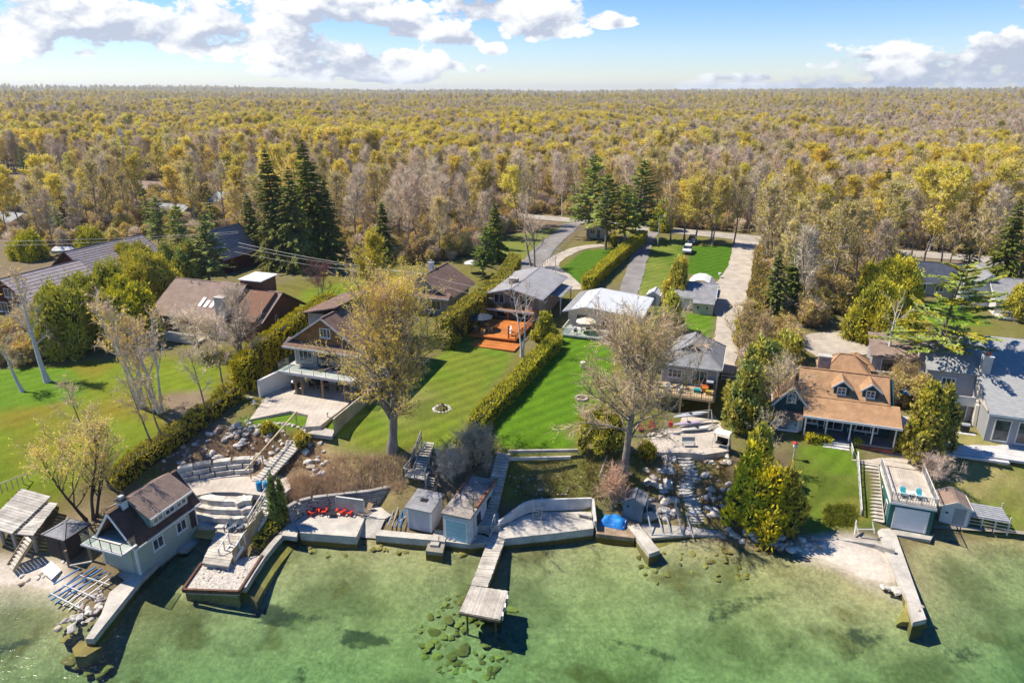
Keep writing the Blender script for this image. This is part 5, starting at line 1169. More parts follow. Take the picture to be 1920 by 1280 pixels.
# --- main dock
d = root('dock', 'weathered grey L-shaped plank dock reaching into the lake', 'dock', (0, 0, 0)); Z = .5
A_, B_, C_, D_ = P(916,1011,Z), P(947,1011,Z), P(914,1100,Z), P(883,1096,Z); plankdeck(d, [A_, B_, C_, D_], 26, WOODG, .08, seed=8)
E_, F_, G_, H_ = P(883,1097,Z), P(953,1107,Z), P(938,1161,Z), P(861,1146,Z); c0 = (E_ + F_ + G_ + H_) / 4; plankdeck(d, [E_, H_, G_, F_], 22, WOODG, .08, seed=9)
m_ = MB()
for (a, b) in ((A_, D_), (B_, C_), (E_, F_), (F_, G_), (G_, H_), (H_, E_)): m_.beam(a - Vector((0, 0, .2)), b - Vector((0, 0, .2)), .1, .22)
m_.build('frame', WOODB, d, kind='stuff')
for tt in (.2, .5, .8):
    q = F_.lerp(G_, tt); MB().box(q.x - .02, q.x + .12, q.y - .25, q.y + .25, Z - .45, Z - .02).build('fender', WHITE, d)
for q in (B_.lerp(C_, .4), A_.lerp(D_, .4), B_.lerp(C_, .9), c0.lerp(F_, .7), c0.lerp(G_, .7), c0.lerp(H_, .7), c0.lerp(E_, .7)): MB().tube((q.x, q.y, -2.6), (q.x, q.y, Z - .1), .09).build('pile', WOODB, d)
n_rk = 0
for i in range(420):
    a = rk.uniform(0, 2 * PI); r_ = rk.uniform(.02, 1) ** .5 * 4.6; x, y = c0.x - .9 + r_ * math.cos(a) * 1.0, c0.y - .7 + r_ * math.sin(a) * .95
    if n_rk >= 150 or (x > c0.x + 2.2): continue
    n_rk += 1; s = rk.uniform(.4, .85); rock((x, y, th(x, y) + max(0, .30 - r_ * .10) - .05), s * rk.choice((.6, .8, 1, 1.25)), 'olive algae-covered stone under water around the dock crib', 'submerged stones around the dock', RK_A, 'lake_stone', cat='stone')
for i in range(56): p = P(rk.uniform(560, 900), rk.uniform(1012, 1040), -.6); rock((p.x, p.y, th(p.x, p.y)), rk.uniform(.35, .75), 'olive stone under water along the concrete sea wall', 'submerged stones along the sea wall', RK_A, 'lake_stone', cat='stone')
for i in range(40): p = P(rk.uniform(1190, 1420), rk.uniform(1032, 1080), -.5); rock((p.x, p.y, th(p.x, p.y)), rk.uniform(.3, .7), 'olive stone under water off the narrow pier', 'submerged stones off the narrow pier', RK_A, 'lake_stone', cat='stone')
for i in range(20): p = P(rk.uniform(120, 200), rk.uniform(1195, 1245), -.6); rock((p.x, p.y, th(p.x, p.y) + .2), rk.uniform(.5, 1.3), 'dark olive stone under water at the concrete pier end', 'submerged stones at the pier end', RK_A, 'lake_stone', cat='stone')
# --- walled terrace right of the dock
pave('walled_terrace', [(934,1004),(938,988),(986,965),(1004,960),(1108,957),(1113,990),(1032,1000),(946,1009)], .85, 2.2, CONCP)
d = root('terrace_wall', 'white-washed angled concrete wall round the terrace right of the dock', 'wall', (0, 0, 0))
wp = [P(x, y, .86) for (x, y) in ((936,988),(984,964),(1003,958),(1109,955),(1114,988))]
for i in range(4):
    a, b = wp[i], wp[i + 1]; n_ = Vector((-(b.y - a.y), b.x - a.x, 0)).normalized() * .22; hh_ = (1.3, 1.3, 1.3, .7)[i]; h0 = (.6, 1.3, 1.3, 1.3)[i]
    MB().hexa([a, b, b + n_, a + n_] + [a + Vector((0, 0, h0)), b + Vector((0, 0, hh_)), b + n_ + Vector((0, 0, hh_)), a + n_ + Vector((0, 0, h0))]).build('wall_section', mat('limewashed_concrete', (.58, .57, .55), .9, .14, .9, .2, 15, stain=.4), d)
d = lotp('step_ladder', 'grey timber step ladder against the terrace wall', 'ladder', 998, 972, .86); [MB().beam((x, 0, 0), (x, .5, 1.3), .07, .1).build('rail', WOODG, d) for x in (0, .9)]; [MB().box(.04, .86, .04 + .1 * i, .24 + .1 * i, .2 + .26 * i, .25 + .26 * i).build('rung', WOODG, d) for i in range(4)]
o = lotp('concrete_bench', 'low white concrete bench at the right end of the walled terrace', 'bench', 1085, 966, .86); MB().box(0, 1.3, -.35, .1, .3, .42).build('seat', CONCP, o); [MB().box(x, x + .15, -.3, .05, 0, .298).build('leg', CONC, o) for x in (.1, 1.05)]
# --- brown apron, blue covered boat, blue shed, narrow pier
pave('stained_apron', [(1116,990),(1120,962),(1165,958),(1200,972),(1200,1000),(1188,1008),(1118,1000)], .45, 1.6, mat('rusty_concrete', (.34, .25, .17), .9, .3, 1.2, .2, 15, stain=.4, algae=True))
o = lotp('covered_boat', 'small boat under a bright blue cover on the stained apron', 'boat', 1125, 985, .46)
V_ = []; nx2, ny2 = 13, 9
for j in range(ny2):
    for i in range(nx2):
        x = i / (nx2 - 1); y = j / (ny2 - 1); e = min(x, 1 - x, y, 1 - y) * 5; z = .62 * min(1, e) ** .5 * (1 + .3 * math.sin(x * 9) * math.sin(y * 5 + 1)) + (.16 if .2 < y < .5 else 0) * min(1, e)
        V_.append((x * 2.5 - .15 * (1 - y), y * 1.7, z + .02))
F2 = np.array([(j * nx2 + i, j * nx2 + i + 1, (j + 1) * nx2 + i + 1, (j + 1) * nx2 + i) for j in range(ny2 - 1) for i in range(nx2 - 1)])
link('cover', npmesh('cover', V_, F2, smooth=True), BLUEC, o); MB().box(.15, 2.3, .15, 1.5, 0, .3).build('hull', WHITE, o)
h = lot('star_shed', 'blue-grey shed with a dark star on its door wall', 'shed', -8.8, 57.85, .6)
walls(h, 0, 1.9, 0, 1.8, -.4, 1.9, SID_BLUE, 'y', 2.35); gable_roof(h, 0, 1.9, 0, 1.8, 1.9, 2.35, 'y', .14, SH_GRY, t=.07, trim=SID_BLUE); m_ = MB(); pts_ = []
for i in range(10): r_ = .24 if i % 2 == 0 else .1; pts_.append((.5 + r_ * math.sin(i * PI / 5), 1.4 + r_ * math.cos(i * PI / 5)))
m_.v = [(p[0], -.03, p[1]) for p in pts_] + [(p[0], -.004, p[1]) for p in pts_]; m_.f = [tuple(range(10))[::-1]] + [(i, (i + 1) % 10, 10 + (i + 1) % 10, 10 + i) for i in range(10)]; m_.build('star', mat('navy_paint', (.02, .04, .07), .6), h); MB().box(.95, 1.6, -.03, -.003, 0, 1.7).build('door', mat('blue_grey_door', (.13, .185, .23), .7, .08), h)
pave('narrow_pier', [(1177,986),(1197,982),(1237,1031),(1217,1038)], .5, 1.8, CONCP, 'narrow concrete pier angling out by the star shed', 'pier')
pave('launch_apron', [(1197,982),(1205,972),(1300,980),(1365,992),(1360,1003),(1290,1002),(1222,1008)], .3, 1.4, CONC)
o = MB().hexa([P(1225,1032,-.9), P(1280,1020,-.9), P(1366,1008,-.8), P(1225,1010,-.9), P(1232,1026,-.45), P(1290,1018,-.4), P(1364,1003,-.2), P(1222,1008,.05)]).build('algae_ramp', ALGAE); o['kind'] = 'structure'
d = root('boat_lift', 'galvanised boat lift frame standing at the launch apron', 'boat lift', (0, 0, 0))
for (a, b) in (((1212,950,1.9),(1222,1003,.35)),((1265,945,2.2),(1280,1004,.35)),((1232,960,1.0),(1245,1005,.3)),((1248,963,1.0),(1260,1006,.25)),((1286,962,1.0),(1300,1008,.2)),((1266,944,2.2),(1277,970,.5)),((1222,1002,.35),(1280,1004,.35)),((1214,968,.5),(1276,968,.5))): MB().beam(P(*a), P(*b), .1, .1).build('beam', STEEL, d)
for (x, y) in ((1212,968),(1265,968)): q = P(x, y, .3); MB().box(q.x - .06, q.x + .06, q.y - .06, q.y + .06, .28, 2.3).build('post', WHITE2, d)
# --- stone steps and rock garden
d = root('flagstone_steps', 'winding flagstone steps through boulders below the grey cottage', 'stairs', (0, 0, 0))
sp_ = [G(x, y) for (x, y) in ((1292,846),(1282,858),(1284,870),(1294,882),(1298,896),(1286,908),(1282,918),(1294,930),(1300,944),(1304,958),(1307,970),(1309,980))]
tot = 25
for i in range(tot):
    f = i / (tot - 1) * (len(sp_) - 1); k = min(int(f), len(sp_) - 2); p = sp_[k].lerp(sp_[k + 1], f - k); dr = (sp_[k + 1] - sp_[k]); dr.z = 0; dr = dr.normalized() if dr.length > .01 else Vector((0, -1, 0)); dr = (dr + Vector((0, -1.2, 0))).normalized(); sd = Vector((-dr.y, dr.x, 0)); wd_ = rk.uniform(.75, 1.05); z = 3.95 - (3.95 - .5) * (i / (tot - 1))
    n = 7; pl = []
    for j in range(n): t_ = 2 * PI * j / n; pl.append(p + sd * (math.cos(t_) * wd_ * rk.uniform(.85, 1.1)) + dr * (math.sin(t_) * .32 * rk.uniform(.85, 1.15)))
    MB().prism(ccw([(q.x, q.y) for q in pl]), z - .45, z).build('flagstone', STONE, d)
pave('cottage_terrace', [(1195,848),(1210,800),(1235,782),(1340,772),(1372,785),(1366,845),(1320,852),(1285,848)], 4.08, .9, PAVER)
for i in range(84):
    sidek = rk.random(); tt = rk.random(); y = 845 + tt * 135
    x = (1268 - rk.uniform(2, 60) if sidek < .68 else 1322 + rk.uniform(0, 45)); g = G(x, y); rock(g, rk.uniform(.45, 1.15) * (1.25 if sidek < .68 else .9), 'boulder in the rock garden beside the flagstone steps', 'rock garden boulders by the flagstone steps')
for i in range(38):
    tt = i / 37; x = 1358 + tt * 180 + rk.uniform(-6, 6); y = 998 + tt * 30 + rk.uniform(-10, 14); g = G(x, y); rock((g.x, g.y, max(g.z, -.1)), rk.uniform(.5, 1.15), 'shoreline boulder at the water below the gold cedars', 'boulders along the cedar shore')
# --- boulder gardens on the left bank
for i in range(62):
    x = rk.uniform(300, 470); y = 905 - (x - 300) * .42 + rk.uniform(-52, 4); g = G(x, y); rock(g, rk.uniform(.3, .95), 'boulder scattered on the left bank above the armour stone wall', 'boulders on the left bank')
for i in range(40): g = G(rk.uniform(450, 545), rk.uniform(808, 868)); rock(g, rk.uniform(.35, .9), 'pale boulder in the planting bed left of the long steps', 'boulders left of the long steps', RK_G)
for i in range(16):
    tt = i / 15; g = G(425 + 135 * tt, 822 - 26 * math.sin(tt * 2.2)); rock(g, .62, 'rounded pale stone edging the small curved lawn', 'edging stones of the curved lawn', RK_G, 'stone', cat='stone')
for i in range(18): g = G(rk.uniform(572, 614), rk.uniform(826, 895)); rock(g, rk.uniform(.4, 1.15), 'boulder on the straw bank right of the long steps', 'boulders right of the long steps')
for i in range(9): p = G(472 + i * 4 + rk.uniform(-4, 4), 742 + i * 3 + rk.uniform(-12, 30)); rock(p, rk.uniform(.5, .9), 'dark boulder stacked beside the craftsman wing wall', 'boulders beside the wing wall', RK_G)
d = root('long_steps', 'long white flagstone steps with timber rail descending from the craftsman patio', 'stairs', (0, 0, 0)); steps(d, P(586, 795, 6.35), P(482, 905, 3.1), 1.75, 24, CONCP, .2, closed=True, name='step')
a = P(558, 786, 6.7); b = P(462, 892, 3.9); m_ = MB(); m_.beam(a + Vector((0, 0, .95)), b + Vector((0, 0, .7)), .14, .14); m_.build('handrail', WOODY, d)
for i in range(5): q = a.lerp(b, (i + .1) / 4.4); MB().box(q.x - .05, q.x + .05, q.y - .05, q.y + .05, q.z - .8, q.z + .9).build('rail_post', WOODY, d)
pave('craftsman_patio', [(468,786),(500,742),(520,712),(668,722),(660,745),(652,758),(600,798),(572,800),(578,778),(545,770)], 6.5, .8, PAVER)
pave('stone_landing', [(575,812),(600,800),(628,806),(622,818)], 6.05, .4, CONC)
d = root('privacy_fence', 'short tan board fence on the lawn right of the craftsman patio', 'fence', (0, 0, 0)); a = P(627, 812, 5.95); b = P(690, 758, 5.95)
for i in range(18): p = a.lerp(b, i / 18); q = a.lerp(b, (i + .94) / 18); n_ = Vector((b.y - a.y, a.x - b.x, 0)).normalized() * .05; MB().hexa([v + Vector((0, 0, -.4)) for v in (p, q, q - n_, p - n_)] + [v + Vector((0, 0, 1.6)) for v in (p, q, q - n_, p - n_)]).build('board', WOODY, d)
MB().beam(a + Vector((0, 0, 1.66)), b + Vector((0, 0, 1.66)), .14, .06).build('cap_rail', WOODG, d)
# --- timber stair with landing
d = root('timber_staircase', 'weathered timber staircase with landing descending the straw bank', 'stairs', (0, 0, 0))
steps(d, P(803, 826, 5.6), P(785, 884, 3.7), 1.25, 12, WOODG, .07, WOODG); L_ = [P(757,893,3.6), P(798,900,3.6), P(806,882,3.6), P(770,876,3.6)]
plankdeck(d, L_, 8, WOODG, .07, seed=12); steps(d, P(812, 892, 3.6), P(803, 928, 2.0), 1.1, 8, WOODG, .07, WOODG)
def postrail(par, pts, hgt, mt):
    m_ = MB()
    for a, b in zip(pts[:-1], pts[1:]):
        n = max(1, int((b - a).length / .9)); b_ = MB()
        for i in range(n + 1): q = a.lerp(b, i / n); m_.box(q.x - .05, q.x + .05, q.y - .05, q.y + .05, q.z - .15, q.z + hgt)
        for hh_ in (hgt, hgt * .55): m_.beam(a + Vector((0, 0, hh_)), b + Vector((0, 0, hh_)), .09, .07)
        k = int((b - a).length / .16)
        for i in range(1, k): q = a.lerp(b, i / k); m_.box(q.x - .02, q.x + .02, q.y - .02, q.y + .02, q.z, q.z + hgt)
    m_.build('railing', mt, par)
postrail(d, [P(790,822,5.65), P(770,876,3.6), P(757,893,3.6), P(798,900,3.6)], .95, WOODG); postrail(d, [P(822,890,3.6), P(814,926,2.0)], .95, WOODB)
for q in L_: MB().box(q.x - .08, q.x + .08, q.y - .08, q.y + .08, th(q.x, q.y) - .5, 3.52).build('post', WOODG, d)
d = root('garden_edging', 'two grey timber edging beams along the lower edge of right lawn', 'edging', (0, 0, 0)); MB().beam(P(955,846,5.15), P(1085,844,5.15), .25, .3).build('beam', WOODG, d); MB().beam(P(955,860,4.75), P(1070,857,4.75), .22, .3).build('beam', CONCP, d)
# --- teal boathouse with roof deck
h = lot('boathouse', 'teal boathouse with roof deck, white railings and white roll-up door', 'boathouse', 15.6, 65.0, .75)
walls(h, 0, 3.7, 0, 6.9, -1.4, 2.35, SID_TEALB); corners(h, 0, 3.7, 0, 6.9, -.6, 2.3, SID_TEALB); MB().box(-.12, 3.82, -.14, 6.98, 2.355, 2.58).build('fascia', WHITE, h)
decking(h, -.1, 3.8, -.1, 6.95, 2.68, BEIGEDECK, 'y', .2, .08, .01)
o = MB().box(.55, 3.2, -.05, -.003, -.25, 1.95).build('roll_up_door', mat('white_door', (.78, .77, .76), .5, .04, .8, lines=(2, .5, .15)), h); m_ = MB(); m_.box(.4, .545, -.09, -.003, -.25, 2.1).box(3.205, 3.35, -.09, -.003, -.25, 2.1).box(.4, 3.35, -.092, -.003, 1.955, 2.1); m_.build('door_frame', WHITE, o)
window(h, 'l', 0, 1.0, .2, .9, 1.5, 1); window(h, 'l', 0, 4.2, .6, 1.0, 1.0, 2)
railing(h, [(-.05, 6.8, 2.69), (-.05, -.05, 2.69), (3.75, -.05, 2.69), (3.75, 6.8, 2.69)], .95, WHITE2, 1.3, .22, pw=.07)
d = lot('beach_stairs', 'broad grey timber stairs descending along the teal boathouse', 'stairs', 13.4, 64.7, .75); steps(d, (1.0, 7.6, 2.75), (1.0, .4, .1), 1.9, 17, WOODG, .08, WOODG)
postrail(d, [Vector((-.1, 7.6, 2.75)), Vector((-.1, .4, .1))], .95, WHITE2)
d = lot('garden_deck', 'beige plank walk joining teal cottage porch and boathouse roof deck', 'deck', 13.2, 72.0, 3.3)
decking(d, -.4, 6.0, .1, 3.9, .12, BEIGEDECK, 'x', .25); postrail(d, [Vector((-.3, 3.8, .12)), Vector((-.3, .5, .12))], .9, WHITE2); MB().box(-.3, 6, 2.4, 3.85, .13, .3).build('tread', BEIGEDECK, d)
pave('beach_pier', [(1642,990),(1668,990),(1680,1000),(1737,1160),(1712,1166),(1700,1120),(1662,1040)], .5, 1.8, CONCP, 'pale concrete pier wedge between the beach and boathouse channel', 'pier')
o = MB().hexa([P(1678,1172,-.9), P(1738,1178,-.9), P(1737,1160,-.9), P(1700,1118,-.9), P(1690,1165,-.35), P(1736,1166,-.05), P(1735,1160,.46), P(1700,1118,.46)]).build('pier_toe', ALGAE); tag(o, 'algae-green sloping toe at the beach pier end', 'pier')
pave('boathouse_sill', [(1668,990),(1745,1004),(1752,1000),(1745,1012),(1680,1002)], .35, 1.5, CONC)
for (x, y, s) in ((1683,1108,.95),(1668,1104,.6),(1655,1100,.5),(1662,1108,.4),(1720,1150,.4),(1728,1143,.35)): p = P(x, y, .15); rock((p.x, p.y, .15 if s > .45 else .5), s, 'grey boulder lying against the beach pier', 'boulders at the beach pier', RK_G)
d = root('beach_wall', 'low concrete wall between the teal lawn and white beach', 'wall', (0, 0, 0)); wp = [P(x, y, .9) for (x, y) in ((1522,1008),(1580,1012),(1640,1020),(1678,1032))]
for i in range(3):
    a, b = wp[i], wp[i + 1]; n_ = Vector((-(b.y - a.y), b.x - a.x, 0)).normalized() * .35; MB().hexa([v - Vector((0, 0, 1.1)) for v in (a, b, b + n_, a + n_)] + [a, b, b + n_, a + n_]).build('wall_section', CONC, d)
d = root('log_rail', 'rustic log rail at the foot of the teal lawn', 'fence', (0, 0, 0))
for (a, b) in (((1602,1002,1.1),(1606,975,2.0)),((1610,1000,1.1),(1604,978,2.0)),((1640,1000,1.0),(1636,978,2.0)),((1606,992,1.6),(1640,992,1.5))): MB().tube(P(*a), P(*b), .06).build('log', WHITE2, d)
d = root('sea_wall', 'dark timber sea wall along the right shore below the dock rack', 'wall', (0, 0, 0)); [MB().hexa([P(a, ya, -1.0), P(b, yb, -1.0), P(b, yb - 6, -1.0), P(a, ya - 6, -1.0), P(a, ya, .55), P(b, yb, .55), P(b, yb - 6, .55), P(a, ya - 6, .55)]).build('wall_section', CONCD, d) for (a, ya, b, yb) in ((1752,990,1800,992),(1802,992,1860,996),(1862,996,1930,1002),(1932,1002,2050,1012))]
h = lotp('garden_shed', 'small pale shed with grey roof beside the teal boathouse', 'shed', 1760, 975, .8)
walls(h, 0, 2.4, 0, 2.6, -.4, 1.7, SID_WHT, 'y', 2.3); gable_roof(h, 0, 2.4, 0, 2.6, 1.7, 2.3, 'y', .15, SH_TAUPE, t=.07, trim=WHITE2); window(h, 'f', 0, .25, .8, .5, .45, 1); MB().box(1.1, 2.1, -.04, -.003, -.1, 1.6).build('door', SID_GREY, h)
d = lotp('dock_rack', 'stacked aluminium dock sections on a rack at the right shore', 'dock rack', 1815, 985, .6)
for i in range(7): MB().box(0, 3.3, .2 + i * .36, .48 + i * .36, 1.0, 1.1).build('slat', STEEL, d)
for (x, y) in ((0, .1), (3.3, .1), (0, 2.7), (3.3, 2.7), (1.1, .1), (2.2, .1)): MB().box(x - .05, x + .05, y - .05, y + .05, -.4, 1.6 if x in (0, 3.3) else 1.0).build('post', WHITE2, d)
for z in (.25, .6, .95): MB().box(-.02, 3.32, .04, .12, z, z + .06).build('rail', STEEL, d); MB().box(-.02, 3.32, 2.66, 2.74, z, z + .06).build('rail', STEEL, d)
# ------------------------------------------------------------------ vegetation
BARK = mat('grey_bark', (.30, .25, .21), .95, .25, 2.5, .5, 12, stretch=(1, 1, .3), objvar=.15)
BARKD = mat('dark_bark', (.10, .08, .065), .95, .25, 2.5, .5, 12, stretch=(1, 1, .3), objvar=.15)
BARKW = mat('birch_bark', (.68, .64, .58), .85, .15, 3.0, .2, 12, stretch=(1, 1, 3.0), stain=.35)
TWIG = foliage('bare_twigs', (.74, .61, .45), (.55, .45, .33), .10, .25)
TWIGP = foliage('pinkish_twigs', (0.691, 0.464, 0.335), (0.475, 0.346, 0.238), .10, .20)
TWIGW = foliage('birch_twigs', (0.729, 0.567, 0.446), (0.547, 0.425, 0.333), .10, .22)
BUD = foliage('budding_leaves', (.84, .70, .09), (.62, .52, .075), .48, .18)
BUDO = foliage('olive_buds', (.70, .58, .14), (.52, .44, .11), .42, .18)
BUDG = foliage('golden_catkins', (.82, .62, .09), (.62, .48, .07), .45, .15)
SPR = foliage('spruce_needles', (.27, .30, .055), (.14, .165, .035), .15, .2)
PIN = foliage('pine_needles', (0.421, 0.479, 0.106), (0.210, 0.276, 0.068), .2, .22)
PINY = foliage('yellow_pine_needles', (0.546, 0.455, 0.036), (0.200, 0.218, 0.036), .25, .15)
CED = foliage('cedar_sprays', (0.668, 0.570, 0.070), (0.295, 0.315, 0.047), .22, .22)
CEDG = foliage('gold_cedar_sprays', (0.850, 0.710, 0.063), (0.416, 0.363, 0.041), .25, .2)
HDG = foliage('hedge_sprays', (0.754, 0.652, 0.057), (0.376, 0.376, 0.040), .25, .12)
CORE = mat('inner_shade_foliage', (.030, .032, .010), .95, .2)  # near-black core colour puts the inner shade into evergreens and hedges
def tubes(polys):
    V, Q = [], []; n0 = 0
    for (pts, rad, n) in polys:
        pts = np.asarray(pts, float); m = len(pts); tg = np.gradient(pts, axis=0); tg /= np.linalg.norm(tg, axis=1)[:, None] + 1e-9
        ref = np.array([1., 0, 0]) if abs(tg[0, 0]) < .8 else np.array([0, 1., 0])
        a = np.cross(tg, ref); a /= np.linalg.norm(a, axis=1)[:, None] + 1e-9; b = np.cross(tg, a)
        th_ = np.arange(n) * 2 * PI / n
        ring = pts[:, None, :] + np.asarray(rad)[:, None, None] * (a[:, None, :] * np.cos(th_)[None, :, None] + b[:, None, :] * np.sin(th_)[None, :, None])
        V.append(ring.reshape(-1, 3)); i, j = np.meshgrid(np.arange(m - 1), np.arange(n), indexing='ij'); jn = (j + 1) % n
        Q.append((n0 + np.stack([i * n + j, i * n + jn, (i + 1) * n + jn, (i + 1) * n + j], -1)).reshape(-1, 4)); n0 += m * n
    return np.concatenate(V), np.concatenate(Q)
def curve(rng, p, d, L, n, wob, up):
    pts = [np.array(p, float)]; d = np.array(d, float)
    for i in range(n):
        d = d + rng.normal(0, wob, 3) + np.array([0, 0, up]); d /= np.linalg.norm(d); pts.append(pts[-1] + d * L / n)
    return np.array(pts), d
def rand_unit(rng, n):
    v = rng.normal(size=(n, 3)); return v / np.linalg.norm(v, axis=1)[:, None]
def cards(rng, C, sx, sy, A=None, B=None):
    """small irregular four-cornered leaves at C; A = long axis"""
    n = len(C); A = rand_unit(rng, n) if A is None else A; B = np.cross(A, rand_unit(rng, n)) if B is None else B; B /= np.linalg.norm(B, axis=1)[:, None] + 1e-9
    sx = sx * rng.uniform(.6, 1.4, n)[:, None]; sy = sy * rng.uniform(.6, 1.4, n)[:, None]
    k = rng.uniform(.3, .8, n)[:, None]
    V = np.stack([C - A * sx, C + B * sy * k - A * sx * .1, C + A * sx, C - B * sy + A * sx * .15], 1).reshape(-1, 3)
    return V, np.arange(4 * n).reshape(-1, 4)
def crownmesh(name, parts):
    """parts: list of (V, faces, material) -> one mesh with several materials"""
    Vs, Qs, Ts, mq, mt_, mats, n0 = [], [], [], [], [], [], 0
    for (V, F, mt) in parts:
        if len(V) == 0: continue
        if mt not in mats: mats.append(mt)
        k = mats.index(mt)
        if F.shape[1] == 4: Qs.append(F + n0); mq.append(np.full(len(F), k))
        else: Ts.append(F + n0); mt_.append(np.full(len(F), k))
        Vs.append(V); n0 += len(V)
    Q = np.concatenate(Qs) if Qs else None; T = np.concatenate(Ts) if Ts else None
    m = npmesh(name, np.concatenate(Vs), Q, T); idx = np.concatenate(mq + mt_).astype(np.int32)
    for x in mats: m.materials.append(x)
    if len(m.polygons) == len(idx): m.polygons.foreach_set('material_index', idx)
    return m
def broadleaf(seed, h, r0, nb, spread, start=.3, up=.10, elev=45, sub=5, tw=8, leaves=2.0, lsize=.20, bark=BARK, twig=TWIG, leaf=BUD, lean=(0, 0), stems=1, twl=.9, tww=.03, sway=.05, shape=1.0, clump=.35, low=0.0):
    """trunk and limbs as one mesh; fine twigs and young leaves as the crown"""
    rng = np.random.default_rng(seed); wood = []; tipP, tipD = [], []
    for s in range(stems):
        a = rng.uniform(0, 2 * PI); off = np.array([math.cos(a), math.sin(a), 0]) * (.35 if stems > 1 else 0)
        d0 = np.array([lean[0] / h + (math.cos(a) * .22 if stems > 1 else 0), lean[1] / h + (math.sin(a) * .22 if stems > 1 else 0), 1.0])
        hh = h * (1 if s == 0 else rng.uniform(.7, .95))
        tr, _ = curve(rng, off - np.array([0, 0, .35]), d0 / np.linalg.norm(d0), hh * .93, 9, sway, .03)
        f = np.linspace(0, 1, 10); rad = r0 * (1 - f * .88) * (1 if stems == 1 else .7); rad[0] *= 1.5
        wood.append((tr, rad, 8)); nbs = nb if stems == 1 else max(4, nb * 2 // (stems + 1))
        for i in range(nbs):
            t = start + (0.97 - start) * (i + rng.uniform(.1, .9)) / nbs; k = t * 9; i0 = min(int(k), 8); p = tr[i0] + (tr[i0 + 1] - tr[i0]) * (k - i0)
            az_ = i * 2.4 + rng.uniform(-.5, .5); e = R(elev + rng.uniform(-14, 14) + 25 * (t - start)); q = (t - start) / (1 - start)
            L = spread * (.30 + .70 * math.sin(PI * min(1, (q * .8 + .22))) ** shape) * rng.uniform(.7, 1.15)
            d = np.array([math.cos(az_) * math.cos(e), math.sin(az_) * math.cos(e), math.sin(e)])
            br, dd = curve(rng, p, d, L, 5, .11, up); rb = max(.022, r0 * .42 * (1 - t * .75)); wood.append((br, rb * np.linspace(1, .22, 6), 5 if h > 9 else 4))
            for j in range(sub):
                tt = .25 + .75 * (j + rng.random()) / sub; kk = tt * 5; j0 = min(int(kk), 4); pp = br[j0] + (br[j0 + 1] - br[j0]) * (kk - j0); bd = br[j0 + 1] - br[j0]; bd /= np.linalg.norm(bd)
                sd = bd + rand_unit(rng, 1)[0] * .85 + np.array([0, 0, .15]); sd /= np.linalg.norm(sd); Ls = L * rng.uniform(.25, .5)
                sb, _ = curve(rng, pp, sd, Ls, 3, .16, up); wood.append((sb, rb * .38 * np.linspace(1, .25, 4), 3))
                fr = rng.random(tw); ix = np.minimum((fr * 3).astype(int), 2); pt = sb[ix] + (sb[ix + 1] - sb[ix]) * (fr * 3 - ix)[:, None]; td = (sb[ix + 1] - sb[ix]); td /= np.linalg.norm(td, axis=1)[:, None]
                td = td + rand_unit(rng, tw) * .8 + np.array([0, 0, .12]); td /= np.linalg.norm(td, axis=1)[:, None]; tipP.append(pt); tipD.append(td)
    P0 = np.concatenate(tipP); D0 = np.concatenate(tipD); n = len(P0); Lt = twl * rng.uniform(.5, 1.3, n)[:, None]; sdv = np.cross(D0, rand_unit(rng, n)); sdv /= np.linalg.norm(sdv, axis=1)[:, None]
    V = np.stack([P0 - sdv * tww, P0 + sdv * tww, P0 + D0 * Lt], 1).reshape(-1, 3); T = np.arange(3 * n).reshape(-1, 3)
    parts = [(V, T, twig)]
    # side shoots
    P1 = P0 + D0 * Lt * rng.uniform(.3, .8, n)[:, None]; D1 = D0 + rand_unit(rng, n) * .9; D1 /= np.linalg.norm(D1, axis=1)[:, None]
    V = np.stack([P1 - sdv * tww * .8, P1 + sdv * tww * .8, P1 + D1 * Lt * .7], 1).reshape(-1, 3); parts.append((V, T.copy(), twig))
    if leaves > 0:
        nl_ = int(n * leaves); ix = rng.integers(0, n, nl_); C = P0[ix] + D0[ix] * Lt[ix] * rng.uniform(.3, 1.1, nl_)[:, None] + rng.normal(0, .10, (nl_, 3))
        hn = vnoise(C[:, 0] * 1.0 + 50 + C[:, 2] * .7, C[:, 1] * 1.0 + 50 - C[:, 2] * .5, 1.4, seed); keep = hn > clump * rng.random(nl_) * 1.6
        if low > 0: keep &= (C[:, 2] > low * h) | (rng.random(nl_) < .3)
        V, F = cards(rng, C[keep], lsize, lsize * .6); parts.append((V, F, leaf))
    V, Q = tubes(wood); wm_ = npmesh('trunk', V, Q, smooth=True); wm_.materials.append(bark)
    return wm_, crownmesh('crown', parts)
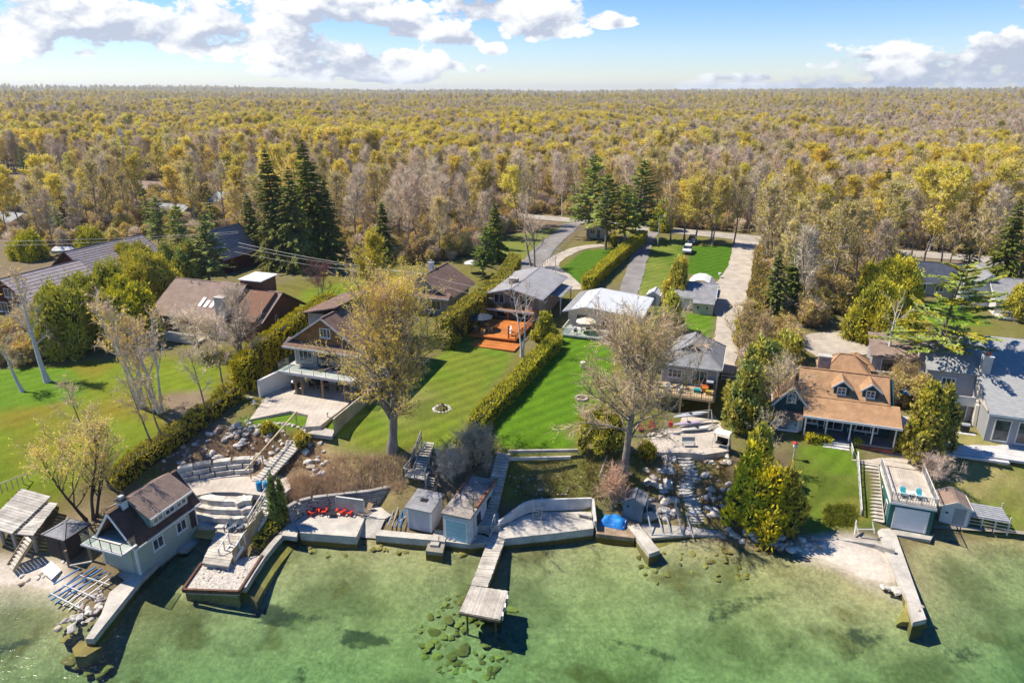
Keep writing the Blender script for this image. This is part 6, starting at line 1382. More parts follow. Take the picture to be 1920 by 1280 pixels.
def conifer(seed, h, rb, nw, per, mats, droop=.25, start=.10, card=.34, pw=.85, irregular=.15, bark=BARKD, gaps=0.0, lift=0.0, lean=(0, 0), r0=None, dens=1.0):
    rng = np.random.default_rng(seed); C, A, B, mi = [], [], [], []; wood = []
    tr, _ = curve(rng, (0, 0, -.35), np.array([lean[0] / h, lean[1] / h, 1.0]), h * 1.0, 8, .015, .0); wood.append((tr, (r0 or h * .014) * np.linspace(1.15, .06, 9), 7))
    for i in range(nw):
        f = start + (1 - start) * (i + rng.uniform(-.3, .3)) / nw; f = min(max(f, start), .985); k = f * 8; i0 = min(int(k), 7); c0_ = tr[i0] + (tr[i0 + 1] - tr[i0]) * (k - i0)
        for j in range(per):
            if rng.random() < gaps: continue
            q = (f - start) / (1 - start); L = max(.25, rb * (1 - q) ** pw * rng.uniform(1 - irregular * 1.6, 1 + irregular)); az_ = rng.uniform(0, 2 * PI)
            d = np.array([math.cos(az_), math.sin(az_), lift + .35 * q]); d /= np.linalg.norm(d); br, _ = curve(rng, c0_, d, L, 4, .06, -droop * (1 - q) * .35); wood.append((br, max(.012, .035 * L / 3) * np.linspace(1, .3, 5), 3))
            n = max(4, int(L * 7 * dens)); t = rng.uniform(.12, 1.05, n) ** .8; kk = np.minimum(t, .999) * 4; ix = np.minimum(kk.astype(int), 3); p = br[ix] + (br[ix + 1] - br[ix]) * (kk - ix)[:, None]; bd = br[ix + 1] - br[ix]; bd /= np.linalg.norm(bd, axis=1)[:, None]
            side = np.cross(bd, np.array([0, 0, 1.0])); s = rng.choice([-1, 1], n)[:, None]; wdt = (L * .26 * (1.1 - t))[:, None]
            p = p + side * s * wdt * rng.random((n, 1)) + np.array([0, 0, -.10]) * rng.random((n, 1))
            a = bd + side * s * rng.uniform(.2, 1.0, (n, 1)) + np.array([0, 0, -droop]) * rng.random((n, 1)) + rng.normal(0, .15, (n, 3)); a /= np.linalg.norm(a, axis=1)[:, None]
            C.append(p); A.append(a); B.append(np.cross(a, np.array([0, 0, 1.0]) + rng.normal(0, .45, (n, 3))))
    C = np.concatenate(C); A = np.concatenate(A); B = np.concatenate(B); V, F = cards(rng, C, card, card * .42, A, B)
    parts = []; sel_ = rng.random(len(C)) < .5 if len(mats) > 1 else np.ones(len(C), bool)
    if len(mats) > 1:
        hz = C[:, 2] + vnoise(C[:, 0] + 30, C[:, 1] + 30, 1.6, seed) * 2; sel_ = vnoise(C[:, 0] * 1.0 + 40 + hz, C[:, 1] + 40, 1.5, seed + 1) > .52
    parts.append((V.reshape(-1, 4, 3)[sel_].reshape(-1, 3), np.arange(4 * sel_.sum()).reshape(-1, 4), mats[0]))
    if len(mats) > 1: parts.append((V.reshape(-1, 4, 3)[~sel_].reshape(-1, 3), np.arange(4 * (~sel_).sum()).reshape(-1, 4), mats[1]))
    V, Q = tubes(wood); wm_ = npmesh('trunk', V, Q, smooth=True); wm_.materials.append(bark); return wm_, crownmesh('crown', parts)
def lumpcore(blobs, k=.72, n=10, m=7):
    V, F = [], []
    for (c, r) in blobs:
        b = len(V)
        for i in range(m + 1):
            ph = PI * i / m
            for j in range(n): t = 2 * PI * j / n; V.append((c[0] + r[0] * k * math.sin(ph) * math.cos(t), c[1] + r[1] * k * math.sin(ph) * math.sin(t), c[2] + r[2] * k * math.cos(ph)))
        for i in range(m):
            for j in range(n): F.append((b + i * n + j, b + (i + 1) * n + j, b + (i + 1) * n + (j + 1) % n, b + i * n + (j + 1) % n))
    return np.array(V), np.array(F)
def bushy(seed, blobs, dens, card, mats, vert=.6, trunk=None, elong=.5):
    """dense evergreen built of overlapping lobes: sprays over every lobe round a core coloured dark as inner shade"""
    rng = np.random.default_rng(seed); C, A, B = [], [], []
    for (c, r) in blobs:
        area = 4 * PI * ((r[0] * r[1]) ** 1.6 / 3 + 2 * (r[0] * r[2]) ** 1.6 / 3) ** (1 / 1.6); n = int(area * dens); u = rand_unit(rng, n); k = rng.uniform(.72, 1.0, (n, 1)) + np.maximum(0, rng.normal(0, .24, (n, 1))); p = np.array(c) + u * np.array(r) * k
        C.append(p); a = np.array([0, 0, 1.0]) * vert + u * .5 + rand_unit(rng, n) * .6; a /= np.linalg.norm(a, axis=1)[:, None]; A.append(a); B.append(np.cross(a, u + rand_unit(rng, n) * .5))
    C = np.concatenate(C); A = np.concatenate(A); B = np.concatenate(B); V, F = cards(rng, C, card, card * elong, A, B); parts = []
    if len(mats) > 1:
        s = vnoise(C[:, 0] + 60 + C[:, 2] * .6, C[:, 1] + 60 + C[:, 2] * .5, .9, seed) > .5
        parts = [(V.reshape(-1, 4, 3)[s].reshape(-1, 3), np.arange(4 * s.sum()).reshape(-1, 4), mats[0]), (V.reshape(-1, 4, 3)[~s].reshape(-1, 3), np.arange(4 * (~s).sum()).reshape(-1, 4), mats[1])]
    else: parts = [(V, F, mats[0])]
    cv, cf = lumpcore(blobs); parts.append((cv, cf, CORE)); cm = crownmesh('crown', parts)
    zmax = max(c[2] for c, r in blobs); V, Q = tubes([(np.array([[0, 0, -.3], [0, 0, zmax * .5], [.05, 0, zmax]]), [.16, .12, .04], 6)]); tm = npmesh('trunk', V, Q, smooth=True); tm.materials.append(BARKD); return tm, cm
def cedar_blobs(seed, h, r, lobes=9, base=.25, pw=.5):
    rr = random.Random(seed); out = [((0, 0, h * .45), (r * .62, r * .62, h * .44))]; lobes = lobes * 3 + 4
    for i in range(lobes):
        f = (i + rr.random()) / lobes; a = i * 2.4 + rr.uniform(-.6, .6); rad = r * (1 - f) ** pw * rr.uniform(.45, 1.08); s = r * rr.uniform(.15, .38) * (1.2 - f * .5)
        out.append(((rad * math.cos(a), rad * math.sin(a), base + s * .6 + f * (h - base) * .90), (s, s, s * rr.uniform(1.3, 2.6))))
    return out
def plant(name, label, cat, tm, cm, loc, rz=0.0, sc=1.0, group=None, szz=None):
    r = root(name, label, cat, loc, rz, group); r.scale = (sc, sc, szz or sc)
    for (n_, me) in (('trunk', tm), ('crown', cm)):
        o = bpy.data.objects.new(n_, me); COL.objects.link(o); o.parent = r
    return r
def at(px, py): g = G(px, py); return Vector((g.x, g.y, g.z - .05))
# --- single trees one can name
t_ = broadleaf(21, 16.8, .50, 50, 8.4, .19, .05, 54, 9, 12, 5.6, .10, BARK, TWIGP, BUDG, (1.2, 0), 1, 1.1, .022, .035, .8, .42); plant('maple_tree', 'tall vase-shaped tree with ochre buds in front of the craftsman house', 'tree', *t_, at(735, 842))
t_ = broadleaf(22, 15.5, .26, 24, 4.0, .3, .08, 55, 8, 11, 7, .13, BARK, TWIGP, BUD, (0, 0), 1, .9, .022); plant('maple_tree', 'bright yellow budding tree just behind the craftsman house roof', 'tree', *t_, at(705, 628))
t_ = broadleaf(23, 16.5, .42, 40, 7.0, .26, .05, 32, 9, 14, 3.0, .09, BARK, TWIGP, BUDO, (.3, 0), 1, 1.2, .030, .04, .7, .5); plant('ash_tree', 'large bare tree with pinkish twigs below the white-roofed bungalow', 'tree', *t_, at(1170, 888))
t_ = broadleaf(24, 11.8, .23, 12, 2.4, .42, .03, 40, 4, 6, 0, .1, BARKW, TWIGW, BUD, (.6, 0), 2, .8, .018); plant('birch_tree', 'twin-stemmed white birch at the end of the middle hedge', 'tree', *t_, at(980, 672))
t_ = broadleaf(25, 15, .33, 16, 3.0, .35, .06, 48, 5, 7, .5, .16, BARKW, TWIGW, BUDG, (-2.0, .5), 1, .9, .022); plant('birch_tree', 'tall leaning white birch on the left lawn before the chalet', 'tree', *t_, at(90, 716))
t_ = broadleaf(26, 9, .22, 9, 2.6, .4, .06, 48, 4, 7, .4, .16, BARKW, TWIGW, BUDG, (-2.4, .4), 1, .8, .022); plant('birch_tree', 'smaller white birch leaning out at the left edge', 'tree', *t_, at(45, 736))
t_ = broadleaf(27, 15, .30, 16, 3.6, .30, .06, 48, 6, 8, 1.6, .17, BARKW, TWIGW, BUDG, (-1.0, 0), 3, .9, .022, clump=.6); plant('birch_tree', 'three-stemmed birch with golden catkins on the left lawn', 'tree', *t_, at(268, 762))
t_ = broadleaf(28, 13, .26, 12, 2.8, .38, .06, 50, 5, 7, .8, .16, BARKW, TWIGW, BUDG, (.4, 0), 3, .9, .02, clump=.6); plant('birch_tree', 'white birch clump beside the bare earth patch on the left lawn', 'tree', *t_, at(302, 772))
thin = [(205, 912, 13, 'slim leafless tree left of the mint boathouse roof'), (291, 856, 9.5, 'slim straight tree in the yellow hedge, left of a pair'), (312, 838, 8.5, 'slim straight tree in the yellow hedge, right of a pair'), (392, 788, 9, 'slim grey tree beside the curved lawn and left hedge'), (422, 745, 10, 'dark-trunked bare tree below the brown house deck')]
for i, (x, y, hh_, lb) in enumerate(thin): plant('slim_tree', lb, 'tree', *broadleaf(40 + i, hh_, .13, 11, 2.1, .45, .05, 40, 5, 7, .5, .13, BARK, TWIGW, BUDO, (-.6, 0), 1, .8, .02), at(x, y))
t_ = broadleaf(31, 11.0, .24, 22, 5.2, .22, .07, 50, 7, 10, 4.4, .09, BARKD, TWIGP, BUD, (-.5, 0), 3, .8, .02, clump=.45); plant('budding_tree', 'spreading budding tree over the left lakeside deck', 'tree', *t_, at(172, 972))
t_ = broadleaf(32, 11, .28, 20, 4.2, .22, .05, 46, 7, 10, 0, .1, BARK, TWIG, BUD, (0, 0), 2, 1.0, .025); plant('bare_tree', 'bare grey tree in front of the brown house chimney', 'tree', *t_, at(446, 700)); plant('bare_tree', 'bare grey bushy tree over the brown house deck', 'tree', *broadleaf(33, 6.5, .15, 20, 3.6, .15, .03, 30, 7, 10, 0, .1, BARK, TWIG, BUD, (0, 0), 3, .9, .024), at(385, 668))
t_ = broadleaf(34, 6.5, .12, 12, 2.8, .25, .06, 45, 6, 9, 0, .1, BARKD, TWIG, BUD, (0, 0), 2, .7, .02); plant('bare_tree', 'dark bare tree between the white-roofed bungalow and asphalt drive', 'tree', *t_, at(1165, 652)); plant('bare_tree', 'leafless reddish tree behind the craftsman house', 'tree', *broadleaf(35, 6, .14, 16, 3.4, .15, .04, 42, 7, 10, 0, .1, BARK, foliage('red_twigs', (.26, .11, .10), (.17, .08, .075), .1), BUD, (0, 0), 2, .8, .022), at(598, 560))
t_ = broadleaf(36, 12.5, .33, 9, 3.4, .40, .02, 38, 3, 2, 0, .1, BARKW, TWIGW, BUD, (-.2, 0), 1, .6, .03, .06); plant('birch_tree', 'dead white birch snag above the little teal cabin', 'tree', *t_, at(1650, 722))
t_ = conifer(37, 17.5, 5.4, 20, 7, [PINY, PIN], .08, .36, .34, .40, .6, BARK, .25, .06, (1.0, 0), .34, 3.2); plant('white_pine', 'tall white pine with flat yellow-green plates beside the grey house', 'tree', *t_, at(1730, 745))
t_ = broadleaf(38, 16, .34, 26, 5.6, .12, .09, 55, 6, 9, .7, .16, BARK, TWIG, BUDO, (0, 0), 3, 1.1, .03); plant('bare_tree', 'multi-stemmed bare tree beside the gravel driveway', 'tree', *t_, at(1455, 520)); plant('bare_tree', 'forked bare tree behind the split-level house', 'tree', *broadleaf(39, 15, .30, 16, 4.0, .3, .07, 55, 6, 8, 0, .1, BARK, TWIG, BUD, (0, 0), 2, 1.0, .03), at(1000, 500))
plant('bare_tree', 'fine brown leafless tree right of the grey cottage', 'tree', *broadleaf(70, 9, .2, 22, 3.6, .15, .05, 48, 7, 10, .8, .13, BARK, TWIGP, BUDO, (0, 0), 2, .9, .022), at(1405, 690)); plant('bare_tree', 'brown leafless tree above the gold cedars', 'tree', *broadleaf(71, 8, .16, 18, 3.0, .2, .05, 45, 6, 9, .5, .13, BARK, TWIG, BUDO, (0, 0), 2, .9, .022), at(1470, 800))
plant('bare_tree', 'small pale-trunked bare tree at the corner of the teal cottage', 'tree', *broadleaf(72, 7, .09, 10, 2.2, .4, .03, 35, 5, 6, .3, .12, BARKW, TWIGW, BUDO, (0, 0), 1, .7, .018), at(1432, 880))
plant('bare_shrub', 'large brown leafless shrub at the foot of the middle hedge', 'shrub', *broadleaf(73, 4.2, .10, 40, 3.0, .03, .06, 52, 8, 12, 0, .1, BARKD, TWIG, BUD, (0, 0), 4, .6, .016), at(895, 880)); plant('bare_shrub', 'grey leafless shrub beside the timber staircase', 'shrub', *broadleaf(74, 3.0, .08, 30, 2.4, .03, .06, 45, 8, 10, 0, .1, BARK, TWIGW, BUD, (0, 0), 4, .5, .016), at(842, 900))
plant('bare_shrub', 'beige leafless shrub behind the star shed', 'shrub', *broadleaf(75, 3.0, .07, 34, 2.6, .03, .06, 50, 8, 12, 0, .1, BARK, TWIGP, BUD, (0, 0), 4, .5, .016), at(1150, 945)); plant('bare_shrub', 'leafless shrub by the teal boathouse railing', 'shrub', *broadleaf(76, 3.2, .07, 22, 2.0, .1, .05, 48, 7, 9, 0, .1, BARK, TWIGW, BUD, (0, 0), 3, .5, .016), at(1745, 905))
plant('bare_shrub', 'leafless thicket between the white pine and teal cabin', 'shrub', *broadleaf(77, 5, .1, 30, 3.2, .05, .05, 45, 8, 10, .3, .12, BARK, TWIGP, BUDO, (0, 0), 4, .6, .018), at(1690, 745))
# --- cedars, spruces and pines near the houses
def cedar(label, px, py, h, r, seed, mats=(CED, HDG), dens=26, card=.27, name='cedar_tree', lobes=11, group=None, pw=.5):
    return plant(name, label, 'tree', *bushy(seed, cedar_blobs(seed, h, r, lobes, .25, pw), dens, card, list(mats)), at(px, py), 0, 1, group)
cedar('gold-green cedar at the water, nearest the flagstone steps', 1392, 985, 8.6, 1.9, 1, (CEDG, CED)); cedar('gold-green cedar at the water beside the shoreline boulders', 1430, 1000, 7.2, 2.1, 2, (CEDG, CED)); cedar('gold-green cedar leaning over the lawn edge', 1466, 985, 6.6, 1.7, 3, (CEDG, CED)); cedar('dark cedar behind the gold cedars', 1415, 905, 6.5, 1.6, 4)
cedar('green cedar right of the grey cottage deck', 1395, 800, 8.2, 2.3, 5, (PIN, CED)); cedar('broad grey-green cedar behind the cottage stairs', 1425, 745, 7.5, 2.6, 31, (PIN, CED), pw=.35); cedar('brownish cedar at the bend of the gravel driveway', 1400, 655, 6.0, 2.2, 32, (foliage('russet_cedar', (.42, .29, .07), (.24, .19, .05), .25, .1), CED), pw=.35); cedar('olive cedar between the driveway spruces and teal cottage', 1465, 715, 6.5, 2.4, 33, pw=.35); cedar('tall cedar between teal cottage and grey house', 1722, 862, 8.8, 2.2, 6, (HDG, CED)); cedar('second cedar close behind the tall cedar at the grey house', 1752, 846, 7.8, 1.7, 7, (CED, HDG))
cedar('round cedar at the left side of brown house, in front', 130, 660, 8.0, 3.9, 8, pw=.3, lobes=15); cedar('round cedar before the tiled chalets, in the middle', 205, 610, 7.6, 4.0, 9, pw=.3, lobes=15); cedar('round cedar beside the brown house roof', 290, 575, 7.6, 4.0, 10, pw=.3, lobes=15); cedar('dark cedar at the left chalet corner', 245, 640, 7.5, 3.6, 11, pw=.3, lobes=14)
cedar('gold cedar beside the grey garage', 1268, 570, 8.2, 1.9, 12, (CEDG, CED)); cedar('grey-green cedar left of the grey cottage', 1225, 680, 6.5, 2.4, 13, (PIN, CED)); cedar('cedar at the corner of the cottage back lawn', 1255, 620, 6, 1.8, 14)
cedar('cedar behind the white birch snag', 1640, 640, 8.0, 3.6, 15, (CEDG, CED), pw=.3, lobes=15); cedar('cedar between birch snag and white pine', 1690, 690, 7.2, 2.4, 16, (CEDG, CED)); cedar('cedar at the gravel track', 1660, 575, 7.0, 4.0, 17, (CEDG, CED), pw=.3, lobes=15); cedar('round cedar beyond the asphalt drive end', 1242, 432, 7.0, 3.0, 18, (CED, PIN)); cedar('cedar over the right lawn bank', 1125, 838, 4.2, 2.5, 19, (HDG, CED), 40, .16)
cedar('cedar beside the split-level house wall', 1020, 640, 4.2, 1.6, 20); cedar('small cedar by the curved driveway', 1150, 462, 3.4, .8, 21); cedar('cedar at the right picture edge', 1915, 600, 6.5, 2.4, 22, (CEDG, CED)); cedar('gold evergreen shrub left of the long steps', 505, 812, 1.1, .8, 23, (CEDG, HDG), 60, .12, 'evergreen_shrub', 6); cedar('golden shrub right of the long steps', 566, 836, 1.5, .9, 24, (BUD, CEDG), 60, .12, 'evergreen_shrub', 6)
cedar('dark cedar behind the large chalet roof, left', 60, 486, 4.5, 3.0, 26, pw=.3, lobes=14); cedar('dark cedar behind the large chalet roof, middle', 175, 478, 4.5, 3.0, 27, pw=.3, lobes=14); cedar('olive cedar between the chalets and the brown house', 340, 545, 7.0, 3.8, 28, (CED, PIN), pw=.3, lobes=15); cedar('olive cedar behind the tiled chalet gable', 255, 520, 5.2, 3.4, 29, pw=.3, lobes=15); cedar('cedar in front of the small steep chalet', 415, 505, 6.0, 3.0, 30, (PIN, CED), pw=.4)
cedar('golden juniper beside the rock garden', 1212, 858, 1.5, 1.2, 25, (BUD, HDG), 60, .12, 'evergreen_shrub', 7)
for k, (x, y, hh_) in enumerate(((518, 986, 5.6), (533, 984, 5.0))): plant('columnar_cedar', ('taller' if k == 0 else 'shorter') + ' of two columnar dark cedars beside the footbridge', 'tree', *bushy(60 + k, [((0, 0, hh_ * .45), (.5, .5, hh_ * .46)), ((.05, 0, hh_ * .72), (.32, .32, hh_ * .3)), ((-.1, .05, hh_ * .25), (.55, .5, hh_ * .25))], 60, .16, [PIN, SPR], 1.2), at(x, y))
spr = [conifer(50 + i, 1.0 * hh_, rb, nw, per, [SPR], dr, .04, .42, .85, .28, BARKD, 0, -.05, dens=1.6) for i, (hh_, rb, nw, per, dr) in enumerate(((22, 5.6, 46, 11, .5), (21, 5.0, 44, 11, .45), (12, 3.0, 32, 10, .4)))]
def spruce(label, px, py, k, h, rz=0.0, group=None): b_ = (22, 21, 12)[k]; return plant('spruce_tree', label, 'tree', *spr[k], at(px, py), rz, h / b_, group)
spruce('tallest dark spruce of the group behind the brown house', 592, 488, 0, 24.5); spruce('dark spruce at the left of the spruce group', 527, 500, 1, 23, 1.0); spruce('dark spruce in the middle of the spruce group', 560, 505, 0, 20, 2.0); spruce('low wide spruce nearest the small chalet', 480, 490, 1, 14, .5); spruce('dark spruce at the right of the spruce group', 620, 492, 1, 17, 3.0)
spruce('lone slim spruce in the leafless grove', 722, 490, 2, 12.5); spruce('slim spruce behind the split-level house', 928, 492, 2, 12.5, 1.0); spruce('dark spruce at the gravel driveway, in front', 1448, 600, 1, 11.5, .3); spruce('dark spruce at the gravel driveway, behind', 1478, 592, 1, 12.0, 1.3); spruce('tall spruce standing over the road trees', 1640, 445, 0, 17, 2.2); spruce('blue-green spruce in the wood above the gravel driveway', 1530, 395, 2, 13, .8); spruce('small dark spruce in the wood, left of a pair', 1474, 388, 2, 8, .4); spruce('small dark spruce in the wood, right of a pair', 1494, 388, 2, 8, 1.4)
spruce('dark spruce by the pale house at right', 1870, 560, 0, 17, .6); spruce('dark spruce behind the bungalow at the right edge', 1900, 520, 1, 14, 1.9)
pin = [conifer(55, 16, 4.2, 34, 8, [PIN], .12, .22, .36, .6, .4, BARK, .12, .05, r0=.26, dens=1.9), conifer(56, 16, 3.8, 30, 8, [PIN, PINY], .12, .32, .36, .55, .4, BARK, .15, .08, r0=.26, dens=1.9)]
def pine(label, px, py, k, h, rz=0.0, group=None): return plant('pine_tree', label, 'tree', *pin[k], at(px, py), rz, h / 16, group)
pine('dark pine over the tan tool shed', 1102, 446, 0, 20); pine('tall dark pine behind the hedge end', 1188, 452, 0, 19, 1.0); pine('grey-green pine in front of the tall dark pine', 1170, 472, 1, 15, 2.0); pine('pine with bare lower trunk beside the curved driveway', 1135, 468, 1, 17, 3.0)
pine('pine between the small chalet and brown house', 395, 540, 0, 13.5, .4); pine('light green pine left of the small chalet', 350, 510, 1, 13, 1.4); pine('pine behind the chalets', 300, 470, 0, 12, 2.2); pine('bluish pine behind the split-level house hedge', 905, 520, 0, 10, 1.1)
# --- clipped hedges and shrubs
def hedge(name, label, pts, w_, h_, mats, dens=42, card=.17, seed=1, cat='hedge', zs=None, lump=.10):
    rng = np.random.default_rng(seed); c = [at(x, y) for (x, y) in pts]; r = root(name, label, cat, c[0]); o0 = np.array(c[0]); C, A, B = [], [], []; core = MB()
    for a, b in zip(c[:-1], c[1:]):
        d = np.array(b - a); L = np.linalg.norm(d[:2]); d_ = d / L; sd = np.array([-d_[1], d_[0], 0]); sd /= np.linalg.norm(sd); n = int(L * (w_ + 2 * h_) * dens)
        t = rng.random(n); s = rng.random(n) * (w_ + 2 * h_); lat = np.where(s < h_, -w_ / 2, np.where(s > h_ + w_, w_ / 2, s - h_ - w_ / 2)); z = np.where(s < h_, s, np.where(s > h_ + w_, s - h_ - w_, h_))
        nr = np.where((s < h_)[:, None], -sd[None], np.where((s > h_ + w_)[:, None], sd[None], np.array([[0, 0, 1.0]]))); base = np.array(a) - o0 + d[None] * t[:, None]
        gz = TH(base[:, 0] + o0[0], base[:, 1] + o0[1]) - o0[2]
        p = np.stack([base[:, 0] + sd[0] * lat, base[:, 1] + sd[1] * lat, gz + z], -1); bump = (vnoise(p[:, 0] + 80 + p[:, 2], p[:, 1] + 80, .9, seed) - .5) * 2 * lump + rng.normal(0, .05, n); p += nr * bump[:, None]
        C.append(p); aa = nr * .5 + np.array([0, 0, .7]) + rand_unit(rng, n) * .6; aa /= np.linalg.norm(aa, axis=1)[:, None]; A.append(aa); B.append(np.cross(aa, nr + rand_unit(rng, n) * .5))
        if a is c[0] or b is c[-1]:
            for e, sg in ((0.0, -1), (1.0, 1)):
                if (e == 0.0 and a is not c[0]) or (e == 1.0 and b is not c[-1]): continue
                ne = int(w_ * h_ * dens * 1.2); p0_ = np.array(a) - o0 + d * e; gz0 = th(p0_[0] + o0[0], p0_[1] + o0[1]) - o0[2]; la = rng.uniform(-w_ / 2, w_ / 2, ne); zz = rng.uniform(0, h_, ne)
                pe = np.stack([p0_[0] + sd[0] * la + d_[0] * sg * rng.normal(.05, .1, ne), p0_[1] + sd[1] * la + d_[1] * sg * rng.normal(.05, .1, ne), gz0 + zz], -1); ax_ = np.array([0, 0, .7]) + rand_unit(rng, ne) * .7; ax_ /= np.linalg.norm(ax_, axis=1)[:, None]; C.append(pe); A.append(ax_); B.append(np.cross(ax_, np.array([d_[0], d_[1], 0]) + rand_unit(rng, ne) * .5))
        m = max(1, int(L / 2))
        for i in range(m):
            q0 = np.array(a) - o0 + d * max(i / m, .25 / L if a is c[0] else 0); q1 = np.array(a) - o0 + d * min((i + 1) / m, 1 - .25 / L if b is c[-1] else 1); z0 = th(q0[0] + o0[0], q0[1] + o0[1]) - o0[2]; z1 = th(q1[0] + o0[0], q1[1] + o0[1]) - o0[2]; k = w_ / 2 - .16
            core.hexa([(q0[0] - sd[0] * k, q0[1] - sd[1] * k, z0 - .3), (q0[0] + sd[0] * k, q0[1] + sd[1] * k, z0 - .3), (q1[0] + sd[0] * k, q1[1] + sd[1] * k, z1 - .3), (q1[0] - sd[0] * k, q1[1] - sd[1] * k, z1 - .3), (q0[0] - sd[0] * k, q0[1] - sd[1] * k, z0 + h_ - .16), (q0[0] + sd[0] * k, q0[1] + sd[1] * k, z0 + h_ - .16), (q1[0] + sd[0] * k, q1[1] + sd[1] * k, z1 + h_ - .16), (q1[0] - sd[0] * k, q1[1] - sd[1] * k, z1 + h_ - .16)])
    C = np.concatenate(C); A = np.concatenate(A); B = np.concatenate(B); V, F = cards(rng, C, card, card * .55, A, B); o = link('foliage', crownmesh('foliage', [(V, F, mats)]), None, r); core.build('shade_core', CORE, r); return r  # solid dark core fills the hedge, its colour standing in for inner shade
hedge('clipped_hedge', 'long clipped cedar hedge between the middle and right lawns', [(893, 815), (925, 775), (985, 712), (1042, 650)], 1.9, 1.9, HDG, 40, .17, 3)
hedge('clipped_hedge', 'clipped cedar hedge along the asphalt drive', [(1100, 545), (1150, 498), (1205, 452)], 2.0, 2.4, HDG, 36, .19, 4)
hedge('tall_hedge', 'tall dark cedar hedge left of the split-level house', [(830, 655), (885, 612), (945, 560), (965, 520)], 2.2, 4.4, CED, 36, .2, 5, lump=.3)
hedge('tall_hedge', 'tall cedar hedge left of the craftsman house', [(452, 735), (500, 690), (560, 640), (620, 598)], 2.0, 4.0, CEDG, 34, .2, 6, lump=.45)
hedge('loose_hedge', 'loose yellow-green hedge running down the left lawn bank', [(215, 915), (262, 875), (330, 830), (400, 780), (445, 745)], 2.0, 1.6, foliage('yellow_hedge', (0.562, 0.437, 0.031), (0.312, 0.272, 0.031), .3, .1), 36, .19, 7, lump=.45)
hedge('box_shrub', 'clipped green box hedge beside the teal cottage porch steps', [(1512, 826), (1556, 832)], .9, .8, HDG, 70, .12, 8, 'shrub'); hedge('box_shrub', 'small round box shrub right of the teal porch steps', [(1602, 836), (1612, 837)], .8, .75, HDG, 80, .12, 9, 'shrub')
hedge('garden_shrub', 'dark low shrubs behind the curving shore kerb', [(478, 1030), (500, 1005), (520, 985)], .9, .7, CED, 50, .14, 10, 'shrub', lump=.3); hedge('cedar_screen', 'brown-green cedar screen along the gravel driveway', [(1408, 640), (1420, 560), (1428, 500)], 2.4, 4.0, foliage('brown_cedar', (0.468, 0.321, 0.078), (0.254, 0.205, 0.058), .25, .1), 26, .22, 11, lump=.5)
# --- dry growth on the banks (one mass)
rng = np.random.default_rng(77)
def brush(label, name, polys, n, hgt, mt, wdt=.02):
    V = []
    for (x0, x1, y0, y1) in polys:
        m = n // len(polys); pxs = rng.uniform(x0, x1, m // 12); pys = rng.uniform(y0, y1, m // 12)
        for (a, b) in zip(pxs, pys):
            g = G(a, b); k = 12; off = rng.normal(0, .22, (k, 2)); p = np.stack([g.x + off[:, 0], g.y + off[:, 1], np.full(k, g.z - .05)], -1); d = np.stack([rng.normal(0, .45, k), rng.normal(0, .45, k), np.ones(k)], -1); hh_ = hgt * rng.uniform(.5, 1.3, (k, 1)); sd = rng.normal(0, 1, (k, 3)); sd[:, 2] = 0; sd = sd / np.linalg.norm(sd, axis=1)[:, None] * wdt
            V.append(np.stack([p - sd, p + sd, p + d * hh_], 1).reshape(-1, 3))
    V = np.concatenate(V); o = link(name, npmesh(name, V, None, np.arange(len(V)).reshape(-1, 3)), mt); o['kind'] = 'stuff'; o['label'] = label; o['category'] = 'plants'
brush('straw-coloured dry grass and stems on the bank below the big tree', 'dry_grass', [(560, 640, 895, 935), (600, 760, 855, 925), (540, 600, 900, 940)], 16000, .65, foliage('dry_straw', (.66, .50, .33), (.47, .33, .20), .2, .05), .022)
brush('brown dry stems among the boulders of the left bank', 'dry_stems', [(300, 470, 800, 890), (470, 600, 815, 880)], 7000, .45, foliage('brown_stems', (0.336, 0.196, 0.126), (0.224, 0.140, 0.084), .2, .05), .02)
brush('low green and brown plants on the slope below right lawn', 'slope_plants', [(950, 1120, 862, 940), (1100, 1200, 850, 935)], 9000, .35, foliage('slope_green', (0.352, 0.272, 0.096), (0.176, 0.192, 0.048), .3, .05), .03)
brush('low plants among the rock garden boulders', 'rockery_plants', [(1210, 1270, 850, 975), (1315, 1365, 860, 985)], 5000, .35, foliage('rockery_green', (0.224, 0.182, 0.070), (0.336, 0.196, 0.112), .3, .05), .03)
brush('low fresh green plants in the round bed on the teal lawn', 'bed_plants', [(1548, 1600, 948, 985)], 2500, .35, foliage('bed_green', (.19, .20, .02), (.10, .13, .015), .3, .05), .04)
for i in range(30): g = G(rk.uniform(955, 1100), rk.uniform(890, 938)); rock(g, rk.uniform(.15, .34), 'small pale stone in the planted slope below right lawn', 'stones in the planted slope', RK_G, 'stone', cat='stone')
# ------------------------------------------------------------------ the wood beyond the road
KIN = {}
KIN['maple'] = [broadleaf(100 + i, 16.5, .20, 17, 4.3, .30, .08, 50, 4, 10, 6.0, .23, BARK, TWIG, BUD, (0, 0), 1, 1.3, .045, clump=.28) for i in range(3)]
KIN['oak'] = [broadleaf(110 + i, 16.5, .22, 17, 4.3, .28, .08, 48, 4, 10, 3.0, .21, BARK, TWIG, BUDO, (0, 0), 1, 1.3, .05, clump=.28) for i in range(2)]
KIN['bare'] = [broadleaf(120 + i, 16.5, .19, 19, 3.9, .25, .10, 54, 5, 10, 0, .2, BARK, TWIG, BUD, (0, 0), 1, 1.3, .05) for i in range(3)]
KIN['birch'] = [broadleaf(130 + i, 15.5, .19, 13, 2.6, .40, .10, 58, 4, 7, .3, .22, BARKW, TWIGW, BUDO, (.8, 0), 1, 1.1, .045) for i in range(2)]
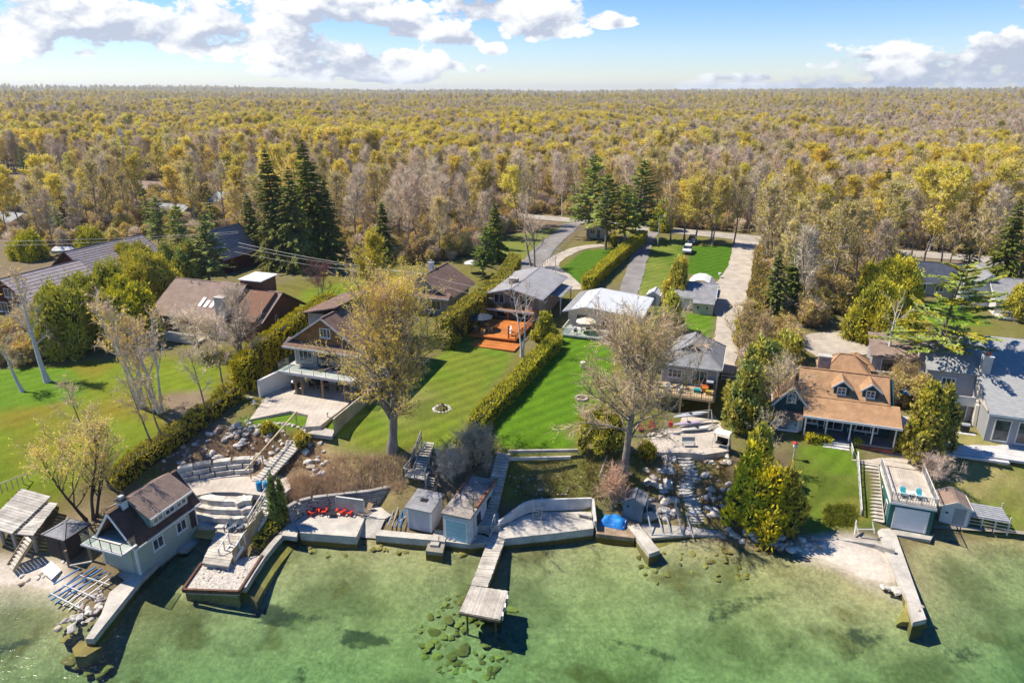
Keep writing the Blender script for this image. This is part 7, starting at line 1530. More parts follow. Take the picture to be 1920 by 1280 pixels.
KIN['fir'] = [conifer(140 + i, 14, 2.6, 20, 6, [SPR if i else PIN], .3, .12, .5, .8, .25, BARKD, .05, 0, dens=.7) for i in range(2)]
LAB = {'maple': ('woodland_maple', 'woodland tree with yellow young leaves'), 'oak': ('woodland_tree', 'woodland tree with thin olive buds'), 'bare': ('woodland_bare_tree', 'leafless grey-brown woodland tree'), 'birch': ('woodland_birch', 'white-trunked birch of the wood'), 'fir': ('woodland_conifer', 'dark evergreen in the wood')}
rf = random.Random(9)
roadw = [Vector(G(x, y)[:2]) for (x, y) in ((100,332),(200,338),(330,346),(480,353),(620,368),(700,380),(850,395),(1050,412),(1200,427),(1390,446),(1640,471),(1800,483),(1960,497),(2200,515))]
def droad(p):
    best = 1e9; side = 1
    for a, b in zip(roadw[:-1], roadw[1:]):
        d = b - a; t = max(0, min(1, (p - a).dot(d) / d.length_squared)); q = (p - a - d * t)
        if q.length < best: best = q.length; side = 1 if (d.x * (p.y - a.y) - d.y * (p.x - a.x)) > 0 else -1
    return best * side
def species(x, y):
    k = float(vnoise(np.array([x + 900.]), np.array([y]), 45, 21)[0]); k2 = float(vnoise(np.array([x + 900.]), np.array([y]), 120, 22)[0]); r = rf.random(); right = max(0, min(1, (x / max(60, y) - .1) * 2))
    if r < .045: return 'fir'
    if k + (.20 * right) > .62 and y > 240: return 'birch' if r < .45 + .25 * right else ('bare' if r < .9 else 'oak')
    if k2 < .52: return 'maple' if r < .60 else ('oak' if r < .75 else 'bare')
    return 'maple' if r < .30 else ('oak' if r < .58 else ('bare' if r < .90 else 'birch'))
houses_px = [(240,480,330,420),(1690,1960,480,600)]
count = 0
def wood(kind, x, y, where, grp):
    global count; k = rf.randrange(len(KIN[kind])); nm, lb = LAB[kind]; h_ = rf.uniform(.78, 1.12) * (1 if kind != 'fir' else .9)
    plant(nm, lb + ' ' + where, 'tree', *KIN[kind][k], Vector((x, y, th(x, y) - .1)), rf.uniform(0, 6.28), h_, grp + ': ' + nm.replace('_', ' ')); count += 1
# grove of bare trees between the houses and the road, on the left and the middle
def scatter(pxpoly, n, where, grp, mind=3.0, kinds=None, avoid=()):
    poly = [tuple(G(*p)[:2]) for p in pxpoly]; xs = [p[0] for p in poly]; ys_ = [p[1] for p in poly]; got = []; tries = 0
    while len(got) < n and tries < n * 60:
        tries += 1; x = rf.uniform(min(xs), max(xs)); y = rf.uniform(min(ys_), max(ys_))
        if inside(poly, np.array([x]), np.array([y]))[0] < 0 or -10.0 < droad(Vector((x, y))) < 4.6: continue
        if any((x - a) ** 2 + (y - b) ** 2 < mind ** 2 for a, b in got): continue
        if any((x - a) ** 2 + (y - b) ** 2 < r * r for a, b, r in avoid): continue
        got.append((x, y)); wood(rf.choice(kinds) if kinds else species(x, y), x, y, where, grp)
AV = [(*G(415, 388)[:2], 11), (*G(300, 410)[:2], 9), (*G(275, 365)[:2], 9), (*G(330, 364)[:2], 6), (*G(480, 375)[:2], 7), (*G(1745, 545)[:2], 12), (*G(1880, 580)[:2], 14), (*G(0, 428)[:2], 10)]
scatter([(655, 470), (690, 392), (900, 408), (1000, 425), (905, 470), (870, 492), (760, 492)], 62, 'in the grove between road and houses', 'grove trees', 2.6, ['bare', 'bare', 'bare', 'oak', 'maple'])
scatter([(0, 480), (0, 395), (230, 350), (470, 362), (640, 378), (660, 470), (470, 470), (300, 440), (230, 465)], 96, 'around the small houses on the left', 'trees round the left houses', 3.2, ['maple', 'maple', 'oak', 'bare', 'fir', 'oak'], AV)
scatter([(1430, 560), (1425, 470), (1640, 492), (1700, 500), (1690, 560), (1600, 570), (1560, 610), (1500, 610)], 26, 'right of the gravel driveway', 'trees right of the driveway', 2.8, ['maple', 'oak', 'bare', 'oak'], AV)
scatter([(1240, 452), (1290, 440), (1385, 455), (1380, 466), (1300, 458)], 7, 'along the lawn edge by the road', 'trees at the lawn edge', 2.6, ['maple', 'oak'])
scatter([(1700, 505), (1690, 490), (1990, 520), (2000, 600), (1940, 640), (1850, 560)], 14, 'around the houses at the right edge', 'trees round the right houses', 4.0, ['maple', 'oak', 'bare', 'fir'], AV)
# front of the wood behind the road
pts = []
tries = 0
while len(pts) < 200 and tries < 40000:
    tries += 1; y = rf.uniform(135, 300); x = rf.uniform(-.80, .80) * y * 1.02; d = droad(Vector((x, y)))
    if d < 5 or d > 30: continue
    if any((x - a) ** 2 + (y - b) ** 2 < 3.4 ** 2 for a, b in pts): continue
    pts.append((x, y)); wood(species(x, y), x, y, 'at the front of the wood behind the road', 'front of the wood')
# the rest of the wood reads as one mass
rngf = np.random.default_rng(4); FX, FY, FI, FS = [], [], [], []
kinds_l = [(k, i) for k in KIN for i in range(len(KIN[k]))]
def band(r0, r1, area, smin, smax):
    n = int(.5 * 1.75 * (r1 * r1 - r0 * r0) / area); a = rngf.uniform(-.875, .875, n); r = np.sqrt(rngf.uniform(r0 * r0, r1 * r1, n)); FX.append(r * np.sin(a)); FY.append(r * np.cos(a)); FS.append(rngf.uniform(smin, smax, n))
band(150, 380, 11, .72, 1.08); band(380, 800, 24, .75, 1.1); band(800, 1700, 75, .85, 1.25); band(1700, 4200, 620, 1.0, 1.7); band(4200, 7000, 2200, 1.4, 2.4)
FX = np.concatenate(FX); FY = np.concatenate(FY); FS = np.concatenate(FS)
rp = np.array([[p.x, p.y] for p in roadw]); dist = np.full(len(FX), 1e9); side = np.zeros(len(FX))
for i in range(len(rp) - 1):
    d = rp[i + 1] - rp[i]; t = np.clip(((FX - rp[i, 0]) * d[0] + (FY - rp[i, 1]) * d[1]) / (d @ d), 0, 1); qx = FX - rp[i, 0] - d[0] * t; qy = FY - rp[i, 1] - d[1] * t; dd = np.hypot(qx, qy); s = np.sign(d[0] * (FY - rp[i, 1]) - d[1] * (FX - rp[i, 0])); side = np.where(dd < dist, s, side); dist = np.minimum(dist, dd)
keep = (side > 0) & (dist > 29); FX, FY, FS = FX[keep], FY[keep], FS[keep]
k1 = vnoise(FX + 2000, FY, 45, 21); k2 = vnoise(FX + 2000, FY, 130, 22); k3 = vnoise(FX + 2000, FY, 420, 23); rr = rngf.random(len(FX)); right = np.clip((FX / np.maximum(60, FY) - .1) * 2, 0, 1)
sp_i = np.where(k2 * .6 + k3 * .4 < .54, np.where(rr < .62, 0, np.where(rr < .78, 1, 2)), np.where(rr < .30, 0, np.where(rr < .56, 1, np.where(rr < .9, 2, 3))))
bm = (k1 + .22 * right > .60) & (FY < 1400); sp_i = np.where(bm, np.where(rr < .42 + .25 * right, 3, np.where(rr < .85, 2, 1)), sp_i)
ev = (rngf.random(len(FX)) < .035) | ((vnoise(FX + 3000, FY, 60, 25) > .80) & (rngf.random(len(FX)) < .5)); sp_i = np.where(ev, 4, sp_i)
names = list(KIN); first = {}; c = 0
for k in names: first[k] = c; c += len(KIN[k])
var = np.array([first[names[s]] + rngf.integers(0, len(KIN[names[s]])) for s in sp_i], np.int32); FS = np.where(sp_i == 4, FS * .85, FS)
FS = FS * (.78 + .46 * vnoise(FX + 5000, FY, 55, 31)); FZ = TH(FX, FY) - .2

def instanced(name, label, cat, X, Y, Z, idx, S, protos, gname):
    fm = bpy.data.meshes.new(name); fm.vertices.add(len(X)); fm.vertices.foreach_set('co', np.stack([X, Y, Z], -1).astype(np.float32).ravel())
    a = fm.attributes.new('kind_index', 'INT', 'POINT'); a.data.foreach_set('value', idx.astype(np.int32)); a = fm.attributes.new('plant_size', 'FLOAT', 'POINT'); a.data.foreach_set('value', S.astype(np.float32)); a = fm.attributes.new('plant_turn', 'FLOAT', 'POINT'); a.data.foreach_set('value', rngf.uniform(0, 6.28, len(X)).astype(np.float32))
    ob = bpy.data.objects.new(name, fm); COL.objects.link(ob); ob['kind'] = 'stuff'; ob['label'] = label; ob['category'] = cat
    ng = bpy.data.node_groups.new(gname, 'GeometryNodeTree'); ng.interface.new_socket('Geometry', in_out='INPUT', socket_type='NodeSocketGeometry'); ng.interface.new_socket('Geometry', in_out='OUTPUT', socket_type='NodeSocketGeometry')
    N = ng.nodes; Lk = ng.links; gi = N.new('NodeGroupInput'); go = N.new('NodeGroupOutput'); jn = N.new('GeometryNodeJoinGeometry'); owner = {}
    for o in COL.objects:
        if o.type == 'MESH' and o.name.split('.')[0] in ('trunk', 'crown'): owner.setdefault(o.data.name, o)
    for (tm, cm) in reversed(protos):
        j2 = N.new('GeometryNodeJoinGeometry')
        for me in (tm, cm):
            ow = owner.get(me.name)
            if ow is None: print('no owner', me.name); continue
            oi = N.new('GeometryNodeObjectInfo'); oi.transform_space = 'ORIGINAL'; oi.inputs['Object'].default_value = ow; Lk.new(oi.outputs['Geometry'], j2.inputs[0])
        g2 = N.new('GeometryNodeGeometryToInstance'); Lk.new(j2.outputs[0], g2.inputs[0]); Lk.new(g2.outputs[0], jn.inputs[0])
    def named(nm, tp):
        n = N.new('GeometryNodeInputNamedAttribute'); n.data_type = tp; n.inputs['Name'].default_value = nm; return n.outputs['Attribute']
    ip = N.new('GeometryNodeInstanceOnPoints'); Lk.new(gi.outputs[0], ip.inputs['Points']); Lk.new(jn.outputs[0], ip.inputs['Instance']); ip.inputs['Pick Instance'].default_value = True
    Lk.new(named('kind_index', 'INT'), ip.inputs['Instance Index']); c3 = N.new('ShaderNodeCombineXYZ'); Lk.new(named('plant_turn', 'FLOAT'), c3.inputs[2]); Lk.new(c3.outputs[0], ip.inputs['Rotation']); Lk.new(named('plant_size', 'FLOAT'), ip.inputs['Scale']); Lk.new(ip.outputs[0], go.inputs[0])
    ob.modifiers.new('plants', 'NODES').node_group = ng; return ob
instanced('forest', 'mixed wood of yellow-budding and leafless trees reaching to the horizon', 'wood', FX, FY, FZ, var, FS, [KIN[k][i] for (k, i) in kinds_l], 'forest_trees')
# leafless undergrowth between the trees
BR = [broadleaf(150 + i, 3.2, .05, 20, 2.0, .05, .06, 55, 5, 8, (0, 1.2, 2.2)[i], .16, BARK, (TWIG, TWIGP, TWIGP)[i], (BUD, BUDO, BUDO)[i], (0, 0), 3, .7, .03) for i in range(3)]
for i, (x, y, lb) in enumerate(((690, 500, 'low leafless bush at the near edge of the grove'), (1520, 600, 'olive budding bush beside the parking pad'), (1478, 640, 'olive budding bush at the left of parking pad'))): plant('bare_shrub', lb, 'shrub', *BR[i], at(x, y))
UX, UY = [], []
def fill(pxpoly, n):
    poly = [tuple(G(*p)[:2]) for p in pxpoly]; xs = [p[0] for p in poly]; ys_ = [p[1] for p in poly]; x = rngf.uniform(min(xs), max(xs), n * 4); y = rngf.uniform(min(ys_), max(ys_), n * 4); ok = inside(poly, x, y) > 0; x, y = x[ok][:n], y[ok][:n]; UX.append(x); UY.append(y)
fill([(655, 480), (690, 395), (900, 410), (985, 425), (905, 465), (870, 488), (760, 498)], 420); fill([(0, 470), (0, 400), (230, 358), (470, 366), (640, 382), (660, 470), (470, 470), (300, 445), (230, 465)], 620); fill([(1425, 600), (1425, 475), (1640, 496), (1700, 505), (1690, 560), (1600, 560), (1560, 600), (1500, 620)], 260); fill([(1640, 760), (1680, 660), (1720, 650), (1730, 780)], 26); fill([(1400, 720), (1410, 650), (1480, 640), (1470, 760)], 30); fill([(0, 690), (0, 620), (110, 610), (120, 680)], 36)
a_ = rngf.uniform(-.85, .85, 9000); r_ = np.sqrt(rngf.uniform(140 ** 2, 330 ** 2, 9000)); UX.append(r_ * np.sin(a_)); UY.append(r_ * np.cos(a_)); UX = np.concatenate(UX); UY = np.concatenate(UY)
dist = np.full(len(UX), 1e9); side = np.zeros(len(UX))
for i in range(len(rp) - 1):
    d = rp[i + 1] - rp[i]; t = np.clip(((UX - rp[i, 0]) * d[0] + (UY - rp[i, 1]) * d[1]) / (d @ d), 0, 1); qx = UX - rp[i, 0] - d[0] * t; qy = UY - rp[i, 1] - d[1] * t; dd = np.hypot(qx, qy); s = np.sign(d[0] * (UY - rp[i, 1]) - d[1] * (UX - rp[i, 0])); side = np.where(dd < dist, s, side); dist = np.minimum(dist, dd)
k = np.arange(len(UX)); keep = np.where(k < len(UX) - 9000, dist > 8, (side > 0) & (dist > 5))
for (ax, ay, ar) in AV: keep &= np.hypot(UX - ax, UY - ay) > ar * .8
UX, UY = UX[keep], UY[keep]
instanced('undergrowth', 'leafless brown undergrowth between the woodland trunks', 'undergrowth', UX, UY, TH(UX, UY) - .1, rngf.integers(0, 3, len(UX)), rngf.uniform(.5, 1.3, len(UX)), BR, 'undergrowth_bushes')
print('forest', len(FX), 'single', count, 'under', len(UX))
# ------------------------------------------------------------------ small things
def adirondack(mt, label, loc, rz, cush=None, group=None, name='adirondack_chair'):
    r = root(name, label, 'chair', loc, rz, group)
    MB().hexa([(-.28, -.36, .34), (.28, -.36, .34), (.28, .22, .22), (-.28, .22, .22), (-.28, -.36, .38), (.28, -.36, .38), (.28, .22, .26), (-.28, .22, .26)]).build('seat', mt, r)
    for i in range(5):
        x = -.26 + i * .113; hh_ = (.86, .95, 1.0, .95, .86)[i]
        MB().hexa([(x, .20, .22), (x + .095, .20, .22), (x + .095, .24, .22), (x, .24, .22), (x, .47, hh_), (x + .095, .47, hh_), (x + .095, .51, hh_), (x, .51, hh_)]).build('back_slat', mt, r)
    for s in (-1, 1):
        MB().box(s * .36 - .07, s * .36 + .07, -.42, .36, .54, .57).build('arm', mt, r); MB().box(s * .33 - .03, s * .33 + .03, -.38, -.28, 0, .54).build('leg', mt, r)
        MB().hexa([(s * .33 - .025, .1, 0), (s * .33 + .025, .1, 0), (s * .33 + .025, .4, 0), (s * .33 - .025, .4, 0), (s * .33 - .025, .05, .3), (s * .33 + .025, .05, .3), (s * .33 + .025, .3, .54), (s * .33 - .025, .3, .54)]).build('leg', mt, r)
    if cush:
        MB().hexa([(-.22, -.33, .385), (.22, -.33, .385), (.22, .18, .275), (-.22, .18, .275), (-.22, -.33, .45), (.22, -.33, .45), (.22, .18, .34), (-.22, .18, .34)]).build('cushion', cush, r); MB().hexa([(-.2, .17, .34), (.2, .17, .34), (.2, .22, .3), (-.2, .22, .3), (-.2, .38, .8), (.2, .38, .8), (.2, .44, .8), (-.2, .44, .8)]).build('cushion', cush, r)
    return r
for (x, y, a, lb) in ((585, 958, .9, 'red Adirondack chair at the left end of the row'), (606, 956, .25, 'red Adirondack chair left of the fire table'), (640, 957, -.2, 'red Adirondack chair right of the fire table'), (656, 958, -.4, 'red Adirondack chair at the right end, before the panel')): adirondack(RED, lb, P(x, y + 6, .9), a)
d = root('fire_table', 'low dark fire table between the red chairs', 'table', P(622, 967, .9)); MB().box(-.4, .4, -.3, .3, .3, .36).build('top', BLACK, d); [MB().box(x, x + .06, y, y + .06, 0, .298).build('leg', BLACK, d) for x in (-.36, .3) for y in (-.26, .2)]
d = root('sun_lounger', 'dark slatted sun lounger at the right of the concrete terrace', 'lounger', P(686, 962, .9), -.5); [MB().box(-.3, .3, -.8 + i * .2, -.66 + i * .2, .28, .32).build('slat', WOODB, d) for i in range(6)]; MB().hexa([(-.3,.42,.3),(.3,.42,.3),(.3,.46,.27),(-.3,.46,.27),(-.3,.85,.7),(.3,.85,.7),(.3,.9,.67),(-.3,.9,.67)]).build('backrest', WOODB, d); [MB().box(x, x + .05, y, y + .05, 0, .278).build('leg', WOODB, d) for x in (-.28, .23) for y in (-.75, .3)]
for (x, lb) in ((431, 'slate-blue Adirondack chair on the lower deck, nearer the boathouse'), (449, 'slate-blue Adirondack chair on the lower deck, nearer the steps')): adirondack(SLATE, lb, P(x, 993, 1.16), -.15)
for (x, y, lb) in ((1522, 797, 'white Adirondack chair at the left end of the porch'), (1538, 800, 'white Adirondack chair left of the porch doors'), (1594, 808, 'white Adirondack chair right of the porch doors'), (1628, 813, 'white Adirondack chair before the porch picture window')): adirondack(WHITE, lb, P(x, y, 4.33), -ANG)
for (x, y, lb) in ((1692, 930, 'white chair with aqua cushion on boathouse roof, left'), (1722, 934, 'white chair with aqua cushion on boathouse roof, right')): adirondack(WHITE, lb, P(x, y, 3.45), -ANG + .1, AQUA)
d = root('side_table', 'small white table between the roof deck chairs', 'table', P(1707, 930, 3.45), -ANG); MB().box(-.35, .35, -.25, .25, .42, .47).build('top', WHITE, d); [MB().box(x, x + .05, y, y + .05, 0, .418).build('leg', WHITE, d) for x in (-.3, .25) for y in (-.2, .15)]
for (x, y, a, lb) in ((1199, 808, .4, 'dark red Adirondack chair under the large bare tree, left'), (1221, 806, -.2, 'dark red Adirondack chair on the stone terrace, right')): adirondack(REDD, lb, P(x, y, 4.1), a)
# parasols
def parasol(label, loc, r_, h_, mt, n=8, rz=.2, drop=.55):
    o = root('parasol', label, 'parasol', loc, rz); m = MB(); m.v = [(0, 0, h_)] + [(r_ * math.cos(2 * PI * i / n), r_ * math.sin(2 * PI * i / n), h_ - drop) for i in range(n)] + [(r_ * math.cos(2 * PI * i / n), r_ * math.sin(2 * PI * i / n), h_ - drop - .14) for i in range(n)]
    m.f = [(0, 1 + i, 1 + (i + 1) % n) for i in range(n)] + [(1 + i, 1 + n + i, 1 + n + (i + 1) % n, 1 + (i + 1) % n) for i in range(n)]; m.build('canopy', mt, o)
    for i in range(n): t = 2 * PI * i / n; MB().beam((0, 0, h_ - .05), (r_ * .97 * math.cos(t), r_ * .97 * math.sin(t), h_ - drop - .04), .03, .03).build('rib', STEEL, o)
    MB().tube((0, 0, 0), (0, 0, h_ + .1), .035, n=8).build('pole', STEEL, o); MB().lathe([(.3, 0), (.3, .08), (.06, .12), (.06, .2)]).build('base', BLACK, o); return o
parasol('navy parasol over the orange deck', W(-35.9, 88.3, 7.22), 1.75, 2.5, mat('navy_canvas', (.035, .05, .075), .8, .1)); parasol('cream parasol on the white-roofed bungalow deck', W(-21.2, 92.9, 6.97), 1.55, 2.3, mat('cream_canvas', (.66, .58, .44), .8, .06)); parasol('bright blue parasol left of the grey house patio doors', W(20.0, 86.0, 4.9), 1.3, 2.3, BLUEC); parasol('white parasol on the lawn behind the brown gabled house', G(885, 512), 1.5, 2.6, WHITE); parasol('pale mint parasol behind the big vase-shaped tree', G(775, 585), 1.6, 2.4, mat('mint_canvas', (.45, .62, .52), .8, .06))
# deck furniture
def patio_set(label, loc, mt, rz=0.0, rr_=.55, name='patio_table'):
    d = root(name, label, 'table', loc, rz); MB().lathe([(rr_, .68), (rr_, .72)], n=12).build('top', mt, d); [MB().tube((.35 * math.cos(a), .35 * math.sin(a), 0), (.2 * math.cos(a), .2 * math.sin(a), .68), .03).build('leg', mt, d) for a in (.8, 2.36, 3.93, 5.5)]
def patio_chair(label, loc, mt, rz, cush=None, group=None):
    d = root('patio_chair', label, 'chair', loc, rz, group); MB().box(-.24, .24, -.24, .24, .40, .45).build('seat', cush or mt, d); MB().hexa([(-.24,.2,.46),(.24,.2,.46),(.24,.24,.46),(-.24,.24,.46),(-.24,.28,.92),(.24,.28,.92),(.24,.32,.92),(-.24,.32,.92)]).build('backrest', cush or mt, d); [MB().box(x, x + .04, y, y + .04, 0, .398).build('leg', mt, d) for x in (-.23, .19) for y in (-.23, .19)]; [MB().box(s * .27 - .03, s * .27 + .03, -.24, .26, .62, .66).build('arm', mt, d) for s in (-1, 1)]
YEL = mat('yellow_cushion', (.60, .36, .06), .8, .1)
patio_set('round table under the navy parasol', W(-35.3, 87.6, 7.22), ORANGE, 0, .7)
for i, (du, dv, a) in enumerate(((-1.1, 0, 1.6), (1.1, .1, -1.6), (0, 1.2, 0), (.4, -1.1, 3.14))): patio_chair(('left', 'right', 'far', 'near')[i] + ' yellow cushioned chair at the navy parasol table', W(-35.3 + du, 87.6 + dv, 7.22), WHITE, a - ANG, YEL)
patio_chair('white chair alone on the orange deck by the hedge', W(-31.6, 88.6, 7.22), WHITE, -1.2); patio_chair('second white chair on the orange deck by the hedge', W(-31.0, 87.2, 7.22), WHITE, -1.9)
patio_set('dark table under the cream parasol', W(-20.6, 92.6, 6.97), BLACK, 0, .6); [patio_chair(lb, W(-20.6 + du, 92.6 + dv, 6.97), BLACK, a) for (du, dv, a, lb) in ((-1.0, 0, 1.3, 'dark chair left of the cream parasol table'), (1.0, 0, -1.9, 'dark chair right of the cream parasol table'), (-1.8, -1.0, .2, 'dark chair at the corner of the white deck'))]
[patio_chair(lb, W(u, v, 6.52), mt, a) for (u, v, a, mt, lb) in ((-7.2, 76.7, .2, WHITE, 'white chair at the left of the tan deck'), (-6.0, 76.7, -.1, WHITE, 'white chair near the middle of the tan deck'), (-8.4, 77.4, 1.2, BLACK, 'dark chair in the left corner of tan deck'), (-5.3, 78.1, 2.4, BLACK, 'dark chair by the cottage sliding door'))]
for i, (u, v, sx_, sy_, hh_, c_, lb) in enumerate(((-4.3, 77.2, .8, .5, .35, (.02, .35, .42), 'turquoise storage tub on the tan deck'), (-3.4, 77.6, .7, .5, .5, (.55, .2, .03), 'orange box on the tan deck'), (-2.9, 77.0, .6, .5, .4, (.5, .36, .05), 'yellow box on the tan deck'), (-3.6, 78.4, .8, .4, .45, (.6, .12, .05), 'red crate beside the barbecue'))):
    d = lot('storage_box', lb, 'box', u, v, 6.52); MB().box(0, sx_, 0, sy_, 0, hh_).build('body', mat('box_%d' % i, c_, .5, .1), d); MB().box(-.03, sx_ + .03, -.03, sy_ + .03, hh_ + .002, hh_ + .06).build('lid', mat('box_lid_%d' % i, tuple(x * .8 for x in c_), .5, .1), d)
def bbq(label, loc, rz=0.0):
    d = root('barbecue', label, 'barbecue', loc, rz); MB().box(-.4, .4, -.25, .25, .1, .8).build('cabinet', BLACK, d); m = MB(); n = 6
    for i in range(n): a, b = PI * i / n, PI * (i + 1) / n; m.hexa([(-.4, -.25 * math.cos(a), .81), (.4, -.25 * math.cos(a), .81), (.4, -.25 * math.cos(b), .81), (-.4, -.25 * math.cos(b), .81), (-.4, -.25 * math.cos(a), .82 + .25 * math.sin(a)), (.4, -.25 * math.cos(a), .82 + .25 * math.sin(a)), (.4, -.25 * math.cos(b), .82 + .25 * math.sin(b)), (-.4, -.25 * math.cos(b), .82 + .25 * math.sin(b))])
    m.build('hood', STEEL, d); [MB().box(x, x + .3, -.2, .2, .76, .8).build('side_shelf', BLACK, d) for x in (-.72, .42)]; [MB().tube((x, y, 0), (x, y, .1), .05).build('wheel', BLACK, d) for x in (-.3, .3) for y in (-.18, .18)]
bbq('black barbecue against the grey cottage wall', W(-2.6, 79.0, 6.52), -ANG); bbq('dark barbecue beside the craftsman wing wall', W(-49.6, 62.4, 6.51), -ANG); bbq('dark barbecue on the grey house deck', W(25.0, 81.2, 4.42), -ANG)
patio_set('dark table under the craftsman balcony', W(-46.8, 63.4, 6.51), BLACK, 0, .6); [patio_chair(lb, W(-46.8 + du, 63.2 + dv, 6.51), BLACK, a) for (du, dv, a, lb) in ((-1, 0, 1.4, 'dark chair left under the craftsman balcony'), (1, 0, -1.5, 'dark chair right under the craftsman balcony'), (2.6, .2, 0, 'dark chair by the craftsman lower doors'))]
# barrels, bins, rings, posts
for (x, lb) in ((487, 'blue plastic barrel on the paver terrace, left'), (500, 'blue plastic barrel on the paver terrace, right')):
    d = root('barrel', lb, 'barrel', P(x, 918, 3.06)); MB().lathe([(.26, 0), (.29, .06), (.29, .3), (.31, .33), (.29, .36), (.29, .6), (.31, .63), (.29, .66), (.29, .86), (.26, .9)], n=18).build('drum', BARREL, d, True); MB().lathe([(.245, .902), (.245, .925)], n=18).build('lid', BARREL, d); MB().tube((.12, 0, .92), (.12, 0, .96), .04, n=8).build('bung', WHITE, d)
d = root('lawn_bin', 'white round bin standing on the right lawn', 'bin', G(1093, 690)); MB().lathe([(.25, 0), (.25, .7), (.34, .72), (.34, .86), (.27, .9)], n=16).build('drum', WHITE, d, True); MB().lathe([(.28, .3), (.28, .38)], n=16).build('band', STEEL, d)
g0 = G(829, 768); 
for i in range(14): a = 2 * PI * i / 14; rock((g0.x + .95 * math.cos(a), g0.y + .95 * math.sin(a), g0.z), .42, 'pale stone of the fire ring on the middle lawn', 'fire ring stones on the middle lawn', RK_G, 'stone', cat='stone')
d = root('firewood', 'heap of grey firewood inside the lawn fire ring', 'firewood', g0); [MB().tube((.6 * math.cos(a), .6 * math.sin(a), .05), (.08 * math.cos(a + 2), .08 * math.sin(a + 2), .75), .07, .05).build('log', WOODB, d) for a in np.arange(0, 6.2, .7)]
g0 = G(1090, 748); d = root('fire_pit', 'round pinkish fire pit ring set in the right lawn', 'fire pit', g0)
for i in range(12): a, b = 2 * PI * i / 12, 2 * PI * (i + .93) / 12; MB().hexa([(r_ * math.cos(t), r_ * math.sin(t), z) for z in (-.1, .18) for (r_, t) in ((.55, a), (.8, a), (.8, b), (.55, b))]).build('block', mat('pink_block', (.52, .38, .34), .9, .15, 2, objvar=.1), d)
MB().lathe([(.54, 0), (.54, .02)], n=12).build('ash', BLACK, d)
d = root('lawn_ornament', 'small black and white ornament on the right lawn edge', 'ornament', G(1102, 798)); MB().lathe([(.16, 0), (.2, .2), (.1, .42), (.12, .5), (.04, .62)], n=10).build('body', BLACK, d, True); MB().lathe([(.12, 0), (.16, .16), (.05, .3)], (.25, -.05, 0), 10).build('belly', WHITE, d, True)
d = root('bollard_light', 'white bollard light on the small lawn by the craftsman patio', 'lamp', G(615, 788)); MB().lathe([(.12, 0), (.08, .1), (.07, .75), (.13, .8), (.1, .95)], n=10).build('post', WHITE, d, True); MB().lathe([(.14, .952), (.03, 1.02)], n=10).build('cap', WHITE, d)
d = root('birdhouse', 'white birdhouse on a post in the teal cottage lawn', 'birdhouse', G(1487, 862)); MB().box(-.05, .05, -.05, .05, -.2, 1.45).build('post', WHITE2, d); MB().box(-.18, .18, -.16, .16, 1.452, 1.85).build('box', WHITE, d); MB().slab([(-.26, -.24, 1.83), (0, -.24, 2.05), (0, .24, 2.05), (-.26, .24, 1.83)], .03).build('roof', REDD, d); MB().slab([(.002, -.24, 2.05), (.26, -.24, 1.83), (.26, .24, 1.83), (.002, .24, 2.05)], .03).build('roof', REDD, d)
# poles lying by the storage shed
d = root('pole_pile', 'pile of pipes and poles left of the storage shed', 'poles', (0, 0, 0))
for (a, b, mt_) in (((727,985,.85),(745,940,1.3),STEEL),((735,986,.85),(750,942,1.5),WOODG),((742,988,.85),(760,945,1.4),BLUEP),((750,988,.85),(762,950,1.7),BLUEP),((730,975,.9),(765,955,1.1),WOODB),((738,968,.9),(765,950,1.2),STEEL),((745,980,.9),(768,962,1.0),WHITE2)): MB().tube(P(*a), P(*b), .06).build('pole', mt_, d)
# kayaks and rack on the cottage terrace
d = root('kayak_rack', 'steel tube rack holding kayaks on the cottage terrace', 'rack', (0, 0, 0))
for (a, b) in (((1250,806,4.1),(1248,778,5.6)),((1336,797,4.1),(1334,768,5.6)),((1250,812,4.1),(1350,806,4.1)),((1248,778,5.6),(1334,768,5.6)),((1249,795,4.8),(1335,786,4.8)),((1290,810,4.1),(1288,775,5.5)),((1265,815,4.1),(1300,800,4.3)),((1330,808,4.1),(1345,795,4.3))): MB().tube(P(*a), P(*b), .05).build('tube', STEEL, d)
def kayak(label, a, b, mt):
    a, b = Vector(a), Vector(b); d = (b - a); L = d.length; d.normalize(); r = root('kayak', label, 'kayak', (a + b) / 2, math.atan2(d.y, d.x)); m = MB(); n = 9; k = 8
    for i in range(n):
        t = i / (n - 1); s = max(.03, math.sin(PI * t) ** .6)
        for j in range(k): ang = 2 * PI * j / k; m.v.append(((t - .5) * L, .33 * s * math.cos(ang), .17 * s * math.sin(ang)))
    for i in range(n - 1):
        for j in range(k): m.f.append((i * k + j, i * k + (j + 1) % k, (i + 1) * k + (j + 1) % k, (i + 1) * k + j))
    m.build('hull', mt, r, True); MB().lathe([(.2, .15), (.23, .2), (.2, .2)], n=10).build('cockpit', BLACK, r)
kayak('white kayak on the top of the rack', P(1258, 782, 5.3), P(1330, 772, 5.3), WHITE); kayak('white and lilac kayak in the middle of the rack', P(1262, 796, 4.95), P(1320, 790, 4.95), mat('lilac_hull', (.48, .38, .50), .4, .15)); kayak('pale grey kayak low on the rack', P(1275, 806, 4.45), P(1338, 800, 4.45), WHITE2)
d = root('life_jacket', 'red life jacket hanging on the kayak rack', 'life jacket', P(1257, 800, 4.9)); MB().box(-.22, -.02, -.1, .1, 0, .6).box(.02, .22, -.1, .1, 0, .6).build('panels', RED, d, kind='stuff'); MB().box(-.2, .2, .1, .16, .1, .62).build('back', RED, d)
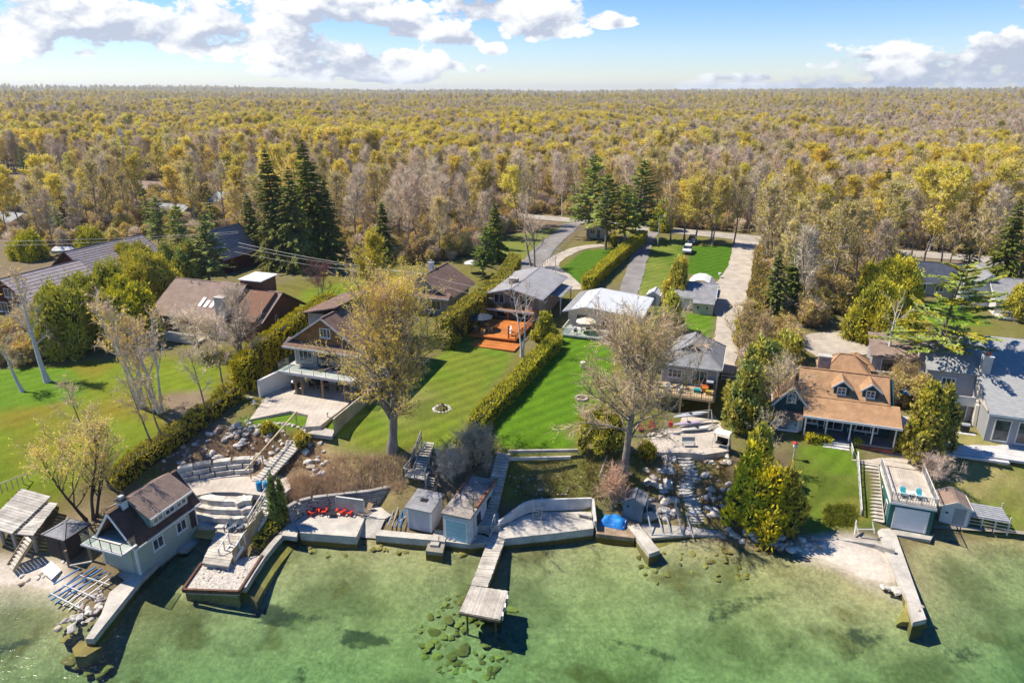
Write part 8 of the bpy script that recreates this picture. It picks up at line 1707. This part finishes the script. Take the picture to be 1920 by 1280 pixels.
d = root('garden_bench', 'grey metal bench at the head of the flagstone steps', 'bench', P(1291, 836, 4.1), 0); MB().box(-.7, .7, -.22, .22, .42, .46).build('seat', STEEL, d); MB().hexa([(-.7,.2,.5),(.7,.2,.5),(.7,.24,.5),(-.7,.24,.5),(-.7,.3,.95),(.7,.3,.95),(.7,.34,.95),(-.7,.34,.95)]).build('backrest', STEEL, d); [MB().box(x, x + .06, y, y + .06, 0, .418).build('leg', STEEL, d) for x in (-.66, .6) for y in (-.2, .14)]
d = root('swing_seat', 'white canopied swing seat at the right of the cottage terrace', 'swing seat', P(1352, 838, 4.1), -.6); MB().slab([(-.8,-.5,1.75),(.8,-.5,1.75),(.8,.5,1.9),(-.8,.5,1.9)], .06).build('canopy', WHITE, d); MB().box(-.6, .6, -.25, .25, .45, .55).build('seat', BLACK, d); MB().box(-.6, .6, .25, .33, .5, 1.05).build('backrest', BLACK, d); [MB().tube((x, y, 0), (x * .95, 0, 1.75), .035).build('leg', STEEL, d) for x in (-.85, .85) for y in (-.55, .55)]
d = root('leaning_mast', 'bare grey mast leaning up from the slope below right lawn', 'mast', (0, 0, 0)); MB().tube(P(1120, 905, 2.6), P(1138, 853, 5.3), .12, .06).build('pole', WOODG, d)
# --- cars
def car(label, loc, rz, paint, name='parked_car'):
    r = root(name, label, 'car', loc, rz); m = MB(); prof = [(-2.3, .35), (-2.3, .85), (-2.2, 1.0), (-1.1, 1.08), (2.2, 1.05), (2.32, .9), (2.32, .35)]; w = .9
    for y in (-w, w): m.v += [(p[0], y, p[1]) for p in prof]
    n = len(prof); m.f = [tuple(range(n)), tuple(reversed(range(n, 2 * n)))] + [(i, n + i, n + (i + 1) % n, (i + 1) % n) for i in range(n)]; m.build('body', paint, r)
    cab = [(-1.05, 1.06), (-.35, 1.62), (1.7, 1.66), (2.2, 1.06)]; m = MB()
    for (y, k) in ((-.86, 0), (.86, 0)): m.v += [(p[0], y * (1 if p[1] < 1.2 else .84), p[1]) for p in cab]
    m.f = [(0, 1, 2, 3), (7, 6, 5, 4)] + [(i, 4 + i, 4 + (i + 1) % 4, (i + 1) % 4) for i in range(4)]; cb_ = m.build('cabin', GLASS, r); MB().hexa([(-.4,-.73,1.6),(1.75,-.73,1.64),(1.75,.73,1.64),(-.4,.73,1.6),(-.35,-.7,1.68),(1.68,-.7,1.72),(1.68,.7,1.72),(-.35,.7,1.68)]).build('roof', paint, cb_)
    for x in (-1.45, 1.4):
        for s in (-1, 1): o = MB().tube((x, s * .70, .34), (x, s * .93, .34), .34, n=14).build('wheel', BLACK, r); MB().tube((x, s * .931, .34), (x, s * .945, .34), .2, n=10).build('rim', STEEL, o)
    for s in (-1, 1): MB().box(-2.33, -2.295, s * .65 - .18, s * .65 + .18, .72, .88).build('headlight', WHITE, r); MB().box(2.31, 2.345, s * .7 - .14, s * .7 + .14, .75, .98).build('tail_light', REDD, r); MB().box(-.75, -.6, s * .97 - .09, s * .97 + .09, 1.08, 1.22).build('mirror', paint, r)
    for x in (-2.36, 2.33): MB().box(x, x + .04, -.8, .8, .38, .58).build('bumper', BLACK, r)
car('white sport utility car parked beside the small mown lawn', G(1289, 474, .02), PI / 2 - ANG, mat('white_car_paint', (.70, .70, .70), .25, .03, spec=.6)); car('dark blue sport utility car parked behind the white car', G(1297, 457, .02), PI / 2 - ANG, mat('navy_car_paint', (.02, .04, .08), .25, .05, spec=.6))
car('pale van parked at the left edge by the bungalow', G(8, 440, .02), .3, mat('silver_car_paint', (.55, .55, .56), .3, .03, spec=.6))
# --- poles, lamps, wires, mast
def wire(par, a, b, sag=.8, r_=.025):
    a, b = Vector(a), Vector(b); n = 14; pts = [a.lerp(b, i / n) - Vector((0, 0, sag * 4 * (i / n) * (1 - i / n))) for i in range(n + 1)]; V, Q = tubes([(np.array([list(p) for p in pts]), [r_] * (n + 1), 4)]); link('wire', npmesh('wire', V, Q), mat('pale_wire', (.5, .48, .44), .6, .05), par)
g0 = G(797, 582); d = root('utility_pole', 'dark utility pole beside the brown gabled house', 'pole', g0); top = 6.2; MB().tube((0, 0, -.5), (0, 0, top), .14, .11, 8).build('pole', BARKD, d); MB().box(-.9, .9, -.06, .06, top - .5, top - .38).build('cross_arm', WOODB, d); [MB().tube((x, 0, top - .38), (x, 0, top - .2), .05).build('insulator', WHITE, d) for x in (-.8, 0, .8)]
tp = g0 + Vector((0, 0, top - .2)); d = root('power_lines', 'pale power lines strung from the small chalet across to the split-level house', 'power line', (0, 0, 0))
wire(d, P(447, 455, 14.5), tp, .5, .035); wire(d, P(447, 462, 14), tp + Vector((.8, 0, 0)), .6, .03); wire(d, P(440, 472, 13), tp + Vector((-.8, 0, -.3)), .6, .025); wire(d, tp, P(935, 545, 11.2), .3, .03); wire(d, tp - Vector((0, 0, .8)), P(925, 560, 10.6), .3, .025)
d = root('road_power_lines', 'pair of power lines crossing behind the chalets at left', 'power line', (0, 0, 0)); wire(d, P(-60, 462, 17), P(447, 437, 15), .4, .03); wire(d, P(-60, 453, 17), P(447, 434, 15.6), .4, .03)
g0 = G(1040, 560); d = root('street_lamp', 'slim street lamp with curved arm behind the split-level house', 'street lamp', g0); hz = 8.3; MB().tube((0, 0, -.4), (0, 0, hz), .08, .05, 8).build('pole', STEEL, d); V, Q = tubes([(np.array([[-1.6, 0, hz - .15], [-.9, 0, hz + .15], [0, 0, hz + .2], [.8, 0, hz + .1], [1.5, 0, hz - .25]]), [.04] * 5, 6)]); link('arm', npmesh('arm', V, Q), STEEL, d); MB().box(-1.9, -1.4, -.1, .1, hz - .25, hz - .12).build('lamp_head', WHITE, d)
g0 = G(1233, 462); d = root('street_lamp', 'white street lamp at the end of the asphalt drive', 'street lamp', g0); MB().tube((0, 0, -.4), (0, 0, 6.6), .11, .07, 8).build('pole', WHITE2, d); MB().beam((0, 0, 6.5), (1.0, 0, 6.8), .06, .06).build('arm', STEEL, d); MB().box(.8, 1.4, -.12, .12, 6.75, 6.88).build('lamp_head', WHITE, d)
g0 = G(253, 398); d = root('lattice_mast', 'slender lattice radio mast with white dishes rising from the left wood', 'mast', g0); hz = 22; m = MB()
for i in range(3): a = 2 * PI * i / 3; m.tube((.3 * math.cos(a), .3 * math.sin(a), 0), (.18 * math.cos(a), .18 * math.sin(a), hz), .05, n=4)
for k in range(30):
    z = k * hz / 30
    for i in range(3): a, b = 2 * PI * i / 3, 2 * PI * (i + 1) / 3; m.tube((.28 * math.cos(a), .28 * math.sin(a), z), (.28 * math.cos(b), .28 * math.sin(b), z + hz / 30), .03, n=3, cap=False)
m.build('lattice', STEEL, d, kind='stuff'); [MB().lathe([(.05, 0), (.45, .12), (.5, .2), (.05, .2)], (.3, -.4, z), 12).build('dish', WHITE, d) for z in (hz - 1.2, hz - 4)]; MB().box(-.3, .3, -.3, .3, hz, hz + .7).build('antenna', WHITE, d)
d = root('chain_link_fence', 'low chain-link fence along the side lane', 'fence', (0, 0, 0)); fp = [G(x, y) for (x, y) in ((1012, 512), (1040, 478), (1068, 448), (1092, 424))]
for a, b in zip(fp[:-1], fp[1:]):
    n = int((b - a).length / 2.6); [MB().tube(a.lerp(b, i / n) - Vector((0, 0, .2)), a.lerp(b, i / n) + Vector((0, 0, 1.4)), .05).build('post', STEEL, d) for i in range(n)]; MB().tube(a + Vector((0, 0, 1.35)), b + Vector((0, 0, 1.35)), .03).build('top_rail', STEEL, d); MB().tube(a + Vector((0, 0, .7)), b + Vector((0, 0, .7)), .02).build('mid_rail', STEEL, d)
d = root('mailbox', 'white mailbox on a post right of the garage lawn', 'mailbox', G(1349, 522)); MB().box(-.05, .05, -.05, .05, -.2, .7).build('post', WHITE2, d); MB().box(-.2, .2, -.3, .3, .702, 1.05).build('box', WHITE, d)
o = MB().box(-1.4, 1.4, -.6, .6, .5, .95).build('hull', WHITE); d = root('tarped_boat', 'boat under white cover behind the tiled chalet', 'boat', G(122, 478), .3); o.parent = d; MB().hexa([(-1.6,-.7,.95),(1.6,-.7,.95),(1.6,.7,.95),(-1.6,.7,.95),(-1.1,-.2,1.5),(1.0,-.2,1.4),(1.0,.2,1.4),(-1.1,.2,1.5)]).build('cover', WHITE, d); [MB().tube((x, -.7, .3), (x, .7, .3), .28, n=10).build('wheel', BLACK, d) for x in (0.1,)]
d.scale = (1.5, 1.5, 1.2)
# ------------------------------------------------------------------ air
hm = bpy.data.materials.new('haze'); hm.use_nodes = True; t = NT(hm.node_tree); out = t.n('ShaderNodeOutputMaterial'); pv = t.n('ShaderNodeVolumePrincipled')
pv.inputs['Color'].default_value = (.80, .90, 1.0, 1); pv.inputs['Density'].default_value = 0.0001; pv.inputs['Anisotropy'].default_value = 0.2; t.l(pv.outputs[0], out.inputs['Volume'])
hz_ = MB().box(-11500, 11500, -800, 11500, -34, 135).build('haze', hm); hz_['kind'] = 'stuff'; hz_['label'] = 'thin pale blue air haze over the wood'; hz_['category'] = 'haze'
